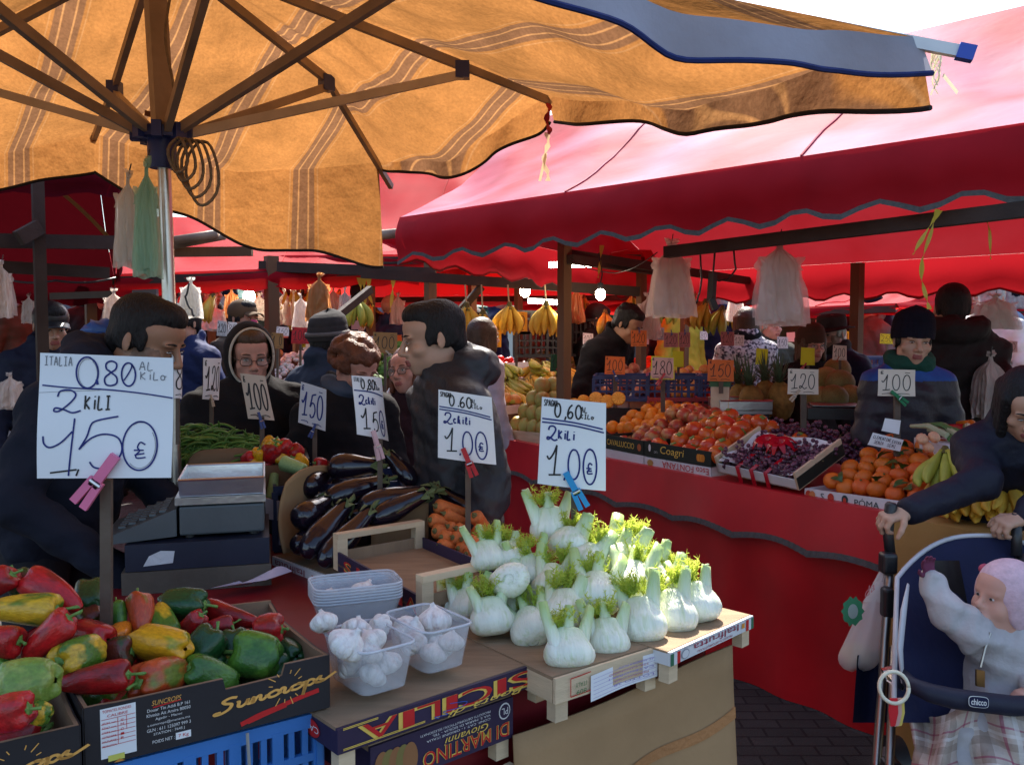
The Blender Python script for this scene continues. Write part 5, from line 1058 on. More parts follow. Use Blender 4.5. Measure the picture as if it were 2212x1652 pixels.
k = MB(); sb(k, -.36, .012, -.03, .30, .962, 1.034); k.build('body', M('navy_plastic', (.014,.018,.035), .42, .45, .2, 8, .05, 60), cb, False)
k = MB(); k.add([P0(-.315,-.0315,.975),P0(-.24,-.0315,.98),P0(-.235,-.0315,1.012),P0(-.27,-.0315,1.015),P0(-.30,-.0315,1.002)], [(0,1,2,3,4)]); k.build('torn_sticker', M('torn_paper', (.55,.56,.58), .8, bump=.4), cb, False)
k = MB(); sb(k, -.37, .016, -.032, .32, .90, .960); tag(k.build('wooden_board_box', M('grey_wood', (.11,.09,.07), .8, .2, .3, 5, .3, 40), None, False), 'grey weathered wooden box under the black one', 'box')
k = MB(); a, b = at(590,1262,2.36), at(470,1280,2.30); k.grid(lambda s, t: lerp(a, b, s)+V((.05*t-.02, .09*t, .012+.02*math.sin(s*6)*t)), 10, 4); tag(k.build('receipt', M('violet_paper', (.45,.45,.58), .6), None, 'all'), 'crumpled bluish paper slip on the dark red cloth in front of the scale', 'paper')
k = MB(); a = at(560,1338,2.08)
for i in range(9): k.ell(a+V((-.016*i+.02, .012*i, .004)), (.009,.006,.005), 8, 5)
tag(k.build('bubble_strip', M('bubble_wrap', (.55,.58,.66), .4), None, 'all'), 'strip of pale bubble wrap lying on the cloth behind the pepper box', 'wrapping')
# ================================================================ beans, small peppers, courgettes at the back of our table
lattice_crate('plastic_crate', 'dark blue plastic crate behind the scale holding yellow and red peppers', V((at(560,1165,2.62).x, 2.80, .90)), sxa, sya, .42, .3, .20, M('dark_blue_crate', (.02,.035,.10), .45), 9)
k = MB(); k.grid(lambda a, b: lerp(at(520,1008,2.86), at(648,1003,2.92), a)+V((0, .01*b, -.09+.09*b)), 8, 3); tag(k.build('cardboard_flap', m_cardd, None, 'all', solid=.004), 'cardboard rim in front of the yellow and red peppers', 'cardboard')
k = MB(); k.grid(lambda a, b: lerp(at(398,1010,2.92), at(556,1000,2.98), a)+V((0, .01*b, -.16+(.16+.055)*b*(1-.25*abs(2*a-1)**6))), 16, 6); tag(k.build('cardboard_flap', m_cardd, None, 'all', solid=.004), 'brown cardboard rim in front of the green beans', 'cardboard')
lattice_crate('plastic_crate', 'dark plastic crate under the green beans', V((at(400,1010,2.92).x, 3.0, .90)), sxa, sya, .38, .3, .25, m_black, 9)
m_bean = M('green_bean_skin', (.10,.20,.035), .5, .35, .2, 6, rv=.25); q = random.Random(5); BEANS = []
for s in range(3):
    k = MB(); c = q.uniform(.1, .35); k.tube([(.0+c*math.sin(i/8*math.pi), 0, i/8) for i in range(9)], [.008,.03,.038,.034,.040,.034,.038,.03,.006], 6); BEANS.append(k.build('green_bean', m_bean, None, 'all')); tag(BEANS[-1], 'green bean in the tangled heap above the brown cardboard rim', 'green bean', 'green beans in the heap')
for i in range(230):
    u = q.uniform(368, 556); f = (u-368)/188; top = 922+38*abs(f-.42)**1.3*1.6+12*f; v = q.uniform(top, 1004); d = 3.0+(1000-v)/80*.12+q.uniform(-.02, .02)
    a = q.gauss(.2, .5); dv = V((math.cos(a), q.uniform(-.5, .5), math.sin(a)*.6+.1)).normalized()*.06; p = at(u, v, d)
    b = BEANS[i % 3]; m_ = span(p-dv, p+dv, .12, 1, q.uniform(0, 6))
    if i < 3: b.matrix_world = m_
    else: o = b.copy(); COL.objects.link(o); o.matrix_world = m_
for i, (u0,v0,u1,v1,wp,c) in enumerate(((572,985,594,950,40,'yellow'),(575,995,596,958,44,'red'),(618,972,603,1004,46,'yellow'),(628,978,606,955,40,'red'),(566,1000,560,968,34,'yellow'),(528,1000,552,984,36,'red'),(530,1010,558,1004,34,'yellow'),(578,985,566,1012,38,'red'),(660,1010,634,988,36,'yellow'),(650,985,628,968,36,'red'),(705,1003,680,1000,28,'red'),(545,1015,520,1018,26,'red'))):
    d = 2.98-(v0-950)/60*.06; pepper_at('bell', c, at(u0,v0,d), at(u1,v1,d-.02), wp/FPX*d, ('yellow' if c == 'yellow' else 'red')+' bell pepper '+('topmost in the small mixed heap','deep in the middle of the small mixed heap','with its stalk facing out in the small mixed heap','at the upper right of the small mixed heap','at the left of the small mixed heap','at the far left of the small mixed heap','low at the left of the small mixed heap','with stalk outward low in the small mixed heap','at the right behind the courgette','behind the right yellow one','alone beside the sign stick at right','at the rim end by the scale tray')[i])
def make_courgette():
    t = thing('courgette', 'courgette', 'courgette'); k = MB(); k.grid(lambda a, v: V(((.5 if .03 < v < .97 else .3)*(.8+.25*(1-v))*math.cos(2*math.pi*a)*(1+.05*math.cos(12*math.pi*a)), (.5 if .03 < v < .97 else .3)*(.8+.25*(1-v))*math.sin(2*math.pi*a), v)), 18, 30, wrapu=True)
    k.poly([V((.28*math.cos(i*.5236), .28*math.sin(i*.5236), 1)) for i in range(12)]); k.poly([V((.28*math.cos(-i*.5236), .28*math.sin(-i*.5236), 0)) for i in range(12)]); k.build('skin', M('courgette_skin', (.24,.36,.14), .45, .4, .2, 14, rv=.15), t, 'all'); return t
CO = make_courgette()
put(CO, span(at(612,1000,2.84), at(658,1016,2.80), 34/FPX*2.8), 'pale courgette lying on the cardboard rim by the yellow peppers'); put(CO, span(at(586,1078,2.84), at(593,1022,2.88), 24/FPX*2.8), 'courgette standing upright in the dark blue crate')
k = MB(); k.slab([at(572,1075,2.78), at(612,1085,2.80), at(608,1125,2.80), at(574,1120,2.78)], (0,.01,0)); tag(k.build('paper_sheet', M('lilac_paper', (.36,.34,.38), .7), None, False), 'lilac paper lying inside the dark blue crate', 'paper')
# ================================================================ plastic carrier bags hung up
def bag(label, uc, v0, v1, wpx, d, mat, seed=0, group=None, slim=.30, handles=True, cat='bag', skew=0):
    q = random.Random(seed); p0, p1 = at(uc, v0, d), at(uc+skew, v1, d); H = (p0-p1).length; W = wpx/FPX*d; ax = (p1-p0).normalized(); rt = V((1,.15,0)).normalized(); fw = rt.cross(ax)
    t = thing('plastic_bag', label, cat, p1, group); ph = q.uniform(0, 6)
    k = MB(); nl = 6
    for j in range(nl):
        sh_, ws, hs_, yo = q.uniform(-.09, .09), q.uniform(.74, 1.0), q.uniform(.90, 1.0), (j/(nl-1)-.5)*slim*W*.9; f1, f2, f3 = q.uniform(9, 15), q.uniform(0, 6), q.uniform(22, 34); tilt = q.uniform(-.05, .05)
        def P(a, b):
            pr_ = .13 if b < .09 else (.13+.60*((b-.09)/.15)**.8 if b < .24 else .73+.27*min(1, (b-.24)/.6)); x = (2*a-1)
            rip = math.sin(a*f1+f2+1.5*math.sin(b*3))*.050+math.sin(a*f3+f2*2-b*5)*.020+.018*math.sin(b*13+a*7+j)+.060*noise.noise(V((a*5+j*3.1, b*6+seed, j)))+.030*noise.noise(V((a*14+j, b*17, seed+j)))
            notch = .06*math.exp(-((b-.25)/.05)**2)*abs(x)**3
            return p0+ax*(H*hs_*b*(1+.015*math.sin(a*9+j)))+rt*(W*.5*x*pr_*ws*(1-notch)+W*sh_*b+W*tilt*b*b)+fw*(yo*min(1, b*2.5)+W*rip*min(1, b*4)*(.5+.5*b))
        k.grid(P, 34, 26)
        if handles and j in (1, 4):
            for sg in (-1, 1): k.grid(lambda a, b: p0+ax*H*(.17+.16*b)+rt*(sg*W*(.26+.13*a+.03*math.sin(b*6+j))+W*sh_*.3)+fw*(yo+.03*W*math.sin(b*5+a*4)), 5, 6)
    for i in range(7):
        a = q.uniform(-1, 1); k.strip([p0+rt*W*(.05*a+.10*a*s/4)-ax*H*.055*s/2*q.uniform(.5, 1)+fw*.01*math.sin(i+s) for s in range(5)], rt*W*.05)
    k.build('body', mat, t, 'all'); k = MB(); k.tube([p0, p0-ax*H*.16+rt*.01], .0022, 6); k.build('hook', m_black, t); return t
m_bagw = M('bag_white', (.80,.78,.74), .35, .5, .08, 5, .6, 30, trans=.5, alpha=.66); m_bagg = M('bag_mint', (.42,.66,.50), .35, .5, .08, 5, .6, 30, trans=.45, alpha=.70); m_bagp = M('bag_peach', (.84,.74,.68), .35, .5, .12, 7, .6, 30, trans=.5, alpha=.66); m_bago = M('bag_orange', (.62,.28,.10), .4, .4, .1, 5, .4, 20, trans=.5)
bag('greyish white carrier bags bundled on the parasol pole', 276, 385, 580, 62, 2.78, m_bagw, 1, slim=.4); bag('mint green carrier bag bunched on the parasol pole', 316, 362, 606, 62, 2.72, m_bagg, 2, slim=.45)
bag('pinkish white carrier bags hung from the awning frame, left of the two', 1450, 530, 686, 108, 4.6, m_bagp, 3, slim=.22); bag('white carrier bags hung from the awning frame, right of the two', 1684, 524, 705, 124, 4.1, m_bagp, 4, slim=.22)
bag('beige carrier bags hanging at the right edge behind the man in the hooded jacket', 2150, 640, 712, 110, 4.9, m_bagw, 5, slim=.25); bag('white carrier bag with a cable before it, beyond the pole', 412, 607, 688, 52, 5.4, m_bagw, 6); bag('orange carrier bag hanging behind the curly-haired woman', 690, 598, 694, 56, 5.2, m_bago, 7)
bag('pale carrier bags at the left edge under the dark awning', 2, 570, 690, 56, 4.2, m_bagp, 8, slim=.3); bag('pink carrier bag hanging behind the man in black at the stall', 1400, 640, 735, 60, 6.6, m_bagp, 9); bag('pale pink carrier bag hung behind the orange one', 650, 640, 712, 34, 6.0, m_bagp, 10); bag('beige carrier bag hung over the left stall', 62, 640, 700, 34, 5.6, m_bagp, 12)
bag('blown-out white carrier bag in the sun behind the hooded woman', 462, 660, 715, 52, 7.4, m_white, 11); bag('peach carrier bag hung over the stall at the left', 245, 630, 705, 50, 5.6, m_bagp, 13)
# ================================================================ fruit on the red stall
def sph(name, mat, flat=1., seed=0, dimple=.06, nu=18, nv=12):
    t = thing(name, name, name.replace('_', ' ')); k = MB(); k.ell((0,0,0), (.5,.5,.5*flat), nu, nv, fn=lambda d: 1-dimple*max(0, abs(d.z)-.8)*5*abs(d.z)+.012*math.sin(4*math.atan2(d.y, d.x)+seed)*(1-d.z*d.z)); k.build('skin', mat, t, 'all'); return t
def add_stalk(t, mat, r=.10, n=5, leaf=0, z=.47):
    k = MB(); k.ell((0,0,z), (r,r,.025), 10, 5, fn=lambda d: 1+.3*math.cos(n*math.atan2(d.y, d.x)))
    if leaf:
        q = random.Random(leaf)
        for i in range(2):
            a = q.uniform(0, 6); dv = V((math.cos(a), math.sin(a), .3)); s = V((-dv.y, dv.x, 0)); pts = [V((0,0,z))+dv*(.16*j)+V((0,0,.05*math.sin(j*.8)-.025*j*j*.3)) for j in range(6)]; k.strip(pts, [s*(.13*math.sin(math.pi*(j+.4)/5.6)+.01) for j in range(6)])
    k.build('leaves' if leaf else 'calyx', mat, t, 'all'); return t
m_leaf = M('citrus_leaf', (.03,.09,.018), .35, .5, .2, 8)
m_clem = M('clementine_skin', (.66,.135,.010), .38, .45, .08, 4, .25, 45, rv=.10, rh=.008); m_pers = M('persimmon_skin', (.55,.075,.018), .22, .5, .12, 3, .04, 8, rv=.15, rh=.01, col2=(.62,.16,.02), c2s=1.5); m_pome = M('pomegranate_skin', (.42,.06,.03), .35, .45, .2, 3, .1, 12, rv=.2, col2=(.50,.24,.08), c2s=2)
CLE = [sph('clementine', m_clem, .84, 1), add_stalk(sph('clementine', m_clem, .84, 2), m_leaf, .07, 5), add_stalk(sph('clementine', m_clem, .86, 3), m_leaf, .08, 5, 4), add_stalk(sph('clementine', m_clem, .84, 3), m_leaf, .08, 5, 9)]
PER = [add_stalk(sph('persimmon', m_pers, .88, 4), m_stalk, .17, 4, 0, .43)]; POM = [sph('pomegranate', m_pome, .94, 5)]
k = MB(); k.tube([(0,0,.46),(0,0,.52),(0,0,.60)], [.10,.08,.14], 9); k.build('crown', m_pome, POM[0]); m_or = M('orange_skin', (.75,.26,.015), .4, .45, .08, 4, .25, 40, rv=.08); ORA = [sph('orange', m_or, .97, 6)]
fq = random.Random(23)
def bed(protos, uA, uB, w0, w1, z0, slope, dia, label, group, layers=1, skip=None, pk=None, jit=.12):
    a, b = fl(uA), fl(uB); L = (b-a).length; n = int(L/(dia*.98)); rows = int((w1-w0)/(dia*.86))+1; cnt = 0
    for ly in range(layers):
        for r in range(rows-ly):
            for c in range(n-(r+ly) % 2):
                p = a+(b-a).normalized()*(dia*(.5+c+.5*((r+ly) % 2)+fq.uniform(-jit, jit)))+IN*(w0+dia*(.86*r+.45*ly)+fq.uniform(-jit, jit)*dia); p.z = z0+slope*(dia*.86*r)+ly*dia*.62+fq.uniform(-jit, jit)*dia
                if skip and skip(c/n, r/rows): continue
                pr_ = protos[(fq.randrange(len(protos)) if pk is None else pk(c, r))]; put(pr_, TRS(p, (fq.uniform(-.7,.7), fq.uniform(-.7,.7), fq.uniform(0,6)), dia*fq.uniform(.94, 1.05)), label, group); cnt += 1
    return cnt
bed(CLE, 1752, 2060, .085, .56, .962, (.34), .080, 'orange clementine in the heap behind the white board reading POMA', 'clementines in the heap', pk=lambda c, r: fq.choice((0,0,1,1,2,3)))
bed(CLE, 1770, 2050, .13, .56, .900, (.34), .078, 'clementine in the lower layer of the heap behind the POMA board', 'clementines in the lower layer', pk=lambda c, r: 0)
bed(PER, 1392, 1560, .085, .50, .995, .36, .102, 'glossy red-orange persimmon in the heap above the box reading Coagri', 'persimmons in the heap'); bed(PER, 1412, 1560, .24, .50, 1.08, .36, .102, 'glossy persimmon in the upper layer of the heap above the Coagri box', 'persimmons of the upper layer')
bed(PER, 1562, 1640, .36, .50, 1.06, .3, .088, 'persimmon right of the heap, behind the tilted grape box', 'persimmons behind the grape box')
bed(POM, 1308, 1385, .085, .42, .985, .34, .098, 'red-brown pomegranate in the heap above the box reading CAVALLUCCIO', 'pomegranates in the heap'); bed(POM, 1325, 1440, .40, .52, 1.13, .2, .092, 'pomegranate at the back of the heap beside the oranges', 'pomegranates at the back')
bed(ORA, 1215, 1330, .36, .72, 1.02, .40, .085, 'bright orange in the heap behind the pomegranates', 'oranges in the heap')
m_pulp = M('orange_pulp', (.85,.38,.05), .3, .5, .15, 14)
def half(name):
    t = thing(name, 'cut orange half', 'orange half'); k = MB(); k.ell((0,0,0), (.5,.5,.5), 18, 10, fn=lambda d: 1 if d.z < .03 else .5/.5*(.02/max(.02, d.z)) if d.z > .02 else 1); k.build('skin', m_or, t, 'all')
    k = MB()
    for i in range(10): a = i*.628; k.slab([V((.04*math.cos(a+.3), .04*math.sin(a+.3), .022)), V((.43*math.cos(a+.06), .43*math.sin(a+.06), .022)), V((.45*math.cos(a+.31), .45*math.sin(a+.31), .022)), V((.43*math.cos(a+.57), .43*math.sin(a+.57), .022))], (0,0,.008))
    k.build('segments', m_pulp, t, False); return t
OH = half('orange_half')
for i, (u, v) in enumerate(((1262,866),(1287,860),(1312,866),(1336,860),(1240,874))): put(OH, TRS(at(u, v, 5.35-.05*i), (1.1, 0, fq.uniform(-.4, .6)), .085), ('cut orange half leftmost but one of the row on the heap','cut orange half third of the row on the heap','cut orange half beside the tallest one on the heap','cut orange half rightmost of the row on the heap','cut orange half leftmost of the row on the heap')[i])
m_mango = M('mango_skin', (.36,.33,.08), .45, .4, .15, 3, .05, 20, rv=.15, col2=(.44,.25,.06), c2s=2); MAN = [sph('mango', m_mango, 1.15, 7)]
for r, nrow in enumerate((4, 3, 2, 1)):
    for c in range(nrow):
        for b in range(2):
            p = fl(1093)+FD*(.105*(c+.5*r))+IN*(.09+.09*b+.03*r); p.z = .99+.088*r; put(MAN[0], TRS(p, (fq.uniform(-.3,.3), fq.uniform(-.3,.3), fq.uniform(0,6)), .105), 'yellow-green mango in the little pyramid at the left end of the stall', 'mangoes in the pyramid')
def px_box(name, label, u0, t0, b0, u1, t1, b1, wv, depth, mat, cat='box', lid=False):
    d0, d1 = Fd(u0, wv), Fd(u1, wv); A, B, C, D = at(u0,b0,d0), at(u1,b1,d1), at(u1,t1,d1), at(u0,t0,d0); t = thing(name, label, cat, lerp(A, B, .5)); I = IN*depth
    for nm, P, th in (('front_board', (A,B,C,D), IN*.006), ('back_board', (A+I,B+I,C+I,D+I), -IN*.006)): k = MB(); k.slab(P, th); k.build(nm, mat, t, False)
    for P, th in (((A,A+I,D+I,D), FD*.006), ((B,B+I,C+I,C), -FD*.006)): k = MB(); k.slab(P, th); k.build('end_board', mat, t, False)
    k = MB(); k.slab([A+V((0,0,.005)),B+V((0,0,.005)),B+I+V((0,0,.005)),A+I+V((0,0,.005))], (0,0,.005)); k.build('floor', mat, t, False)
    fm = lambda s, q, l: lerp(lerp(A, B, s), lerp(D, C, s), q)-IN*(l+.0005); return t, fm
m_green_bk = M('dark_green_print', (.018,.024,.018), .5); px_box('wooden_crate', 'pale low crate under the mangoes', 1078, 926, 950, 1168, 935, 962, .03, .3, m_pale)
t, fm = px_box('fruit_box', 'dark fruit box reading CAVALLUCCIO in front of the pomegranates', 1308, 938, 968, 1390, 952, 984, .02, .4, m_green_bk); k = MB(); write(k, 'CAVALLUCCIO', fm, .05, .32, .72, .40, 0, .002); k.add([fm(.9+.05*math.cos(i*.5), .5+.25*math.sin(i*.5), .002) for i in range(12)], [tuple(range(12))], 1); k.build('lettering', [m_yel, M('print_rust', (.45,.12,.04))], t, False)
px_box('fruit_box', 'plain white box under the CAVALLUCCIO box', 1308, 969, 1000, 1390, 985, 1014, .015, .4, m_whprint)
t, fm = px_box('fruit_box', 'dark fruit box reading Coagri with an orange pumpkin print, in front of the persimmons', 1392, 952, 984, 1536, 976, 1008, .02, .42, m_green_bk); k = MB(); write(k, 'Coagri', fm, .26, .18, .36, .66, 0, .002, shear=.12); 
for j in range(5): k.add([fm(.86+.018*(j-2)+.025*math.cos(i*.5), .48+.26*math.sin(i*.5), .002+.0003*j) for i in range(12)], [tuple(range(12))], 1 if j % 2 else 2)
write(k, 'CAT. I', fm, .16, .3, .06, .14, 3, .002); k.add([fm(.09+.02*math.cos(i*.5), .6+.25*math.sin(i*.5), .002) for i in range(12)], [tuple(range(12))], 3); k.build('lettering', [m_yel, M('print_orange', (.7,.28,.03)), M('print_amber', (.6,.2,.02)), m_prwhite], t, False)
t, fm = px_box('fruit_box', 'white fruit box with FONTANA upside down in red under the Coagri box', 1392, 986, 1008, 1536, 1010, 1032, .018, .42, m_whprint); k = MB(); write(k, 'Esco FONTANA', fm, .97, .86, -.68, -.62, 0, .002); k.add([fm(.10+.05*math.cos(i*.5), .5+.32*math.sin(i*.5), .002) for i in range(12)], [tuple(range(12))], 1); k.build('lettering', [m_prred, M('print_potato', (.45,.28,.08))], t, False)
t, fm = px_box('fruit_box', 'white fruit box reading POMA in front of the clementines', 1738, 1054, 1082, 2004, 1090, 1122, .02, .55, m_whprint); k = MB(); write(k, 'PÓMA', fm, .44, .22, .20, .60, 0, .002)
for cx, m in ((.04,1),(.075,2),(.24,1),(.36,0),(.72,1)): k.add([fm(cx+.028*math.cos(i*.5), .55+.34*math.sin(i*.5), .002+.0004*m) for i in range(12)], [tuple(range(12))], m)
k.add([fm(.36+.014*math.cos(i*.5), .5+.2*math.sin(i*.5), .0035) for i in range(12)], [tuple(range(12))], 1); write(k, 'S', fm, .15, .3, .03, .5, 0, .002); write(k, 'VIA', fm, .86, .3, .04, .5, 0, .002); k.build('lettering', [M('print_teal', (.03,.06,.06)), M('print_fruit_red', (.5,.06,.03)), M('print_peach', (.6,.22,.08))], t, False)
# tilted grape box with ribbons
gA, gB = at(1552,1020,Fd(1552,.0)), at(1722,1058,Fd(1722,.0)); UPv = (IN*.30+V((0,0,.13))); nrm = (gB-gA).cross(UPv).normalized(); nrm = nrm if nrm.z > 0 else -nrm
gb = thing('grape_box', 'tilted wooden box of dark grapes lined with white paper and tied with red ribbon', 'box', lerp(gA, gB, .5)-V((0,0,.02)))
for nm, P, m_ in (('front_board', (gA,gB,gB+nrm*.05,gA+nrm*.05), m_whprint),('back_board', (gA+UPv,gB+UPv,gB+UPv+nrm*.05,gA+UPv+nrm*.05), m_pale)): k = MB(); k.slab(P, UPv.normalized()*.005); k.build(nm, m_, gb, False)
for P in ((gA,gA+UPv,gA+UPv+nrm*.085,gA+nrm*.085),(gB,gB+UPv,gB+UPv+nrm*.085,gB+nrm*.085)): k = MB(); k.slab(P, (gB-gA).normalized()*.012); k.build('end_board', m_pale, gb, False)
k = MB(); k.slab([gA,gB,gB+UPv,gA+UPv], nrm*.006); k.build('floor', m_pale, gb, False)
k = MB(); k.slab([gB+(gB-gA).normalized()*.0125+nrm*.005, gB+(gB-gA).normalized()*.0125+UPv+nrm*.005, gB+(gB-gA).normalized()*.0125+UPv+nrm*.06, gB+(gB-gA).normalized()*.0125+nrm*.06], (gB-gA).normalized()*.002); k.build('dark_print', m_green_bk, gb, False)
k = MB(); k.grid(lambda a, b: lerp(gA, gB, .03+.94*a)+UPv*(.02+.96*b)+nrm*(.060+.02*math.sin(b*9+a*7)*.5-.055*(math.sin(math.pi*a)*math.sin(math.pi*b))**.5), 24, 14); k.build('paper_liner', m_white, gb, 'all')
m_grape = M('grape_skin', (.075,.022,.045), .35, .45, .25, 5, .05, 30, rv=.25, col2=(.16,.06,.09), c2s=1.5); m_stem = M('grape_stem', (.16,.13,.05), .8)
def make_grapes(seed, n=46):
    q = random.Random(seed); t = thing('grape_bunch', 'grapes', 'grapes'); k = MB()
    for i in range(n): z = q.random(); a = q.uniform(0, 6.28); r = (.16+.30*(1-z)**.7)*q.uniform(.5, 1); k.ell((r*math.cos(a), r*math.sin(a), (1-z)*.9-.45), .085*q.uniform(.9, 1.1), 9, 6)
    k.build('berries', m_grape, t, 'all'); s = MB(); s.tube([(0,0,.3),(.02,.05,.5),(.1,.05,.65)], .018, 6); s.tube([(.02,.05,.5),(-.1,.1,.56)], .012, 5); s.build('stem', m_stem, t); return t
GR = [make_grapes(1), make_grapes(2)]
for i in range(18): p = lerp(gA, gB, .12+.152*(i % 6)+.02*(i // 6))+UPv*(.18,.46,.74)[i // 6]+nrm*.045; put(GR[i % 2], TRS(p, (1.4, fq.uniform(-.5,.5), fq.uniform(0,6)), .11), 'bunch of dark grapes inside the tilted box with red ribbons', 'grapes in the ribbon box')
for i in range(26):
    w_ = .34+.26*fq.random(); u = 1640+fq.random()*200; p = fl(u, w_); p.z = 1.0+.26*(w_-.3)+.03*fq.random(); put(GR[i % 2], TRS(p, (1.2+fq.uniform(-.5,.5), fq.uniform(-.6,.6), fq.uniform(0,6)), .135), 'bunch of purple grapes in the loose heap behind the ribbon box', 'grapes in the loose heap')
m_ribbon = M('red_ribbon', (.55,.005,.02), .25, .6, .1, 6, trans=.25)
k = MB(); X_ = (gB-gA).normalized()
for f in (.30,.48,.66): k.strip([lerp(gA, gB, f)+UPv*.75+nrm*.066, lerp(gA, gB, f)+UPv*.3+nrm*.062, lerp(gA, gB, f)-UPv*.012+nrm*.056, lerp(gA, gB, f)-UPv*.014-nrm*.03], X_*.012)
for f in (.34,.52): 
    c = lerp(gA, gB, f)+UPv*.6+nrm*.075
    for j in range(9): a = j*.7; k.strip([c+(X_*math.cos(a)+UPv.normalized()*math.sin(a))*(.075*s/4)+nrm*(.035*math.sin(s*.8)) for s in range(5)], [(UPv.normalized()*math.cos(a)-X_*math.sin(a))*(.004+.012*math.sin(s*.75)) for s in range(5)])
tag(k.build('ribbon', m_ribbon, None, 'all'), 'shiny red gift ribbon with bows tied over the tilted grape box', 'ribbon')
# bananas
def make_bananas(seed, n=6, green=False):
    q = random.Random(seed); t = thing('banana_hand', 'bananas', 'bananas'); mt = m_bang if green else m_ban
    for i in range(n):
        ph = (i-(n-1)/2)*(2.3/n)+q.uniform(-.05,.05); k = MB(); pts = []; row = i % 2
        for s in range(11):
            x = s/10; ro = .06+(.40-.08*row)*math.sin(min(1, x*1.05)*2.5)*(.55+.45*x)+.02*row; pts.append(V((ro*math.sin(ph)*1.05+.07*ph*x, ro*math.cos(ph)*.75-.12*row, -x*(1.0-.04*row)*.95+.1*x*x)))
        k.tube(pts, [.040,.050,.085,.112,.125,.128,.122,.112,.09,.055,.022], 6); k.build('banana', mt, t, 'all')
    k = MB(); k.tube([(0,-.03,.14),(0,0,.0),(0,.02,-.05)], [.06,.10,.12], 8, flat=1.0); k.build('stem', M('banana_stem', (.13,.11,.03), .8), t); return t
m_ban = M('banana_skin', (.68,.40,.045), .5, .35, .15, 5, .05, 40, rv=.12, col2=(.72,.46,.06), c2s=3); m_bang = M('green_banana_skin', (.42,.42,.06), .5, .35, .15, 5, rv=.12)
m_bano = M('ripe_banana_skin', (.68,.30,.04), .5, .35, .15, 5, rv=.1)
BA = [make_bananas(1), make_bananas(2, 7), make_bananas(3, 6, True)]
for i, (u, v, d, rz, lb) in enumerate(((2040,1000,3.42,.3,'green-tipped banana hand on top at the right end of the stall'),(2085,1060,3.28,.5,'banana hand lying in the row over the tan sheet, left one'),(2125,1050,3.25,.2,'banana hand lying in the row over the tan sheet, middle one'),(2165,1055,3.2,.4,'banana hand lying in the row over the tan sheet, right one'),(2070,1035,3.40,.1,'banana hand in the second row under the green-tipped one'),(2140,1010,3.38,.3,'banana hand behind the row, near the woman in the dark jacket'),(2195,1030,3.25,.1,'banana hand at the right edge of the photo'))):
    put(BA[2] if i == 0 else BA[i % 2], TRS(at(u, v-22, d), (-.95, .0, -.9+rz), .20), lb)
for i, (u, v, d, s, lb) in enumerate(((1008,690,6.3,.27,'hand of ripe bananas hung by a cord, leftmost of the hanging row'),(1043,705,6.3,.25,'hand of ripe bananas hung low beside the leftmost'),(1100,688,6.4,.24,'round hand of orange bananas hung in front of the amber card'),(1180,686,6.2,.25,'hand of yellow bananas hung on a white cord'))):
    put(BA[i % 2], TRS(at(u, v-26, d), (0, fq.uniform(-.15,.15), fq.uniform(-.3,.3)), s), lb); k = MB(); k.tube([at(u, v-24, d), at(u-3, 615, d)], .006, 6); tag(k.build('cord', M('cord_tan', (.55,.40,.22), .8)), f'cord holding the {("leftmost", "low second", "round orange", "yellow rightmost")[i]} hanging bananas', 'cord')
# card and peeled fruit among the clementines
sign('white card handwritten clementine extra senza semi among the fruit', [(1886,934),(1952,950),(1944,975),(1874,960)], 3.72, 'white', None, big=None)
k = MB(); fm = lambda s, q, l: lerp(lerp(at(1874,960,3.715), at(1944,975,3.715), s), lerp(at(1886,934,3.715), at(1952,950,3.715), s), q)+V((0,-l-.003,0)); hand(k, 'CLEMENTINE', .05, .60, .058, .22, .03, fm, 0, 2.4); hand(k, 'EXTRA', .66, .55, .06, .22, .03, fm, 0, 2.4); hand(k, 'SENZA', .14, .22, .06, .24, .03, fm, 0, 2.4); hand(k, 'SEMI', .55, .18, .07, .24, .03, fm, 0, 2.4); k.build('handwriting', [m_inkk], [o for o in bpy.data.objects if o.get('label', '').startswith('white card handwritten')][0], False)
sign('small white tag on the stick of the clementine sign', [(1912,903),(1946,908),(1942,938),(1904,930)], 3.74, 'white', None)
m_peeled = M('peeled_segments', (.78,.42,.24), .4, .4, .12, 12, .2, 30, sss=.2); PC = thing('peeled_clementine', 'peeled', 'clementine'); k = MB(); k.ell((0,0,0), (.5,.5,.38), 30, 12, fn=lambda d: 1-.10*abs(math.cos(5*math.atan2(d.y, d.x)))**8); k.build('segments', m_peeled, PC, 'all')
for i, (u, v) in enumerate(((1992,948),(2018,944),(2005,966))): put(PC, TRS(at(u, v, 3.62), (.9, 0, .5*i), .052), ('peeled clementine half, left of the three on the heap','peeled clementine half, right of the three on the heap','peeled clementine half, lowest of the three on the heap')[i])
# pineapples, melons
def make_pine():
    t = thing('pineapple', 'pineapple', 'pineapple'); k = MB(); k.ell((0,0,.28), (.2,.2,.30), 26, 20, fn=lambda d: 1+.05*math.sin(13*math.atan2(d.y, d.x)+d.z*14)*math.sin(d.z*22)); k.build('fruit', M('pineapple_skin', (.22,.13,.03), .7, .3, .35, 14, .4, 40), t, 'all')
    k = MB(); q = random.Random(2)
    for i in range(46): a = i*2.4; el = .25+i/46*1.25; dv = V((math.cos(a)*math.cos(el), math.sin(a)*math.cos(el), math.sin(el))); L = .26+.2*(i/46); s = dv.cross(V((0,0,1))).normalized(); k.strip([V((0,0,.55))+dv*L*j/4+V((0,0,-.10*(j/4)**2*(1-i/46)+.08*j/4)) for j in range(5)], [s*(.028*(1-j/4.2)) for j in range(5)])
    k.build('crown_leaves', M('pineapple_leaf', (.07,.10,.05), .6, .3, .3, 8), t, False); return t
PI = make_pine()
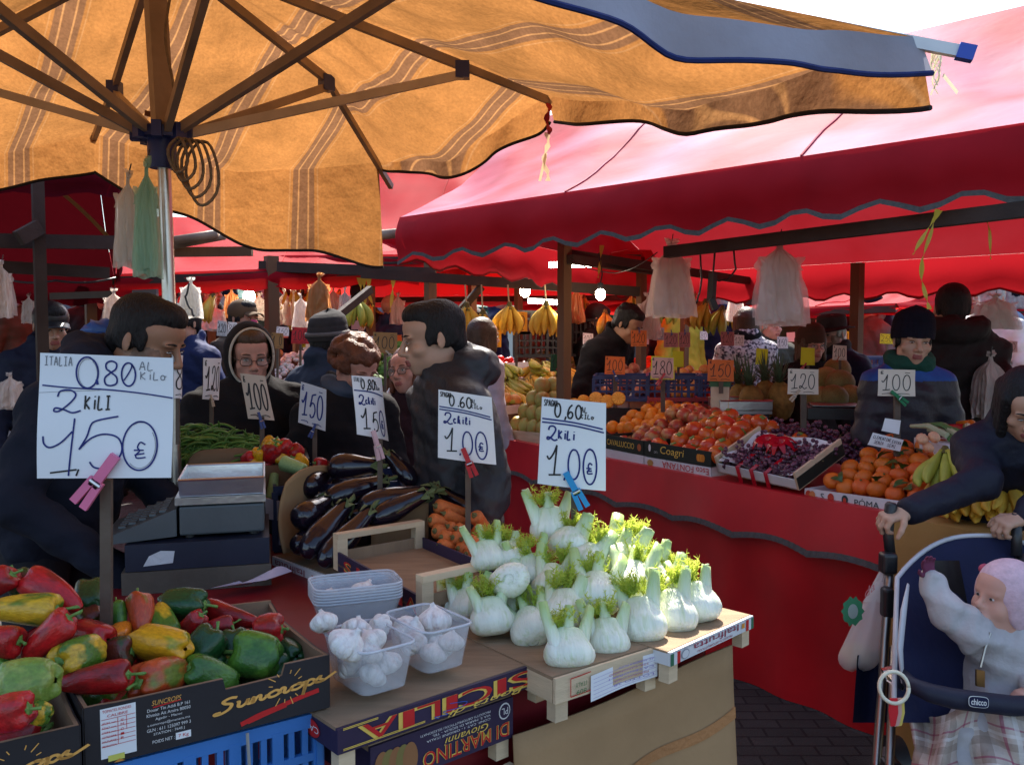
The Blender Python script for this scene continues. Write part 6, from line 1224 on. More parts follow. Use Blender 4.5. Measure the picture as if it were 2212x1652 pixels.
for i, (u, v, d) in enumerate(((1605,905,5.35),(1655,900,5.3),(1690,905,5.15),(1630,912,5.15))): put(PI, TRS(at(u, v, d), (fq.uniform(-.15,.15), fq.uniform(-.15,.15), i), .38), ('pineapple at the left of the cluster behind the steel tray','tallest pineapple beside the yellow card','pineapple at the right of the cluster under the 120 card','pineapple in front of the cluster')[i])
m_melon = M('netted_melon_skin', (.20,.16,.05), .7, .3, .3, 30, .3, 40, rv=.25, col2=(.16,.12,.03), c2s=1.5); ME = sph('melon', m_melon, 1.05, 9, .03)
for i, (u, v, d) in enumerate(((1785,822,5.35),(1815,828,5.2),(1800,862,5.0),(1836,862,5.1),(1772,865,5.05),(1808,800,5.5))): put(ME, TRS(at(u, v, d), (i, i*2, 0), .165), ('melon at the upper left of the brown netted pile','melon at the upper right of the brown netted pile','melon lowest in the middle of the brown netted pile','melon at the right foot of the brown netted pile','melon at the left foot of the brown netted pile','melon on top of the brown netted pile')[i])
# second scale, steel tray, cream pillar
def tray(name, label, u0, v0, u1, v1, d, dep, hh, mat, base=None):
    a, b = at(u0, v0, d), at(u1, v1, d+.0); t = thing(name, label, 'tray' if base is None else 'scale', a-V((0,0,hh))); x = (b-a); L = x.length; x.z = 0; x.normalize(); y = V((-x.y, x.x, 0)); F = lambda p, q, z: V((a.x, a.y, a.z))+x*L*p+y*dep*q+V((0,0,z))
    k = MB(); k.slab([F(0,0,-hh),F(1,0,-hh),F(1,1,-hh),F(0,1,-hh)], (0,0,.004))
    for p, q in (((0,0),(1,0)),((1,0),(1,1)),((1,1),(0,1)),((0,1),(0,0))): k.add([F(*p,-hh),F(*q,-hh),F(*q,0),F(*p,0)], [(0,1,2,3)]); k.tube([F(*p,0),F(*q,0)], .004, 6)
    k.build('tray', mat, t, False, solid=.003); k = MB(); k.slab([F(.0,.0,-hh-.006),F(1,0,-hh-.006),F(1,1,-hh-.006),F(0,1,-hh-.006)], (0,0,-.018)); k.build('plate', m_inox, t, False)
    if base: k = MB(); k.slab([F(.05,.05,-hh-.025),F(.95,.05,-hh-.025),F(.95,.95,-hh-.025),F(.05,.95,-hh-.025)], (0,0,-base)); k.build('housing', m_black, t, False)
    return t
tray('steel_scale', 'steel scale tray between the persimmons and the pineapples', 1556, 866, 1668, 876, 4.95, .30, .05, m_inox, .12)
bs = thing('black_scale', 'flat black scale behind the loose grapes', 'scale', at(1790,915,4.62)); a_ = at(1745,905,4.72); k = MB(); k.slab([a_, a_+V((.30,-.06,0)), a_+V((.36,.22,0)), a_+V((.06,.28,0))], (0,0,.06)); k.build('housing', m_black, bs, False); k = MB(); k.slab([a_+V((.03,.02,.066)), a_+V((.28,-.03,.066)), a_+V((.33,.2,.066)), a_+V((.08,.25,.066))], (0,0,.006)); k.build('platform', M('dark_steel', (.2,.2,.21), .4, metal=1), bs, False)
cpil = thing('scale_pillar', 'cream scale display pillar with a green head under the orange 150 card', 'scale', at(1556,900,5.0)); k = MB(); k.box((at(1556,862,5.0)), (.10,.08,.24), Matrix.Rotation(-.3, 3, 'Z')); k.build('column', M('cream_shell', (.60,.46,.32), .5), cpil, False); k = MB(); k.box((at(1556,818,5.0)), (.115,.09,.085), Matrix.Rotation(-.3, 3, 'Z')); k.build('green_head', M('green_shell', (.03,.12,.05), .5), cpil, False)
# ================================================================ people
m_skin = M('skin_fair', (.46,.25,.17), .5, .4, .10, 14, .08, 90, sss=.12); m_skin2 = M('skin_olive', (.34,.18,.11), .5, .4, .10, 14, .08, 90, sss=.12); m_skin3 = M('skin_pink', (.50,.25,.19), .55, .35, .14, 20, .15, 70, sss=.12); m_skin4 = M('skin_light', (.48,.28,.19), .5, .4, .08, 14, .05, 90, sss=.12)
m_lips = M('lips', (.30,.09,.08), .45, .4, .1, 20); m_stub = M('stubble_skin', (.20,.125,.09), .65, .3, .25, 60, .1, 200); m_eyew = M('eye_white', (.55,.52,.5), .25, .5, .02); m_iris = M('iris_dark', (.02,.013,.01), .2, .6, .1)
m_hairk = M('hair_black', (.008,.007,.008), .6, .3, .3, 60, .9, 150, stretch=(1,1,.25)); m_hairb = M('hair_auburn', (.115,.035,.014), .55, .4, .35, 40, .6, 90); m_hairr = M('hair_red_brown', (.10,.035,.016), .5, .4, .35, 30, .5, 80); m_hairg = M('hair_grey', (.36,.34,.32), .6, .3, .3, 30, .5, 80); m_hairbr = M('hair_brown', (.06,.03,.015), .5, .4, .3, 30, .5, 80)
def coatm(name, col, **k): return M('cloth_'+name, col, k.pop('rough', .75), k.pop('spec', .2), .25, 6, .9, 16, **k)
m_black_coat = coatm('black_nylon', (.019,.020,.026), rough=.55, spec=.4); m_navyfl = coatm('navy_fleece', (.013,.015,.026), rough=.9); m_blackw = coatm('black_wool', (.012,.011,.013), rough=.95); m_purplek = coatm('dark_plum', (.028,.012,.018), rough=.9); m_puff = coatm('plum_puffer', (.020,.015,.022), rough=.5, spec=.35)
m_royal = coatm('royal_blue', (.02,.07,.26), rough=.6); m_greensc = coatm('green_knit', (.015,.065,.045), rough=.95); m_bluesc = coatm('slate_knit', (.06,.08,.12), rough=.95); m_jean = coatm('denim', (.035,.06,.12)); m_dkjean = coatm('dark_trousers', (.018,.018,.022)); m_shoe = coatm('shoe_leather', (.02,.018,.016), rough=.5)
m_navyhat = M('navy_knit', (.008,.008,.016), .95, .15, .3, 60, .6, 120, stretch=(1,1,.3)); m_greyhat = M('charcoal_felt', (.03,.028,.03), .9, .2, .2, 20, .2, 60); m_lining = M('cream_lining', (.52,.47,.40), .9, .1, .1, 30, .4, 100); m_frame = M('spectacle_frame', (.05,.03,.02), .3, .5); m_lens = M('spectacle_lens', (.8,.8,.8), .08, .5, .02, alpha=.12)
def rot3(yaw=0, pitch=0, roll=0): return Matrix.Rotation(R(yaw), 3, 'Z') @ Matrix.Rotation(R(pitch), 3, 'X') @ Matrix.Rotation(R(roll), 3, 'Y')
def head_sdf(S, hp, HR, s=1., female=False, detail=True, jaw=1.):
    r3 = np.array(HR)
    def L(*p): return np.array(hp+HR @ (V(p)*s))
    def E(c, r, k=.015, op='u'): S.ell(L(*c), np.array(r)*s, k, r3, op)
    E((0,.02,.035), (.077,.096,.086)); E((0,-.048,.045), (.060,.043,.048), .03); E((0,-.025,-.042), (.058*jaw,.062,.074), .03); E((0,-.066,-.094), (.022,.020,.017), .02)
    for x in (-1, 1):
        E((x*.043,-.004,-.068), (.020,.032,.024), .03); E((x*.044,-.060,-.026), (.022,.020,.018), .02); E((x*.030,-.083,.021), (.024,.010,.007), .012)
        S.ell(L(x*.080,.014,-.004), np.array((.0065,.017,.030))*s, .008, np.array(HR @ rot3(x*24, -12, 0))); E((x*.013,-.098,-.034), (.0085,.010,.0075), .008); E((x*.031,-.100,.004), (.016,.011,.009), .010, 's')
        E((x*.0905,.006,.0), (.0045,.009,.015), .006, 's')
    S.cap(L(0,-.088,.016), L(0,-.113,-.026), .0085*s, .0105*s, .012); E((0,-.111,-.030), (.0115,.010,.010), .008)
    E((0,-.076,-.060), (.030,.020,.028), .02); E((0,-.098,-.0585), (.021,.007,.005), .006); E((0,-.096,-.0695), (.018,.007,.0058), .006)
    if detail: S.cap(L(-.018,-.1055,-.0640), L(.018,-.1055,-.0640), .0022*s, None, .004, 's')
def hand_sdf(S, w, d, n, s=1., curl=25, side=1, spread=1.):
    d, n = V(d).normalized(), V(n); n = (n-d*n.dot(d)).normalized(); a = d.cross(n)*side
    S.cap(np.array(w-d*.02*s), np.array(w+d*.02*s), .024*s, .026*s, .015)
    for o in (-.022, -.007, .008, .022): S.cap(np.array(w+d*.02*s+a*o*.8*s), np.array(w+d*.085*s+a*o*s*1.05), .0135*s, .012*s, .012)
    for o, L_, dd in ((-.030,.060,.082), (-.010,.072,.090), (.010,.067,.087), (.029,.054,.078)):
        p = w+d*dd*s+a*o*s; e = (d+a*o*1.5*spread).normalized(); c = 0
        for f, r0, r1 in ((.45,.0095,.009), (.32,.009,.0082), (.25,.0082,.0072)):
            c += curl; e2 = (e*math.cos(R(c))+n*math.sin(R(c))); p2 = p+e2*L_*f*s; S.cap(np.array(p), np.array(p2), r0*s, r1*s, .004); p = p2
    p = w+d*.03*s-a*.026*s; e = (d*.55-a*.75+n*.25).normalized()
    for f, r0, r1, b in ((.034,.012,.011,0), (.030,.0105,.0095,.35), (.024,.0095,.008,.6)):
        e = (e+d*b*.7+n*b*(curl/40)+a*b*.5).normalized(); p2 = p+e*f*s; S.cap(np.array(p), np.array(p2), r0*s, r1*s, .005); p = p2
def mesh_part(S, name, mats, parent, mi=None, relax=2):
    vs, fs = S.mesh(); return np_obj(name, vs, fs, mats, parent, mi(vs[fs].mean(1)) if mi else None, relax)
def person(label, u, v, d, yaw=0, lean=0, head=(0,0,0), skin=None, hair='short', hairm=None, coat=None, coatstyle='coat', trousers=None, arms=(None, None), hat=None, hatm=None, glasses=False, scarf=None, stub=False, h=.0055, hc=.011, female=False, jaw=1., group=None, hood=None, wide=1., handcurl=25, pos_only=None, sleeve_end=.0, side=0, collar=True, extra=None, s_=None, eyes=1.):
    skin = skin or m_skin; coat = coat or m_black_coat; trousers = trousers or m_dkjean; hairm = hairm or m_hairk
    tgt = at(u, v, d)
    pel = V((0,0,.98)); LR = Matrix.Rotation(R(lean), 3, 'X') @ Matrix.Rotation(R(side), 3, 'Y')
    up = lambda p: pel+LR @ (V(p)-pel)
    HR = rot3(*head)
    neck = up((0,.015,1.475)); hc_l = neck+ (LR @ V((0,-.0,.032)))+HR @ V((0,-.035,.095))
    s = tgt.z/hc_l.z if s_ is None else s_                     # the height follows from where the head is seen
    Rz = Matrix.Rotation(R(yaw), 3, 'Z'); base = tgt-Rz @ (hc_l*s); base.z = tgt.z-hc_l.z*s
    t = bpy.data.objects.new('person', None); COL.objects.link(t); tag(t, label, 'person', group); t.location = base; t.rotation_euler = (0,0,R(yaw)); t['_w'] = (0,0,0); t.empty_display_size = .1
    neck, hp, pel = neck*s, hc_l*s, pel*s; LL = lambda p: up(p)*s
    Rzi = Rz.inverted()
    sh = [LL((x*.170*wide,.015,1.385)) for x in (-1, 1)]; el = []; wr = []
    for i, x in enumerate((-1, 1)):
        a = arms[i]
        if a is None: e, w = V((x*.255*wide,.03,1.13))*s, V((x*.27*wide,-.06,.88))*s
        elif a == 'front': e, w = LL((x*.25*wide,-.02,1.13)), LL((x*.06,-.30,1.03))
        elif a == 'work': e, w = LL((x*.25*wide,-.05,1.15)), LL((x*.16,-.36,1.08))
        else: e, w = [Rzi @ (q_-base) for q_ in a]
        el.append(e); wr.append(w)
    pts = [hp, pel, V((0,0,0)), *sh, *el, *wr]; lo = [min(p[i] for p in pts)-.24 for i in range(3)]; hi = [max(p[i] for p in pts)+.24 for i in range(3)]; lo[2] = -.03*s
    # ---- the body, one continuous surface
    S = SDF(lo, hi, h); head_sdf(S, hp, HR, s, female, h < .008, jaw); A = lambda p: np.array(p)
    S.cap(A(hp+HR @ V((0,.028,-.05))*s), A(neck-V((0,0,.03))*s), .052*s, .058*s, .03)
    S.ell(A(LL((0,.02,1.32))), (.16*s*wide,.10*s,.17*s), .05, np.array(LR)); S.ell(A(LL((0,.01,1.10))), (.14*s*wide,.095*s,.16*s), .05, np.array(LR)); S.ell(A(pel), (.155*s,.10*s,.12*s), .05)
    for i, x in enumerate((-1, 1)):
        S.cap(A(sh[i]), A(el[i]), .052*s, .042*s, .04); S.cap(A(el[i]), A(wr[i]), .040*s, .026*s, .02)
        dd = (wr[i]-el[i]).normalized(); n = V((-x,0,0)) if arms[i] is None else V((0,0,-1)); hn = extra['palm'][i] if extra and 'palm' in extra else n; hd = extra['dir'][i] if extra and 'dir' in extra else dd
        hand_sdf(S, wr[i], Rzi @ V(hd) if extra and 'dir' in extra else hd, Rzi @ V(hn) if extra and 'palm' in extra else hn, s, handcurl, x if not (extra and 'flip' in extra) else -x)
        hip = pel+V((x*.09*s,0,-.06*s)); kn = V((x*.10*s,-.02*s,.50*s)); an = V((x*.11*s,.02*s,.09*s)); S.cap(A(hip), A(kn), .078*s, .055*s, .03); S.cap(A(kn), A(an), .052*s, .036*s, .02); S.cap(A(an-V((0,0,.04*s))), A(an+V((0,-.15*s,-.05*s))), .036*s, .03*s, .02)
    iH = np.array(HR.inverted()); hpn = np.array(hp)
    def mi(c):
        q = ((c-hpn) @ iH.T)/s; m = np.zeros(len(c), dtype=np.int32); x, y, z = q[:, 0], q[:, 1], q[:, 2]
        if stub: m[(y < .02) & (z > -.13) & (((z < -.046) & (y < -.02)) | ((np.abs(x) > .045) & (z < .0) & (y < .0)))] = 2
        m[(np.abs(x) < .0225*(1-((z+.064)/.03)**2)) & (y < -.086) & (z < -.0535) & (z > -.0755)] = 1; return m
    mesh_part(S, 'body', [skin, m_lips, m_stub], t, mi, 1 if h < .008 else 2)
    # ---- eyes and brows
    Hm = lambda p: hp+HR @ (V(p)*s)
    k = MB(); r3 = HR
    for x in (-1, 1):
        k.ell(Hm((x*.031,-.0885,.0025)), (.0125*s,.0052*s,.0042*eyes*s), 12, 8, r3, 0); k.ell(Hm((x*.031,-.0925,.002-.002*(1-eyes))), (.0056*s,.0030*s,.0042*eyes*s), 10, 6, r3, 1)
        k.tube([Hm((x*(.019+.024*i/4), -.0945+.004*abs(i/4-.4), .0055+.003*math.sin(math.pi*i/4))) for i in range(5)], .0017*s, 5, 1)
    k.build('eyes', [m_eyew, m_iris], t, 'all')
    k = MB()
    for x in (-1, 1): k.tube([Hm((x*(.014+.036*i/5), -.0955+.013*(i/5)**2, .0225+.0055*math.sin(math.pi*(.15+.75*i/5)))) for i in range(6)], [.0022*s,.0036*s,.0038*s,.0034*s,.0028*s,.0014*s], 6, flat=.7)
    k.build('eyebrows', hairm if hairm is not m_hairg else m_hairg, t, 'all')
    # ---- hair
    if hair:
        hs = max(h, .0055); G = SDF([hp[i]-.26*s for i in range(3)], [hp[i]+.26*s for i in range(3)], hs); rr = np.array(HR)
        def E(c, r, k=.02, op='u'): G.ell(A(Hm(c)), np.array(r)*s, k, rr, op)
        q = random.Random(len(label))
        if hair in ('short', 'crop'):
            E((0,.026,.051), (.0805,.0975,.0815) if hair == 'crop' else (.083,.099,.083)); E((0,.070,-.020), (.058,.046,.055), .03)
            for x in (-1, 1): E((x*.068,.030,.006), (.0125,.042,.040), .02)
            E((0,-.036,.088), (.062,.052,.043)); E((0,-.128,-.055), (.078,.072,.100), .012, 's')
            for x in (-1, 1): E((x*.092,.010,-.012), (.014,.020,.030), .006, 's'); E((x*.068,-.024,.008), (.009,.012,.030), .012)
            if hair == 'short':
                for i in range(26): a = q.uniform(0, 6.28); b = q.uniform(0, 1.25); E((.080*math.sin(b)*math.cos(a), .026+.096*math.sin(b)*math.sin(a), .052+.084*math.cos(b)), (.016,.016,.010), .012)
        elif hair == 'curly':
            for i in range(150):
                a = q.uniform(0, 6.28); b = math.acos(q.uniform(-.45, 1)); c = (.088*math.sin(b)*math.cos(a), .030+.100*math.sin(b)*math.sin(a), .045+.092*math.cos(b))
                if c[1] < -.035 and c[2] < .055: continue
                E(c, (q.uniform(.016,.026),)*3, .012)
        elif hair in ('bob', 'long', 'fringe'):
            E((0,.022,.048), (.088,.104,.092)); z0 = -.08 if hair == 'bob' else -.16
            for x in (-1, 1):
                for yy in (-.035, .0, .035, .07): G.cap(A(Hm((x*.072,yy,.05))), A(Hm((x*(.080+.008*math.sin(yy*50)), yy-.01, z0-.4*abs(yy)))), .020*s, .016*s, .02)
            E((0,.085,-.03), (.07,.035,.09), .03); 
            if hair != 'fringe': E((0,-.130,-.040), (.066,.085,.100), .02, 's')
            else: E((0,-.130,-.065), (.064,.085,.085), .012, 's')
        f = 60.; G.wave(lambda X, Y, Z: .0016*np.sin(X*310+np.sin(Z*40)*2)*np.sin(Y*270+Z*60)); mesh_part(G, 'hair', hairm, t, None, 1)
    # ---- jacket
    if coatstyle:
        J = SDF(lo, hi, hc); W_ = wide; pf = coatstyle == 'puffer'; e = .013 if pf else .010; lw = {'coat': .62, 'puffer': .80, 'jacket': .84}[coatstyle]
        J.ell(A(LL((0,.02,1.32))), ((.185*W_+e)*s,(.125+e)*s,.19*s), .05, np.array(LR)); J.ell(A(LL((0,.005,1.10))), ((.170*W_+e)*s,(.125+e)*s,.20*s), .05, np.array(LR)); J.ell(A(pel), ((.185+e)*s,(.13+e)*s,.16*s), .06)
        if lw < .7: J.cap(A(pel), A(V((0,0,lw*s+.06))), .16*s, .20*s, .06)
        for i in (0, 1):
            J.cap(A(lerp(neck, sh[i], .25)), A(sh[i]), (.058+e)*s, (.064+e)*s, .05); J.cap(A(sh[i]), A(el[i]), (.068+e)*s, (.054+e)*s, .04)
            w2 = lerp(wr[i], el[i], sleeve_end); J.cap(A(el[i]), A(w2), (.052+e)*s, (.040+e*.7)*s, .025)
        if collar:
            for i in range(14):
                a = i*2*math.pi/14; J.ell(A(neck+(LR @ V((.078*math.cos(a), .074*math.sin(a)+.006, .028+.026*math.sin(a))))*s), (.024*s,.024*s,.046*s), .02)
        if hood == 'back':
            for i in range(9): a = math.pi*(i/8); J.ell(A(neck+(LR @ V((.118*math.cos(a), .045+.080*math.sin(a), .030-.015*math.sin(a))))*s), (.046*s,.046*s,.058*s), .03)
        if pf: J.wave(lambda X, Y, Z: .0060*np.abs(np.cos(Z*np.pi/.085+.35*np.sin(X*14+Y*9)))-.003+.0028*np.sin(X*45+Z*21)*np.sin(Y*38+Z*33))
        else: J.wave(lambda X, Y, Z: .0042*np.sin(Z*95+X*60+2*np.sin(Y*50))*np.sin(X*50-Z*30)+.0085*np.sin(Z*26+X*17+3*np.sin(Y*9))*np.sin(X*21+Z*9)+.003*np.sin(Z*55+Y*40+X*20))
        mats = [coat]
        if extra and 'yoke' in extra:
            mats = [coat, extra['yoke']]; zy = 1.412*s
            mesh_part(J, 'jacket', mats, t, lambda c: (c[:, 2] > zy+.05*np.abs(c[:, 0])*0).astype(np.int32))
        else: mesh_part(J, 'jacket', coat, t)
    T = SDF([lo[0],lo[1],-.03], [hi[0],hi[1],pel.z+.25], .014); T.ell(A(pel), (.170*s,.115*s,.13*s), .05)
    for x in (-1, 1): hip = pel+V((x*.09*s,0,-.06*s)); kn = V((x*.10*s,-.02*s,.50*s)); an = V((x*.11*s,.02*s,.07*s)); T.cap(A(hip), A(kn), .095*s, .075*s, .04); T.cap(A(kn), A(an), .075*s, .06*s, .03)
    mesh_part(T, 'trousers', trousers, t)
    k = MB()
    for x in (-1, 1): k.ell((x*.11*s,-.05*s,.045*s), (.05*s,.14*s,.045*s), 14, 8)
    k.build('shoes', m_shoe, t, 'all')
    # ---- things on the head
    if hat:
        k = MB()
        if hat in ('beanie', 'band'):
            pf_ = [(.100,.012,1.0),(.103,.03,1.02),(.104,.06,1.03),(.101,.085,1.0),(.100,.087,.99),(.098,.11,.97),(.088,.14,.86),(.066,.16,.66),(.035,.172,.36),(.004,.176,.05)]
            rib = lambda a: 1+.010*math.sin(44*a)
            k.grid(lambda a, b: (lambda x: Hm(((lerp(pf_[int(x)][0], pf_[min(int(x)+1, 9)][0], x-int(x)))*.92*math.cos(2*math.pi*a)*rib(2*math.pi*a), .014+(lerp(pf_[int(x)][0], pf_[min(int(x)+1, 9)][0], x-int(x)))*1.10*math.sin(2*math.pi*a)*rib(2*math.pi*a), -.0+(lerp(pf_[int(x)][1], pf_[min(int(x)+1, 9)][1], x-int(x)))*.92+.012*math.sin(2*math.pi*a)*-1)))(min(8.999, b*9)), 88, 27, wrapu=True)
        elif hat == 'brim':
            pf_ = [(.150,.040),(.152,.034),(.125,.040),(.100,.046),(.099,.09),(.093,.125),(.070,.135),(.03,.122),(.003,.120)]
            k.grid(lambda a, b: (lambda x: Hm((lerp(pf_[int(x)][0], pf_[min(int(x)+1, 8)][0], x-int(x))*.95*math.cos(2*math.pi*a), .012+lerp(pf_[int(x)][0], pf_[min(int(x)+1, 8)][0], x-int(x))*1.12*math.sin(2*math.pi*a), lerp(pf_[int(x)][1], pf_[min(int(x)+1, 8)][1], x-int(x))+.01*math.cos(4*math.pi*a)*(x < 2.5))))(min(7.999, b*8)), 40, 24, wrapu=True)
        elif hat == 'cap':
            k.ell(Hm((0,.014,.052)), (.088*s,.106*s,.086*s), 24, 14, HR); k.grid(lambda a, b: Hm(((a-.5)*.14, -.075-.075*b*(1-(2*a-1)**2*.5), .055-.02*b-.02*(2*a-1)**2)), 10, 4)
        elif hat == 'hood':
            def P(a, b):     # from the edge round the face (b=0) to the back
                th = 2*math.pi*a; ph = lerp(R(60), R(176), b); r = V((math.sin(ph)*math.cos(th), -math.cos(ph), math.sin(ph)*math.sin(th)))
                fl_ = 1+.10*max(0, -math.sin(th))+.03*math.sin(5*th)*b; return Hm((r.x*.104*fl_, .022+r.y*.128, .018+r.z*(.132 if r.z > 0 else .150)*(1+.06*max(0, r.z)*b)))
            k.grid(P, 48, 20, wrapu=True)
        ho = k.build('hat' if hat != 'hood' else 'hood', hatm or m_navyhat, t, 'all', solid=.006 if hat in ('hood',) else .004)
        if hat == 'hood': k = MB(); k.tube([P(i/48, 0)+HR @ V((0,-.004,0)) for i in range(49)], .0055*s, 8); k.build('lining', m_lining, t, 'all')
        if hat == 'band': k = MB(); k.tube([Hm((.099*math.cos(i*.2618), .014+.116*math.sin(i*.2618), .045-.012*math.sin(i*.2618))) for i in range(25)], .012*s, 8); k.build('hat_band', M('grey_band', (.10,.09,.09), .9), t, 'all')
    if glasses:
        k = MB(); lens = MB()
        for x in (-1, 1):
            ring = [Hm((x*.034+.024*math.copysign(abs(math.cos(a))**.8, math.cos(a)), -.108+.008*abs(x*.034+.024*math.cos(a))/.058, -.002+.0165*math.copysign(abs(math.sin(a))**.8, math.sin(a)))) for a in [i*.3491 for i in range(19)]]
            k.tube(ring, .0017*s, 6); lens.poly(ring[:-1]); k.tube([Hm((x*.058,-.100,.004)), Hm((x*.078,-.05,.008)), Hm((x*.083,.01,.010))], .0018*s, 6)
        k.tube([Hm((-.010,-.111,.002)), Hm((0,-.115,.004)), Hm((.010,-.111,.002))], .0015*s, 6); g = k.build('glasses', m_frame, t, 'all'); lens.build('lenses', m_lens, g, False, off=(0,0,0))
    if scarf:
        C = SDF([neck[i]-.25*s for i in range(3)], [neck[i]+.25*s for i in range(3)], hc*.8)
        for i in range(16): a = i*2*math.pi/16; C.ell(A(neck+(LR @ V((.082*math.cos(a), -.006+.080*math.sin(a), .038+.010*math.sin(3*a)-.02*max(0, -math.sin(a)))))*s), (.034*s,.034*s,.040*s), .025)
        C.wave(lambda X, Y, Z: .003*np.sin(Z*150+X*50)*np.sin(X*60+Y*60)); mesh_part(C, 'scarf', scarf, t)
    return t
P_ = {}
P_['vendor'] = person('man with cropped black hair bending over behind the big 0.80 card', 318, 738, 2.62, yaw=78, lean=30, head=(4,22,0), skin=m_skin2, hair='crop', hairm=m_hairk, coat=m_navyfl, coatstyle='jacket', arms=('work','work'), stub=True, eyes=.5, h=.0042, hood='back', wide=1.12)
person('older woman in glasses and a black hood with cream lining', 540, 772, 3.6, yaw=18, head=(8,8,0), skin=m_skin3, hair='crop', hairm=m_hairbr, coat=m_blackw, coatstyle='coat', hat='hood', hatm=m_blackw, glasses=True, h=.0048, female=True, wide=1.15, jaw=1.05)
person('woman with auburn curls and glasses looking down, left of the man in black', 768, 798, 3.55, yaw=38, head=(8,22,0), skin=m_skin3, hair='curly', hairm=m_hairb, coat=m_blackw, coatstyle='coat', glasses=True, eyes=.45, scarf=m_bluesc, h=.0048, female=True)
person('woman with short reddish hair and round glasses behind the man in black', 881, 803, 4.05, yaw=-22, head=(-6,-4,-8), skin=m_skin3, hair='bob', hairm=m_hairr, coat=m_purplek, coatstyle='coat', glasses=True, h=.0052, female=True, jaw=1.08)
person('man in a black jacket with short dark hair seen in profile looking down', 934, 733, 2.95, yaw=-68, lean=4, head=(-6,10,0), skin=m_skin4, hair='crop', hairm=m_hairk, coat=m_black_coat, coatstyle='coat', h=.0042, hood='back', wide=1.12, hc=.009, eyes=.45)
person('person in a charcoal hat with a grey band, back turned, behind the curly-haired woman', 712, 738, 4.5, yaw=150, hair='crop', coat=coatm('slate_blue', (.02,.03,.055)), hat='band', hatm=m_greyhat, h=.008)
person('man in a black cap beyond the dark post at the left', 110, 706, 4.9, yaw=40, head=(0,15,0), hair='crop', coat=coatm('dark_navy', (.012,.014,.03)), hat='cap', hatm=m_black, h=.008)
# woman behind the stall
person('woman seller in a dark beanie, green scarf and plum puffer jacket behind the clementines', 1972, 738, 4.12, yaw=-4, head=(-4,4,3), skin=m_skin4, hair='crop', hairm=m_hairk, coat=m_puff, coatstyle='puffer', hat='beanie', hatm=m_navyhat, scarf=m_greensc, h=.0045, hc=.009, arms=('front','front'), wide=.84, female=True, eyes=.75, extra={'yoke': m_royal})
person('man in a dark jacket with a grey hood, back turned, reaching right', 2056, 668, 4.85, yaw=172, head=(-8,4,0), skin=m_skin4, hair='crop', coat=coatm('brown_black', (.018,.014,.014)), coatstyle='jacket', trousers=m_jean, h=.0065, hood='back', arms=(((at(2150,800,4.75)), at(2195,840,4.5)), None), wide=1.1)
# the woman pushing the pushchair
eL = at(2120,1040,3.02); wL = at(1962,1106,2.90); eR = at(2290,1030,2.95); wR = at(2215,1118,2.86)
P_['pusher'] = person('woman with long black hair leaning over and holding the pushchair handles', 2214, 876, 3.08, yaw=-4, lean=30, head=(-12,32,0), skin=m_skin4, hair='fringe', eyes=.4, wide=.80, hairm=m_hairk, coat=M('navy_puffer', (.009,.010,.022), .65, .3, .2, 8, .8, 22), coatstyle='puffer', h=.0040, hc=.008, female=True, arms=((eL, wL), (eR, wR)), handcurl=52, sleeve_end=.04, extra={'dir': (V((-.93,-.12,-.18)), V((-.93,-.1,-.18))), 'palm': (V((.05,.25,-1)), V((.05,.25,-1)))}, s_=.96)
# mid-distance people
person('man in black bending over trays of peaches at the stall behind', 1356, 702, 6.5, yaw=55, lean=22, head=(0,28,0), skin=m_skin2, hair='short', coat=m_blackw, coatstyle='jacket', h=.009, arms=('work','work'), wide=1.25)
person('old man in a grey brimmed hat and navy coat', 1795, 722, 6.1, yaw=-50, head=(0,6,0), skin=m_skin3, hair='crop', hairm=m_hairg, coat=coatm('midnight', (.012,.014,.04)), hat='brim', hatm=m_greyhat, stub=True, h=.008, scarf=m_greyhat, wide=1.1)
person('woman in a brown cap and glasses beside the old man', 1753, 748, 5.9, yaw=10, skin=m_skin3, hair='bob', hairm=m_hairbr, coat=m_blackw, hat='beanie', hatm=M('brown_knit', (.05,.025,.015), .95), glasses=True, h=.008)
person('person in a patterned black and white dress with a black fur collar', 1610, 700, 7.4, yaw=185, hair='bob', hairm=m_hairbr, coat=M('patterned_cloth', (.55,.52,.55), .8, .2, .2, 60, col2=(.05,.04,.06), c2s=45), h=.010, scarf=m_blackw)
person('man in a dark green sweater with the sun on his shoulders', 1666, 706, 8.0, yaw=20, skin=m_skin3, hair='crop', hairm=m_hairg, coat=coatm('moss', (.05,.055,.045)), h=.010, wide=1.15)
person('man in navy standing behind the hanging pale bags at left', 398, 700, 5.9, yaw=-30, hair='short', coat=coatm('ink_blue', (.015,.025,.09)), h=.009); person('man in a brown flat cap beside the wooden post', 527, 690, 6.3, yaw=60, hair='crop', coat=coatm('tobacco', (.05,.035,.025)), hat='cap', hatm=M('brown_tweed', (.10,.06,.03), .9), h=.009)
person('bald man in a blue coat bending near the far stall', 848, 668, 8.5, yaw=150, hair=None, coat=coatm('mid_blue', (.03,.06,.14)), h=.011); person('person in a pale padded jacket half hidden by the man in black', 1046, 728, 6.0, yaw=120, hair='bob', hairm=m_hairbr, coat=coatm('pale_lilac', (.42,.38,.44)), coatstyle='puffer', h=.010)
person('man in black cap and jacket behind the man at the peaches', 1290, 690, 8.2, yaw=90, head=(0,20,0), hair='crop', coat=m_blackw, hat='cap', hatm=m_greyhat, h=.011)
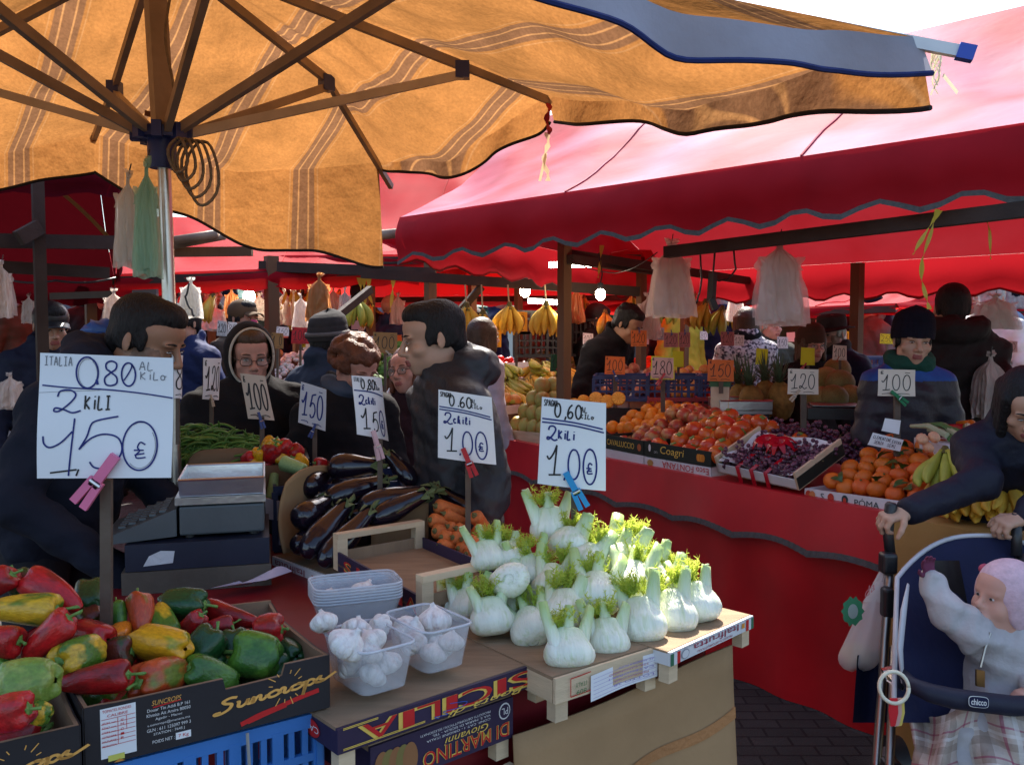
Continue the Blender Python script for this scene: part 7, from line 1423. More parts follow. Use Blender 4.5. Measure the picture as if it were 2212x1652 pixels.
# the sunlit crowd further back: a few figures, copied with other coats
cq = random.Random(31); CROWD = []
for i, (hr, hm, ht, cs, yw) in enumerate((('short', m_hairk, None, 'coat', 0), ('bob', m_hairbr, None, 'coat', 200), ('crop', m_hairg, 'cap', 'jacket', 90), ('long', m_hairr, None, 'puffer', 160), ('crop', m_hairg, None, 'coat', 20), ('bob', m_hairg, 'beanie', 'puffer', 300))):
    CROWD.append(person('x', 1106, 700, 30, yaw=0, hair=hr, hairm=hm, hat=ht, coat=m_blackw, coatstyle=cs, h=.011, hc=.016, skin=cq.choice((m_skin, m_skin3, m_skin2))))
COATS = [('black', coatm('c_black', (.012,.012,.014))), ('navy', coatm('c_navy', (.015,.02,.06))), ('grey', coatm('c_grey', (.12,.12,.13))), ('beige', coatm('c_beige', (.34,.27,.19))), ('pale blue', coatm('c_paleblue', (.22,.30,.42))), ('lime yellow', coatm('c_lime', (.50,.55,.06))), ('green', coatm('c_green', (.05,.12,.07))), ('maroon', coatm('c_maroon', (.12,.02,.03))), ('white', coatm('c_white', (.6,.6,.6))), ('brown', coatm('c_brown', (.10,.06,.035)))]
WHERE = [(1500,700,10.5,0),(1528,694,11.5,9),(1556,704,9.8,1),(1578,690,12.5,4),(1640,690,12,2),(1700,684,13,0),(1722,700,11,6),(1770,690,12.5,8),(1862,690,10.2,0),(1892,684,11.4,1),(1840,700,12,2),(1420,690,13,9),(1450,700,12,0),(1476,706,9.4,5),(1880,720,8.8,2),(2110,700,9,1),(2140,712,7.6,8),(2185,700,9.6,4),(1010,690,11,0),(960,690,12.5,3),(1075,694,13,1),(1150,690,12,9),(1245,694,11.2,0),(1225,700,13,2),(640,684,12,0),(670,690,10,1),(740,690,11,7),(610,690,13,2),(455,690,9.5,0),(490,694,11,8),(430,684,12.5,9),(560,690,10.5,6),(200,690,10,0),(150,696,12,2),(245,700,8.6,1),(40,694,9,9),(780,700,9.2,0),(815,684,13,2)]
PLACE = ['under the red awning', 'in the gap between the stalls', 'beyond the fruit stall', 'in the sunlit aisle', 'by the farther stalls']
CU = {}
for i, (u, v, d, c) in enumerate(WHERE):
    b = CROWD[i % 6]; p = at(u, v, d); sc = p.z/1.63; M_ = TRS((p.x, p.y, 0), (0, 0, cq.uniform(0, 6.28)), sc); cn, cm = COATS[c]
    lb = f'{"far" if d > 11 else "distant"} person in a {cn} coat standing {("left" if u < 900 else "centre" if u < 1400 else "right")} in the crowd, {("dark-haired","brown-haired","with a cap","long-haired","grey-haired","with a knitted hat")[i % 6]}'
    o = put(b, M_, lb, 'people in the crowd')
    for ch in o.children:
        if ch.name.startswith('jacket'):
            ch.material_slots[0].link = 'OBJECT'; ch.material_slots[0].material = cm
# ================================================================ pushchair, child, bag
m_navyc = M('navy_cloth', (.008,.011,.045), .75, .3, .2, 7, .25, 40); m_pipe = M('grey_piping', (.50,.50,.52), .6); m_alu = M('brushed_tube', (.36,.33,.30), .35, .5, .15, 10, metal=1); m_foam = M('black_foam', (.010,.012,.03), .6, .4, .15, 30, .1, 80)
pc = thing('pushchair', 'navy pushchair with white piping pushed by the woman with long black hair', 'pushchair', V((1.25,2.75,0)))
ho = thing  # noqa
def part(name, mb, mat, smooth='all', par=None, **k): return mb.build(name, mat, par or pc, smooth, off=pc['_w'], **k)
k = MB(); k.tube([at(1923,1195,2.88), at(1918,1150,2.89), at(1921,1118,2.90), at(1925,1090,2.90), at(1926,1085,2.90)], [.017,.017,.018,.020,.014], 12); part('handle', k, m_black)
k = MB(); k.tube([at(2196,1200,2.82), at(2196,1150,2.84), at(2197,1120,2.86), at(2196,1108,2.86)], [.017,.017,.019,.014], 12); part('handle', k, m_black)
for x in (0, 1):
    dx_ = 283*x; k = MB(); k.tube([at(1922+dx_,1195,2.88-.05*x), at(1919+dx_,1290,2.84-.05*x), at(1912+dx_,1380,2.80-.05*x), at(1906+dx_,1480,2.74-.05*x), at(1894+dx_,1640,2.66-.05*x), at(1885+dx_,1800,2.56-.05*x)], .014, 10); part('frame_tube', k, m_black if x else m_alu)
    k = MB(); k.tube([at(1934+dx_,1395,2.72), at(1928+dx_,1500,2.64), at(1922+dx_,1640,2.56), at(1915+dx_,1820,2.44)], .013, 10); part('frame_tube', k, m_alu)
    for P_h, sz in ((at(1918+dx_,1215,2.86), (.05,.05,.07)), (at(1916+dx_,1300,2.83), (.035,.045,.10)), (at(1925+dx_,1660,2.6), (.05,.06,.06))): k = MB(); k.box(P_h, sz); hg = part('hinge', k, m_black, False); bv = hg.modifiers.new('bevel', 'BEVEL'); bv.width = .012; bv.segments = 3
for x, y_ in ((1880,2.5),(2160,2.45),(1930,3.05),(2200,3.0)):
    p = at(x, 1700, y_); p.z = .09; k = MB(); k.tube([p+V((-.025,0,0)), p+V((.025,0,0))], .088, 22); w_ = part('wheel', k, m_black, True); k = MB(); k.tube([p+V((-.028,0,0)), p+V((.028,0,0))], .05, 16); part('rim', k, M('grey_plastic', (.25,.25,.26), .5), True, w_)
# seat: a curved shell; (a across, b from foot to head)
def seat(a, b, inset=0):
    uL, uR = lerp(1930, 1938, b), lerp(2330, 2300, b); v = lerp(1560, 1156, b); arch = (abs(2*a-1)**2.6); v += 92*arch*max(0, b-.45)/.55
    d = lerp(2.50, 2.84, b)-.09*abs(2*a-1)**3+.05*math.sin(math.pi*a)+inset; return at(lerp(uL, uR, a), v, d)
k = MB(); k.grid(lambda a, b: seat(a, b), 30, 24); k.grid(lambda a, b: seat(1-a, b, .05), 30, 24); so_ = part('seat', k, m_navyc)
k = MB(); k.tube([seat(0, i/12) for i in range(13)]+[seat(i/24, 1) for i in range(1, 24)]+[seat(1, 1-i/12) for i in range(13)], .0075, 8); part('piping', k, m_pipe, 'all', so_)
k = MB(); k.tube([at(2012,1318,2.72), at(2060,1312,2.74), at(2100,1312,2.75), at(2140,1325,2.72)], .005, 6); part('piping', k, m_pipe, 'all', so_)
k = MB(); k.tube([at(1962,1262,2.60), at(1952,1320,2.55), at(1944,1400,2.50), at(1950,1475,2.46)], [.008,.018,.018,.010], 8, flat=.4); part('piping', k, m_pipe, 'all', so_)
k = MB(); k.grid(lambda a, b: at(lerp(2030,2085,a)+26*b-13, lerp(1210,1345,b), 2.76+.02*math.sin(a*3)), 6, 10); part('harness_strap', k, m_black)
k = MB(); k.tube([at(1948,1452,2.48), at(1968,1478,2.44), at(2010,1496,2.41), at(2060,1508,2.39), at(2120,1516,2.38), at(2190,1524,2.40), at(2290,1520,2.46)], [.014,.022,.026,.028,.028,.028,.024], 14); br_ = part('bumper_bar', k, m_foam)
lgm = lambda s, q, l: lerp(lerp(at(2092,1526,2.35), at(2136,1530,2.35), s), lerp(at(2092,1501,2.352), at(2136,1505,2.352), s), q)+V((0,-l,0))
k = MB(); k.add([lgm(.5+.5*math.copysign(abs(math.cos(a))**.5, math.cos(a)), .5+.5*math.copysign(abs(math.sin(a))**.5, math.sin(a)), .0) for a in [i*.2618 for i in range(24)]], [tuple(range(24))], 0); k.add([lgm(.5+.47*math.copysign(abs(math.cos(a))**.5, math.cos(a)), .5+.45*math.copysign(abs(math.sin(a))**.5, math.sin(a)), .001) for a in [i*.2618 for i in range(24)]], [tuple(range(24))], 1); write(k, 'chicco', lgm, .12, .24, .76, .54, 0, .002, off=.02); part('badge', k, [m_prwhite, m_navyc], False, br_)
k = MB(); k.slab([at(1908,1448,2.56), at(1932,1442,2.56), at(1965,1472,2.46), at(1950,1492,2.46), at(1915,1470,2.54)], (0,.02,0)); part('bar_clip', k, M('chrome', (.6,.58,.5), .2, metal=1), False)
k = MB(); k.grid(lambda a, b: at(lerp(1852,1925,a)-10*b, lerp(1415,1560,b)-20*a*(1-b), 2.82+.06*math.sin(math.pi*a)), 8, 8); k.grid(lambda a, b: at(lerp(1862,1935,a), lerp(1415,1560,b), 2.95), 8, 8); part('basket', k, m_navyc)
k = MB(); c = at(1931,1484,2.36)
k.tube([c+V((.040*math.cos(i*.2618), .01*math.sin(i*.2618), .040*math.sin(i*.2618))) for i in range(25)], .0055, 8); tag(k.build('teething_ring', M('cream_plastic', (.70,.66,.50), .3, .5), None, 'all'), 'cream plastic ring hung on the end of the pushchair bar', 'toy')
k = MB(); mK = []
for j, (du, m_) in enumerate(((-4, 0), (4, 1), (10, 2))):
    p = at(1935+du, 1508, 2.35+.006*j); k.slab([p+V((-.010,0,0)), p+V((.010,0,0)), p+V((.013,0,-.04)), p+V((.006,0,-.075)), p+V((-.006,0,-.078)), p+V((-.013,0,-.035))], (0,.004,0), m_)
tag(k.build('toy_keys', [M('toy_red', (.6,.02,.03), .3, .5), M('toy_pink', (.6,.35,.3), .3), M('toy_yellow', (.65,.5,.12), .3)], None, False), 'red and yellow toy keys dangling from the cream ring', 'toy')
# shopping bag on the handle
m_film = M('carrier_film', (.85,.85,.85), .3, .5, .08, 6, .5, 20, trans=.5, stretch=(1,1,.2), alpha=.72)
sbg = thing('shopping_bag', 'thin white carrier bag with a green leaf print hanging from the pushchair handle', 'bag', at(1850,1440,2.86))
def SB(a, b):
    th = 2*math.pi*a; c = at(lerp(1919, 1848, b**.85), lerp(1205, 1446, b), 2.87); w_ = (.004+.072*b**1.1)*(1 if b < .86 else math.sqrt(max(0, 1-((b-.86)/.145)**2)))
    return c+V((math.cos(th)*w_*(1+.05*math.sin(5*th+b*4)*(1-b**3)+.03*math.sin(13*th+b*6)*(1-b)), math.sin(th)*w_*.7*(1+.10*math.sin(7*th)*(1-b**3)), .004*math.sin(3*th)*b))
k = MB(); k.grid(SB, 44, 36, wrapu=True); k.build('film', m_film, sbg, 'all')
k = MB(); k.grid(lambda a, b: at(lerp(1893,1908,a)-30*b*(1-a), lerp(1256,1300,b), 2.845+.01*math.sin(a*4)), 6, 4); k.build('handles', m_film, sbg, 'all')
k = MB(); c = at(1840,1318,2.79)
k.add([c+V((.034*math.cos(i*.2618)*(1+.12*math.cos(i*2.6)), -.008, .046*math.sin(i*.2618)*(1+.12*math.cos(i*2.6)))) for i in range(24)], [tuple(range(24))], 0)
k.add([c+V((.016*math.cos(i*.2618), -.010, .024*math.sin(i*.2618))) for i in range(24)], [tuple(range(24))], 1); k.build('leaf_print', [M('print_leaf_green', (.04,.22,.10), .6), m_film], sbg, False)
k = MB(); fmb = lambda s, q, l: lerp(at(1868,1292,2.785), at(1890,1272,2.785), s)+V((0,-l,.030*q)); write(k, 'da', fmb, 0, 0, 1, 1, 0, .001); k.build('lettering', [M('faint_red', (.6,.25,.25), .6)], sbg, False)
k = MB(); k.ell(at(1848,1415,2.87), (.045,.035,.040), 16, 10); tag(k.build('corn_cobs', M('corn_yellow', (.62,.50,.22), .6, bump=.5, bs=70), None, 'all'), 'pale yellow food showing through the bottom of the white carrier bag', 'food')
# child in grey padded suit
m_suit = M('lilac_grey_padding', (.45,.425,.425), .6, .3, .2, 8, .8, 24); m_bhat = M('pink_wool', (.66,.46,.52), .95, .1, .15, 50, .35, 120); m_bskin = M('skin_child', (.60,.32,.24), .5, .4, .08, 10, sss=.2); m_mit = M('plum_mitten', (.14,.03,.07), .9)
ch = bpy.data.objects.new('person', None); COL.objects.link(ch); cw = V((1.38,2.6,.45)); ch.location = cw; ch['_w'] = tuple(cw); tag(ch, 'small child in a grey padded suit and pink hat reaching up in the pushchair', 'person')
s_ = .76; hp = at(2166,1290,2.58); HR = rot3(-72, -6, 4); A = lambda p: np.array(p)
lo = [.95,2.05,.30]; hi = [1.78,2.95,1.20]
S = SDF(lo, hi, .0036); head_sdf(S, hp, HR, s_, True, True, 1.18); r3 = np.array(HR); S.ell(A(hp+HR @ V((0,.02,.05))*s_), np.array((.092,.108,.092))*s_, .03, r3)
for x in (-1, 1): S.ell(A(hp+HR @ V((x*.040,-.058,-.045))*s_), np.array((.032,.030,.030))*s_, .02, r3)
nk = at(2172,1352,2.60); sR = at(2100,1352,2.55); eR_ = at(2044,1318,2.57); wR_ = at(2010,1252,2.60); sL_ = at(2270,1385,2.55); eL_ = at(2290,1450,2.50); wL_ = at(2230,1490,2.46); hipc = at(2170,1500,2.62)
S.cap(A(hp+HR @ V((0,.03,-.06))*s_), A(nk), .036, .04, .02); S.cap(A(nk-V((0,0,.03))), A(hipc), .075, .085, .05)
S.cap(A(nk-V((0,0,.03))), A(sR), .04, .038, .03); S.cap(A(sR), A(eR_), .034, .028, .02); S.cap(A(eR_), A(wR_), .027, .020, .015); S.cap(A(nk-V((0,0,.03))), A(sL_), .04, .038, .03); S.cap(A(sL_), A(eL_), .034, .028, .02); S.cap(A(eL_), A(wL_), .027, .020, .015)
hand_sdf(S, wR_, V((-.25,-.1,.95)), V((.2,-1,0)), .55, 18, 1); hand_sdf(S, wL_, V((-.9,-.3,-.1)), V((0,0,-1)), .55, 25, -1)
for x in (0, 1): kn = at(2085+110*x,1592,2.47); S.cap(A(hipc), A(kn), .06, .05, .03); S.cap(A(kn), A(at(2070+110*x,1690,2.42)), .048, .035, .02)
vs, fs = S.mesh(); iH = np.array(HR.inverted()); c_ = vs[fs].mean(1); q_ = ((c_-np.array(hp)) @ iH.T)/s_; mi_ = np.zeros(len(fs), dtype=np.int32)
mi_[(np.abs(q_[:, 0]) < .02) & (q_[:, 1] < -.086) & (q_[:, 2] < -.0535) & (q_[:, 2] > -.0755)] = 1; mi_[np.linalg.norm(c_-np.array(wR_+V((-.01,0,.03))), axis=1) < .062] = 2
np_obj('body', vs-np.array(cw), fs, [m_bskin, m_lips, m_mit], ch, mi_, 1)
Hm = lambda p: hp+HR @ (V(p)*s_)
k = MB()
for x in (-1, 1): k.ell(Hm((x*.031,-.0885,.0025)), (.0125*s_,.0052*s_,.0056*s_), 12, 8, HR, 0); k.ell(Hm((x*.031,-.0925,.002)), (.0068*s_,.0030*s_,.0055*s_), 10, 6, HR, 1); k.tube([Hm((x*(.014+.036*i/5), -.0955+.013*(i/5)**2, .0245+.0045*math.sin(math.pi*(.15+.75*i/5)))) for i in range(6)], .0022*s_, 6, 1)
k.build('eyes', [m_eyew, m_iris], ch, 'all')
G = SDF([hp[i]-.2 for i in range(3)], [hp[i]+.2 for i in range(3)], .0045); G.ell(A(Hm((0,.022,.048))), np.array((.103,.120,.106))*s_, .02, r3)
for x in (-1, 1): G.ell(A(Hm((x*.080,.020,-.030))), np.array((.024,.058,.072))*s_, .05, r3)
G.ell(A(Hm((0,.09,-.03))), np.array((.08,.05,.08))*s_, .04, r3); G.ell(A(Hm((0,-.132,-.036))), np.array((.088,.085,.098))*s_, .012, r3, 's'); vs, fs = G.mesh(); ht_ = np_obj('hat', vs-np.array(cw), fs, m_bhat, ch); k = MB(); k.ell(Hm((-.088,-.02,.085)), (.014,.014,.014), 14, 8, fn=lambda d: 1+.2*math.cos(5*math.atan2(d.y, d.x))); k.build('knitted_flower', M('rose_wool', (.55,.10,.16), .9), ht_, 'all', off=tuple(cw))
J = SDF(lo, hi, .006); J.cap(A(nk-V((0,0,.075))), A(hipc), .105, .125, .06); J.cap(A(nk-V((0,0,.07))), A(sR-V((0,0,.02))), .058, .056, .05); J.cap(A(sR-V((0,0,.015))), A(eR_), .054, .050, .03); J.cap(A(eR_), A(lerp(eR_, wR_, .92)), .048, .036, .02); J.cap(A(nk-V((0,0,.07))), A(sL_), .058, .056, .05); J.cap(A(sL_), A(eL_), .054, .05, .03); J.cap(A(eL_), A(lerp(eL_, wL_, .9)), .046, .038, .02)
for i in range(12): a = i*.5236; J.ell(A(nk+V((.060*math.cos(a), .055*math.sin(a), .0))), (.022,.022,.028), .02)
for x in (0, 1): kn = at(2085+110*x,1592,2.47); J.cap(A(hipc), A(kn), .08, .062, .05); J.cap(A(kn), A(at(2070+110*x,1690,2.42)), .065, .05, .03)
J.wave(lambda X, Y, Z: .0065*np.abs(np.cos(Z*np.pi/.075+X*7+.6*np.sin(Y*14)))-.004+.0040*np.sin(X*60+Z*35)*np.sin(Z*48-X*25+Y*20)+.002*np.sin(X*110-Z*70)); vs, fs = J.mesh(); np_obj('padded_suit', vs-np.array(cw), fs, m_suit, ch)
k = MB(); k.tube([at(2140,1366,2.497), at(2128,1400,2.487), at(2118,1440,2.48)], .004, 6); k.build('zip', m_alu, ch); k = MB(); k.grid(lambda a, b: at(lerp(2108,2126,a), lerp(1445,1480,b)+3*a, 2.472), 3, 3); k.build('buckle', M('brass_buckle', (.45,.25,.10), .4, metal=1), ch, False, solid=.008)
# plaid blanket
def plaid():
    m = M('plaid_wool', (.50,.42,.36), .95, .1, .12, 40, .4, 120); n = m.node_tree.nodes; L = m.node_tree.links.new; b = n['Principled BSDF']; src = b.inputs['Base Color'].links[0].from_socket
    uv = n.new('ShaderNodeUVMap'); sp = n.new('ShaderNodeSeparateXYZ'); L(uv.outputs[0], sp.inputs[0]); last = src
    for ax, f, lo_, hi_, col in ((0,3,.0,.22,(.26,.20,.16)),(1,3,.0,.22,(.26,.20,.16)),(0,3,.55,.61,(.30,.03,.10)),(1,3,.55,.61,(.30,.03,.10)),(0,3,.75,.85,(.66,.62,.58)),(1,3,.75,.85,(.66,.62,.58))):
        mu = n.new('ShaderNodeMath'); mu.operation = 'MULTIPLY'; mu.inputs[1].default_value = f; L(sp.outputs[ax], mu.inputs[0]); fr = n.new('ShaderNodeMath'); fr.operation = 'FRACT'; L(mu.outputs[0], fr.inputs[0])
        g1 = n.new('ShaderNodeMath'); g1.operation = 'GREATER_THAN'; g1.inputs[1].default_value = lo_; L(fr.outputs[0], g1.inputs[0]); g2 = n.new('ShaderNodeMath'); g2.operation = 'LESS_THAN'; g2.inputs[1].default_value = hi_; L(fr.outputs[0], g2.inputs[0])
        g = n.new('ShaderNodeMath'); g.operation = 'MULTIPLY'; L(g1.outputs[0], g.inputs[0]); L(g2.outputs[0], g.inputs[1]); g3 = n.new('ShaderNodeMath'); g3.operation = 'MULTIPLY'; g3.inputs[1].default_value = .6; L(g.outputs[0], g3.inputs[0])
        mx = n.new('ShaderNodeMix'); mx.data_type = 'RGBA'; L(g3.outputs[0], mx.inputs['Factor']); ia = [q for q in mx.inputs if q.type == 'RGBA']; L(last, ia[0]); ia[1].default_value = (*col, 1); last = [q for q in mx.outputs if q.type == 'RGBA'][0]
    L(last, b.inputs['Base Color']); return m
def BLK(a, b):
    fold = .035*math.sin(a*17+b*4)+.02*math.sin(a*31-b*7)
    return at(lerp(1962, 2330, a)+14*math.sin(b*5+a*9), lerp(1532, 1800, b)+18*math.sin(a*11)*(1-b)-8*a, 2.40+.10*(1-b)-.10*b+fold-.05*math.sin(math.pi*a))
k = MB(); k.grid(BLK, 60, 36); bl = k.build('blanket', plaid(), None, 'all', solid=.012); uvl = bl.data.uv_layers.new(name='UVMap')
for lp in bl.data.loops: i = lp.vertex_index; uvl.data[lp.index].uv = ((i % 61)/60*1.5, (i//61)/36*1.2)
tag(bl, 'beige plaid wool blanket bunched over the child\'s legs in the pushchair', 'blanket')
# ================================================================ stalls, crates and clutter further back
bq = random.Random(77)
m_tom = M('tomato_skin', (.50,.03,.015), .25, .5, .1, 4, rv=.15); m_on = M('onion_skin', (.42,.20,.07), .4, .4, .2, 6, rv=.2); m_peach = M('peach_skin', (.55,.22,.12), .7, .2, .2, 3, rv=.12, col2=(.42,.10,.07), c2s=2); m_mush = M('mushroom_white', (.72,.68,.6), .6); m_lett = M('lettuce_green', (.10,.22,.03), .6, .3, .3, 6, .5, 20, rv=.3, trans=.2); m_apr = M('apricot_skin', (.65,.30,.08), .5, rv=.1)
BALL = {'tomato': sph('tomato', m_tom, .85, 1, nu=12, nv=8), 'onion': sph('onion', m_on, 1.0, 2, nu=12, nv=8), 'peach': sph('peach', m_peach, .95, 3, nu=12, nv=8), 'mushroom': sph('mushroom', m_mush, .7, 4, nu=10, nv=7), 'tangerine': sph('tangerine', m_clem, .9, 5, nu=12, nv=8), 'apricot': sph('apricot', m_apr, .95, 6, nu=12, nv=8)}
t = thing('lettuce', 'lettuce', 'lettuce'); k = MB()
for i in range(16): a = i*2.4; el = .2+i*.07; c = V((math.cos(a)*math.cos(el)*.3, math.sin(a)*math.cos(el)*.3, math.sin(el)*.3)); k.ell(c, (.24,.24,.10), 10, 7, Matrix.Rotation(a, 3, 'Z') @ Matrix.Rotation(1.2-el, 3, 'Y'), fn=lambda d: 1+.18*math.sin(7*math.atan2(d.y, d.x)))
k.build('leaves', m_lett, t, 'all'); BALL['lettuce'] = t
CLOTH = {'red': m_redcl, 'green': M('green_cloth', (.03,.12,.05), .7), 'white': m_whprint, 'wood': m_wood, 'blue': M('blue_cloth', (.03,.06,.22), .7), 'black': m_black}
def far_stall(label, u0, d0, u1, d1, z, dep, cloth, beds, slope=.25, front=None):
    a, b = at(u0, 719, d0), at(u1, 719, d1); a.z = b.z = z; x = (b-a); L = x.length; x.normalize(); y = V((-x.y, x.x, 0)); t = thing('market_stall', label, 'stall', V(((a.x+b.x)/2, (a.y+b.y)/2, 0)))
    k = MB(); k.slab([a, b, b+y*dep+V((0,0,slope*dep)), a+y*dep+V((0,0,slope*dep))], (0,0,-.03)); k.build('table_top', m_wood, t, False)
    k = MB(); k.grid(lambda s, q: lerp(a, b, s)-y*(.01+.03*q*(1+math.sin(s*L*9)))+V((0,0,.01-(z-.02)*q)), max(8, int(L*12)), 5); k.build('skirt', CLOTH[cloth], t)
    n = len(beds)
    for i, (kind, dia, lb) in enumerate(beds):
        f0, f1 = (i+.03)/n, (i+.97)/n; k = MB(); o0, o1 = lerp(a, b, f0), lerp(a, b, f1); h = .07
        for P, Q in ((o0, o1), (o0+y*dep+V((0,0,slope*dep)), o1+y*dep+V((0,0,slope*dep))), (o0, o0+y*dep+V((0,0,slope*dep))), (o1, o1+y*dep+V((0,0,slope*dep)))): k.beam(P+V((0,0,h/2)), Q+V((0,0,h/2)), .012, h)
        k.build('tray_edge', m_pale if i % 2 else m_whprint, t, False)
        if kind is None: continue
        nx = max(2, int((o1-o0).length/dia)); ny = max(2, int(dep/dia*1.05)); 
        for r in range(ny):
            for c in range(nx):
                if bq.random() < .06: continue
                p = lerp(o0, o1, (c+.5+.4*(r % 2)*.5+bq.uniform(-.12,.12))/(nx+.3))+y*(dep*(r+.5)/ny); p.z = z+.035+slope*dep*(r+.5)/ny+dia*.35+.045*math.sin(math.pi*(c+.5)/nx)+bq.uniform(-.1,.15)*dia
                put(BALL[kind], TRS(p, (bq.uniform(-.6,.6), bq.uniform(-.6,.6), bq.uniform(0,6)), dia*bq.uniform(.9,1.1)), f'{lb} laid out on the {label.split(" with ")[0]}'[:88], f'{lb}es on {label[:24]}')
    return t
far_stall('left stall under the maroon awning with mixed vegetables', -260, 4.6, 96, 5.4, .98, .8, 'red', (('lettuce', .20, 'lettuce'), ('tomato', .075, 'tomato'), ('lettuce', .18, 'lettuce'), ('tangerine', .07, 'tangerine')), .45)
far_stall('stall behind the hooded woman with tomatoes', 455, 6.6, 830, 6.4, 1.06, .8, 'blue', (('onion', .08, 'onion'), ('mushroom', .06, 'mushroom'), ('tomato', .085, 'tomato'), ('mushroom', .06, 'mushroom'), ('lettuce', .17, 'lettuce')), .38)
far_stall('banana stall in the middle with fruit trays', 1040, 6.0, 1300, 7.1, 1.02, .75, 'wood', (('apricot', .085, 'apricot'), (None, 0, ''), (None, 0, '')), .35)
far_stall('peach stall with blue crates', 1285, 6.1, 1600, 5.75, 1.08, .5, 'black', (('peach', .085, 'peach'), ('peach', .085, 'peach'), ('apricot', .08, 'apricot'), ('tangerine', .06, 'tangerine')), .35)
far_stall('sunlit stall beyond the old man with oranges', 1600, 9.5, 2020, 8.6, .95, .8, 'white', (('lettuce', .2, 'lettuce'), ('tomato', .08, 'tomato'), ('tangerine', .08, 'tangerine'), ('lettuce', .2, 'lettuce')), .3)
far_stall('sunlit stall at the far right with tangerines', 2040, 6.6, 2420, 6.3, .95, .8, 'white', (('tangerine', .07, 'tangerine'), ('tomato', .08, 'tomato'), ('lettuce', .2, 'lettuce')), .3)
far_stall('distant stall at left centre with onions', 170, 9.2, 640, 9.0, .95, .8, 'green', (('onion', .1, 'onion'), ('lettuce', .2, 'lettuce'), ('tangerine', .1, 'tangerine')), .3)
far_stall('distant stall at right centre with tomatoes', 960, 10.2, 1440, 9.8, .95, .8, 'red', (('tomato', .1, 'tomato'), ('lettuce', .2, 'lettuce'), ('tangerine', .1, 'tangerine')), .3)
BB = [make_bananas(11, 6), make_bananas(12, 7, True)]
for i in range(30):
    f = bq.random(); g = bq.random(); u = lerp(1085, 1285, f); d = lerp(6.25, 7.15, f)+.5*g; z = 1.10+.30*g
    p = at(u, 719, d); p.z = z; put(BB[0 if bq.random() < .65 else 1], TRS(p, (-1.0+bq.uniform(-.3,.2), bq.uniform(-.5,.5), bq.uniform(-.8,1.2)), .22), 'hand of bananas in the big heap on the banana stall', 'bananas on the banana stall')
k = MB(); k.slab([at(1075,925,6.02), at(1300,838,7.1), at(1300,880,7.1), at(1075,968,6.02)], (0,.02,0)); fb = tag(k.build('wooden_board', m_darkwood, None, False), 'dark painted wooden board along the front of the banana stall', 'board')
k = MB(); write(k, 'BABBO', lambda s, q, l: lerp(lerp(at(1195,906,6.50), at(1250,885,6.75), s), lerp(at(1195,886,6.50), at(1250,866,6.75), s), q)+V((0,-l-.03,0)), 0, 0, 1, 1, 0, .002); k.build('lettering', [M('print_faded_gold', (.40,.28,.12), .7)], fb, False)
def simple_crates(rows):
    for (lb, u, v, d, w_, h_, dep, mat, cols, rz) in rows:
        p = at(u, v, d); x = V((math.cos(rz), math.sin(rz), 0)); y = V((-x.y, x.x, 0)); lattice_crate('plastic_crate', lb, p, x, y, w_, dep, h_, mat, cols)
m_bcd = M('deep_blue_crate', (.02,.035,.14), .45, .45); m_rcr = M('red_crate', (.30,.02,.02), .5)
simple_crates([('deep blue crate at the left in the row under the peaches', 1282, 866, 5.75, .34, .15, .4, m_bcd, 8, -.15), ('deep blue crate in the middle of the row under the peaches', 1400, 866, 5.70, .34, .15, .4, m_bcd, 8, -.15), ('deep blue crate at the right of the row under the peaches', 1510, 868, 5.65, .30, .15, .4, m_bcd, 8, -.15),
 ('red crate at the left below the blue ones', 1400, 905, 5.55, .30, .12, .4, m_rcr, 7, -.15), ('red crate at the right below the blue ones', 1505, 905, 5.5, .26, .12, .4, m_rcr, 7, -.15),
 ('black slatted crate, lower one stacked behind the bananas', 1110, 772, 7.9, .50, .22, .35, m_black, 10, 0), ('black slatted crate, upper one stacked behind the bananas', 1112, 722, 7.9, .50, .20, .35, m_black, 10, 0), ('black slatted crate on its own behind the hanging bananas', 1205, 770, 8.1, .42, .34, .35, m_black, 10, 0),
 ('green crate at the right edge near the pink card', 2072, 806, 5.7, .26, .11, .3, M('green_crate', (.02,.16,.04), .5), 4, 0), ('blue crate with a white edge left of the seller in the beanie', 1860, 830, 6.8, .28, .2, .3, m_bcd, 6, 0)])
for i in range(3):
    k = MB(); p = at(1868, 862+i*34, 6.6); k.box(p, (.26,.3,.105)); bo = tag(k.build('fruit_box', [m_whprint, m_green_bk, M('print_blue', (.05,.1,.3), .6)][i], None, False), ('white printed box on top of the stack left of the seller','dark box in the middle of the stack left of the seller','blue box at the bottom of the stack left of the seller')[i], 'box')
    k = MB(); k.slab([p+V((-.11,-.152,-.03)), p+V((.08,-.152,-.03)), p+V((.08,-.152,.025)), p+V((-.11,-.152,.025))], (0,-.002,0)); k.build('lid_band', [m_prred, m_yel, m_prwhite][i], bo, False, off=(0,0,0))
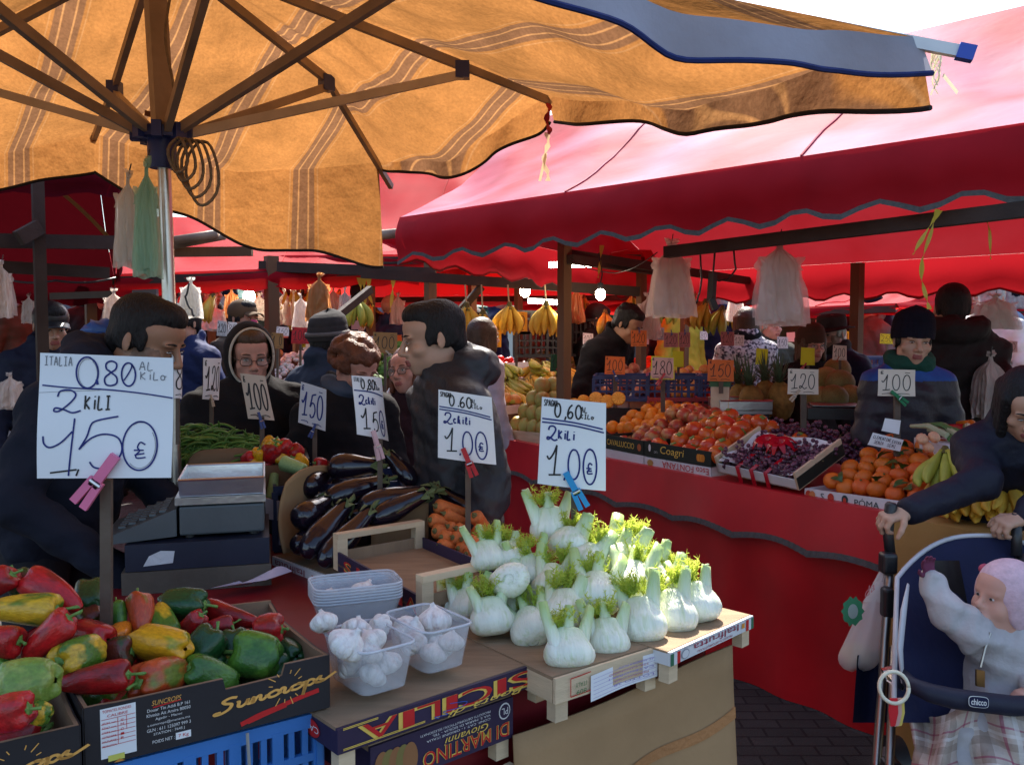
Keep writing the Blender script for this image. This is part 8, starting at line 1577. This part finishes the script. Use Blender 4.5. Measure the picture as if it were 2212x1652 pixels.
# small vegetables right of the clementines, behind the woman's arm
for i, (u, v, d, m_, lb) in enumerate(((2055,965,3.75,m_whprint,'small grey tray with leeks right of the clementines'), (2120,955,3.85,m_bcd,'small blue tray with peppers right of the leeks'))):
    p = at(u, v, d); t = thing('vegetable_tray', lb, 'tray', p); k = MB(); k.box(p, (.20,.26,.05)); k.build('tray', m_, t, False)
    k = MB()
    for j in range(9): a = bq.uniform(-.5, .5); q0 = p+V((bq.uniform(-.07,.07), -.08, .035+bq.uniform(0,.03))); k.tube([q0, q0+V((.1*math.sin(a), .09, .03)), q0+V((.2*math.sin(a), .18, .02))], [.014,.012,.008], 7, j % 2)
    k.build('leeks' if i == 0 else 'peppers', [M('leek_green', (.10,.20,.06), .5), M('leek_pale', (.45,.50,.30), .5)] if i == 0 else [PM['red'], PM['orange']], t)
bag('translucent white sack standing behind the seller at the right', 2140, 770, 905, 78, 4.6, M('sack_white', (.50,.46,.42), .6, .3, .1, 20, .5, 30, trans=.3), 41, slim=.6, handles=False); bag('white carrier bag lying on the left stall', 22, 812, 885, 58, 4.5, m_bagp, 42, slim=.5); 
k = MB(); c = at(222,714,2.80); k.ell(c, (.062,.05,.034), 18, 12, fn=lambda d: 1+.14*math.sin(9*d.x+5*d.y)+.10*math.sin(14*d.z+7*d.x)); tag(k.build('blue_bag', M('bag_blue', (.03,.12,.42), .35, .5, .2, 12, .6, 30, trans=.3), None, 'all'), 'crumpled bright blue plastic bag behind the bending man\'s shoulder', 'bag')
# ---- lamps, wires and ribbons
m_bulb = M('lit_bulb_glass', (1, .86, .62), emit=30); m_tube = M('lit_tube', (1, .94, .82), emit=12)
for i, (u, v, d, r, lb) in enumerate(((1297,636,5.0,.028,'clear light bulb hanging under the awning left of the pale bags'),(1223,664,6.2,.026,'lit bulb close beside the wooden post'),(1134,628,7.4,.045,'bright bare bulb over the hanging bananas'),(538,640,7.6,.05,'bright bare bulb beside the wooden post at left'),(1137,588,7.6,.03,'lit bulb against the red awning above the bananas'))):
    p = at(u, v, d); t = thing('light_bulb', lb, 'lamp', p); k = MB(); k.ell(p, (r,r,r*1.2), 16, 10); k.build('glass', m_bulb, t, 'all'); k = MB(); k.tube([p+V((0,0,r*.9)), p+V((0,0,r*2.3))], [r*.5,r*.62], 10); k.build('socket', m_black, t); k = MB(); k.tube([p+V((0,0,r*2.3)), p+V((.01,0,r*4)), p+V((-.01,0,r*4+.12))], .004, 5); k.build('flex', m_black, t)
for lb, a, b in (('lit tube lamp crossing the wooden post under the awning', at(1186,573,6.0), at(1312,571,6.0)), ('lit tube lamp below the bright bulb over the bananas', at(1140,650,7.3), at(1226,655,7.3))):
    t = thing('tube_lamp', lb, 'lamp', (a+b)/2); k = MB(); k.tube([a, b], .018, 10); k.build('tube', m_tube, t); k = MB(); k.beam(a+V((0,.03,.01)), b+V((0,.03,.01)), .03, .03); k.build('batten', m_whprint, t, False)
def wire(lb, pts, r=.005, mat=m_black): k = MB(); P = [at(*p) for p in pts]; Q = []; [Q.extend([P[i].lerp(P[i+1], s/6)+V((0,0,-.02*math.sin(math.pi*s/6))) for s in range(6)]) for i in range(len(P)-1)]; Q.append(P[-1]); k.tube(Q, r, 6); return tag(k.build('cable', mat, None, 'all'), lb, 'cable')
wire('black cable with a plug hanging right of the left pale bags', [(1512,532,4.7),(1516,600,4.7),(1508,640,4.7),(1502,652,4.7)]); wire('black cable looping between the two groups of pale bags', [(1545,528,4.6),(1540,590,4.6),(1560,604,4.6),(1590,580,4.6),(1585,540,4.6)]); wire('thin cable sagging from the post to the awning frame', [(1232,560,5.3),(1330,590,5.0),(1420,545,4.7)], .003)
wire('dark cable across the left stalls', [(0,600,5.0),(120,606,5.0),(250,600,5.2)], .006); wire('cord hanging over the pale bag left of the hooded woman', [(408,612,5.3),(400,640,5.3),(414,668,5.3),(420,680,5.3)], .006)
k = MB(); k.beam(at(1540,590,4.6), at(1536,650,4.6), .035, .03); k.beam(at(1536,645,4.6), at(1545,668,4.6), .05, .03); tag(k.build('lamp_bracket', m_black, None, False), 'black metal bracket hanging between the pale bags', 'bracket')
m_yrib = M('yellow_ribbon', (.62,.50,.06), .4, .4, .1, 8, trans=.4)
def ribbon(lb, pts, w_=.010): k = MB(); P = [at(*p) for p in pts]; Q = []; [Q.extend([P[i].lerp(P[i+1], s/5) for s in range(5)]) for i in range(len(P)-1)]; Q.append(P[-1]); k.strip(Q, [V((w_*math.cos(i*.5)*.9+.002, .3*w_, 0)) for i in range(len(Q))]); tag(k.build('ribbon', m_yrib, None, 'all'), lb, 'ribbon')
ribbon('long yellow ribbon curling down in front of the seller\'s beanie', [(2025,452,3.3),(2012,500,3.3),(1992,560,3.3),(1990,600,3.32),(2000,640,3.3),(2008,668,3.3)]); ribbon('short yellow ribbon tied on the dark awning beam', [(2030,455,3.28),(1995,510,3.28),(1972,550,3.28)], .012); ribbon('yellow ribbon above the clear light bulb', [(1300,530,5.0),(1296,570,5.0),(1292,600,5.0)], .012); ribbon('silvery yellow ribbon hanging at right under the beam', [(2128,460,3.3),(2138,500,3.3),(2140,560,3.3)], .008)
for i in range(9):
    u = (612,625,640,655,668,776,786,797,850)[i]; d = 7.2; ribbon(f'pale ribbon {("hung straight","twisted","short","long","curled","by the grey post","thin","wide","far right")[i]} among the gift ties over the far stall', [(u,600,d),(u+bq.uniform(-8,8),635,d),(u+bq.uniform(-10,10),660+bq.uniform(-10,20),d)], .02)
k = MB(); k.tube([at(372,520,5.2), at(470,505,5.2)], .026, 10); k.tube([at(372,532,5.25), at(486,511,5.25)], .020, 10); tag(k.build('roller_bars', m_rustbar, None, 'all'), 'two rolled awning bars sticking out right of the parasol pole', 'bar'); k = MB(); k.beam(at(360,545,5.3), at(545,543,5.3), .04, .055); tag(k.build('timber', m_wood, None, False), 'wooden timber end sticking out right of the parasol pole', 'timber')
k = MB(); k.beam(at(665,735,5.6), at(800,625,6.2), .04, .05); tag(k.build('brace', m_darkwood, None, False), 'slanting timber brace behind the curly-haired woman', 'timber'); k = MB(); k.beam(at(1040,620,6.5), at(985,680,6.4), .04, .05); tag(k.build('brace', m_darkwood, None, False), 'slanting timber brace above the leftmost hanging bananas', 'timber')
k = MB(); k.beam(at(560,575,7.0), at(940,590,7.1), .06, .08); k.beam(at(780,590,6.4), at(1380,630,6.6), .06, .07); tag(k.build('beam', m_darkwood, None, False), 'long dark beam over the hanging bananas', 'beam')
k = MB(); k.beam(at(110,640,6.8), at(340,632,6.6), .03, .05); tag(k.build('rail', M('grey_rail', (.12,.11,.11), .5), None, False), 'grey rail for hanging bags at the left stall', 'rail')
# ---- hung goods and cards that fill the market behind
HB = [make_bananas(21, 5), make_bananas(22, 5, True)]; hc_ = 0
for i in range(34):
    left = i < 20; u = bq.uniform(380, 900) if left else bq.uniform(1230, 1580); v = bq.uniform(640, 690); d = bq.uniform(6.6, 10.5); k_ = i % 3
    if k_ < 2: put(HB[i % 2], TRS(at(u, v-12, d), (0, bq.uniform(-.2,.2), bq.uniform(0,6)), .24), 'small hand of bananas hung up in the market behind', 'bananas hung up behind')
for i in range(30):
    left = i < 17; u = bq.uniform(375, 900) if left else bq.uniform(1240, 1860); v = bq.uniform(690, 742); d = bq.uniform(6.4, 9.5); c = bq.choice(('white','cream','amber','yellow','orange','white','pink','grey')); w_ = bq.uniform(15, 26)
    sign(f'small {dict(white="white",cream="cream",amber="amber",yellow="yellow",orange="orange",pink="pinkish",grey="grey")[c]} price card in the clutter of the stalls {"at left" if left else "at right"} behind', [(u,v),(u+w_,v+bq.uniform(-2,2)),(u+w_,v+w_*1.1),(u,v+w_*1.1)], d, c, bq.choice(('120','150','80','100','180')) if i % 2 else None, group='small cards in the market behind', sc=1.3)
for i in range(10):
    u = (455,500,560,615,720,745,860,1245,1500,1590)[i]; bag('carrier bags hung up in the row of stalls behind', u, bq.uniform(618,640), bq.uniform(690,706), bq.uniform(30,44), bq.uniform(6.8,8.5), bq.choice((m_bagp, m_bagw, m_bago)), 60+i, 'bags hung up behind')
for u, v0, v1, d, w_ in ((640,590,790,7.6,10),(800,585,800,7.8,9),(1020,600,780,8.0,10),(1120,600,780,8.6,9),(455,600,780,8.4,8),(1480,600,800,8.4,9)):
    k = MB(); p = at(u, v0, d); k.beam((p.x,p.y,0), (p.x,p.y,p.z), .06, .06); tag(k.build('post', m_wood, None, False), f'brown wooden stall post {"at the left" if u < 700 else "in the middle" if u < 1100 else "at the right"} of the market behind', 'post', 'stall posts behind')
for o in list(bpy.data.objects):
    if '_w' in o: del o['_w']
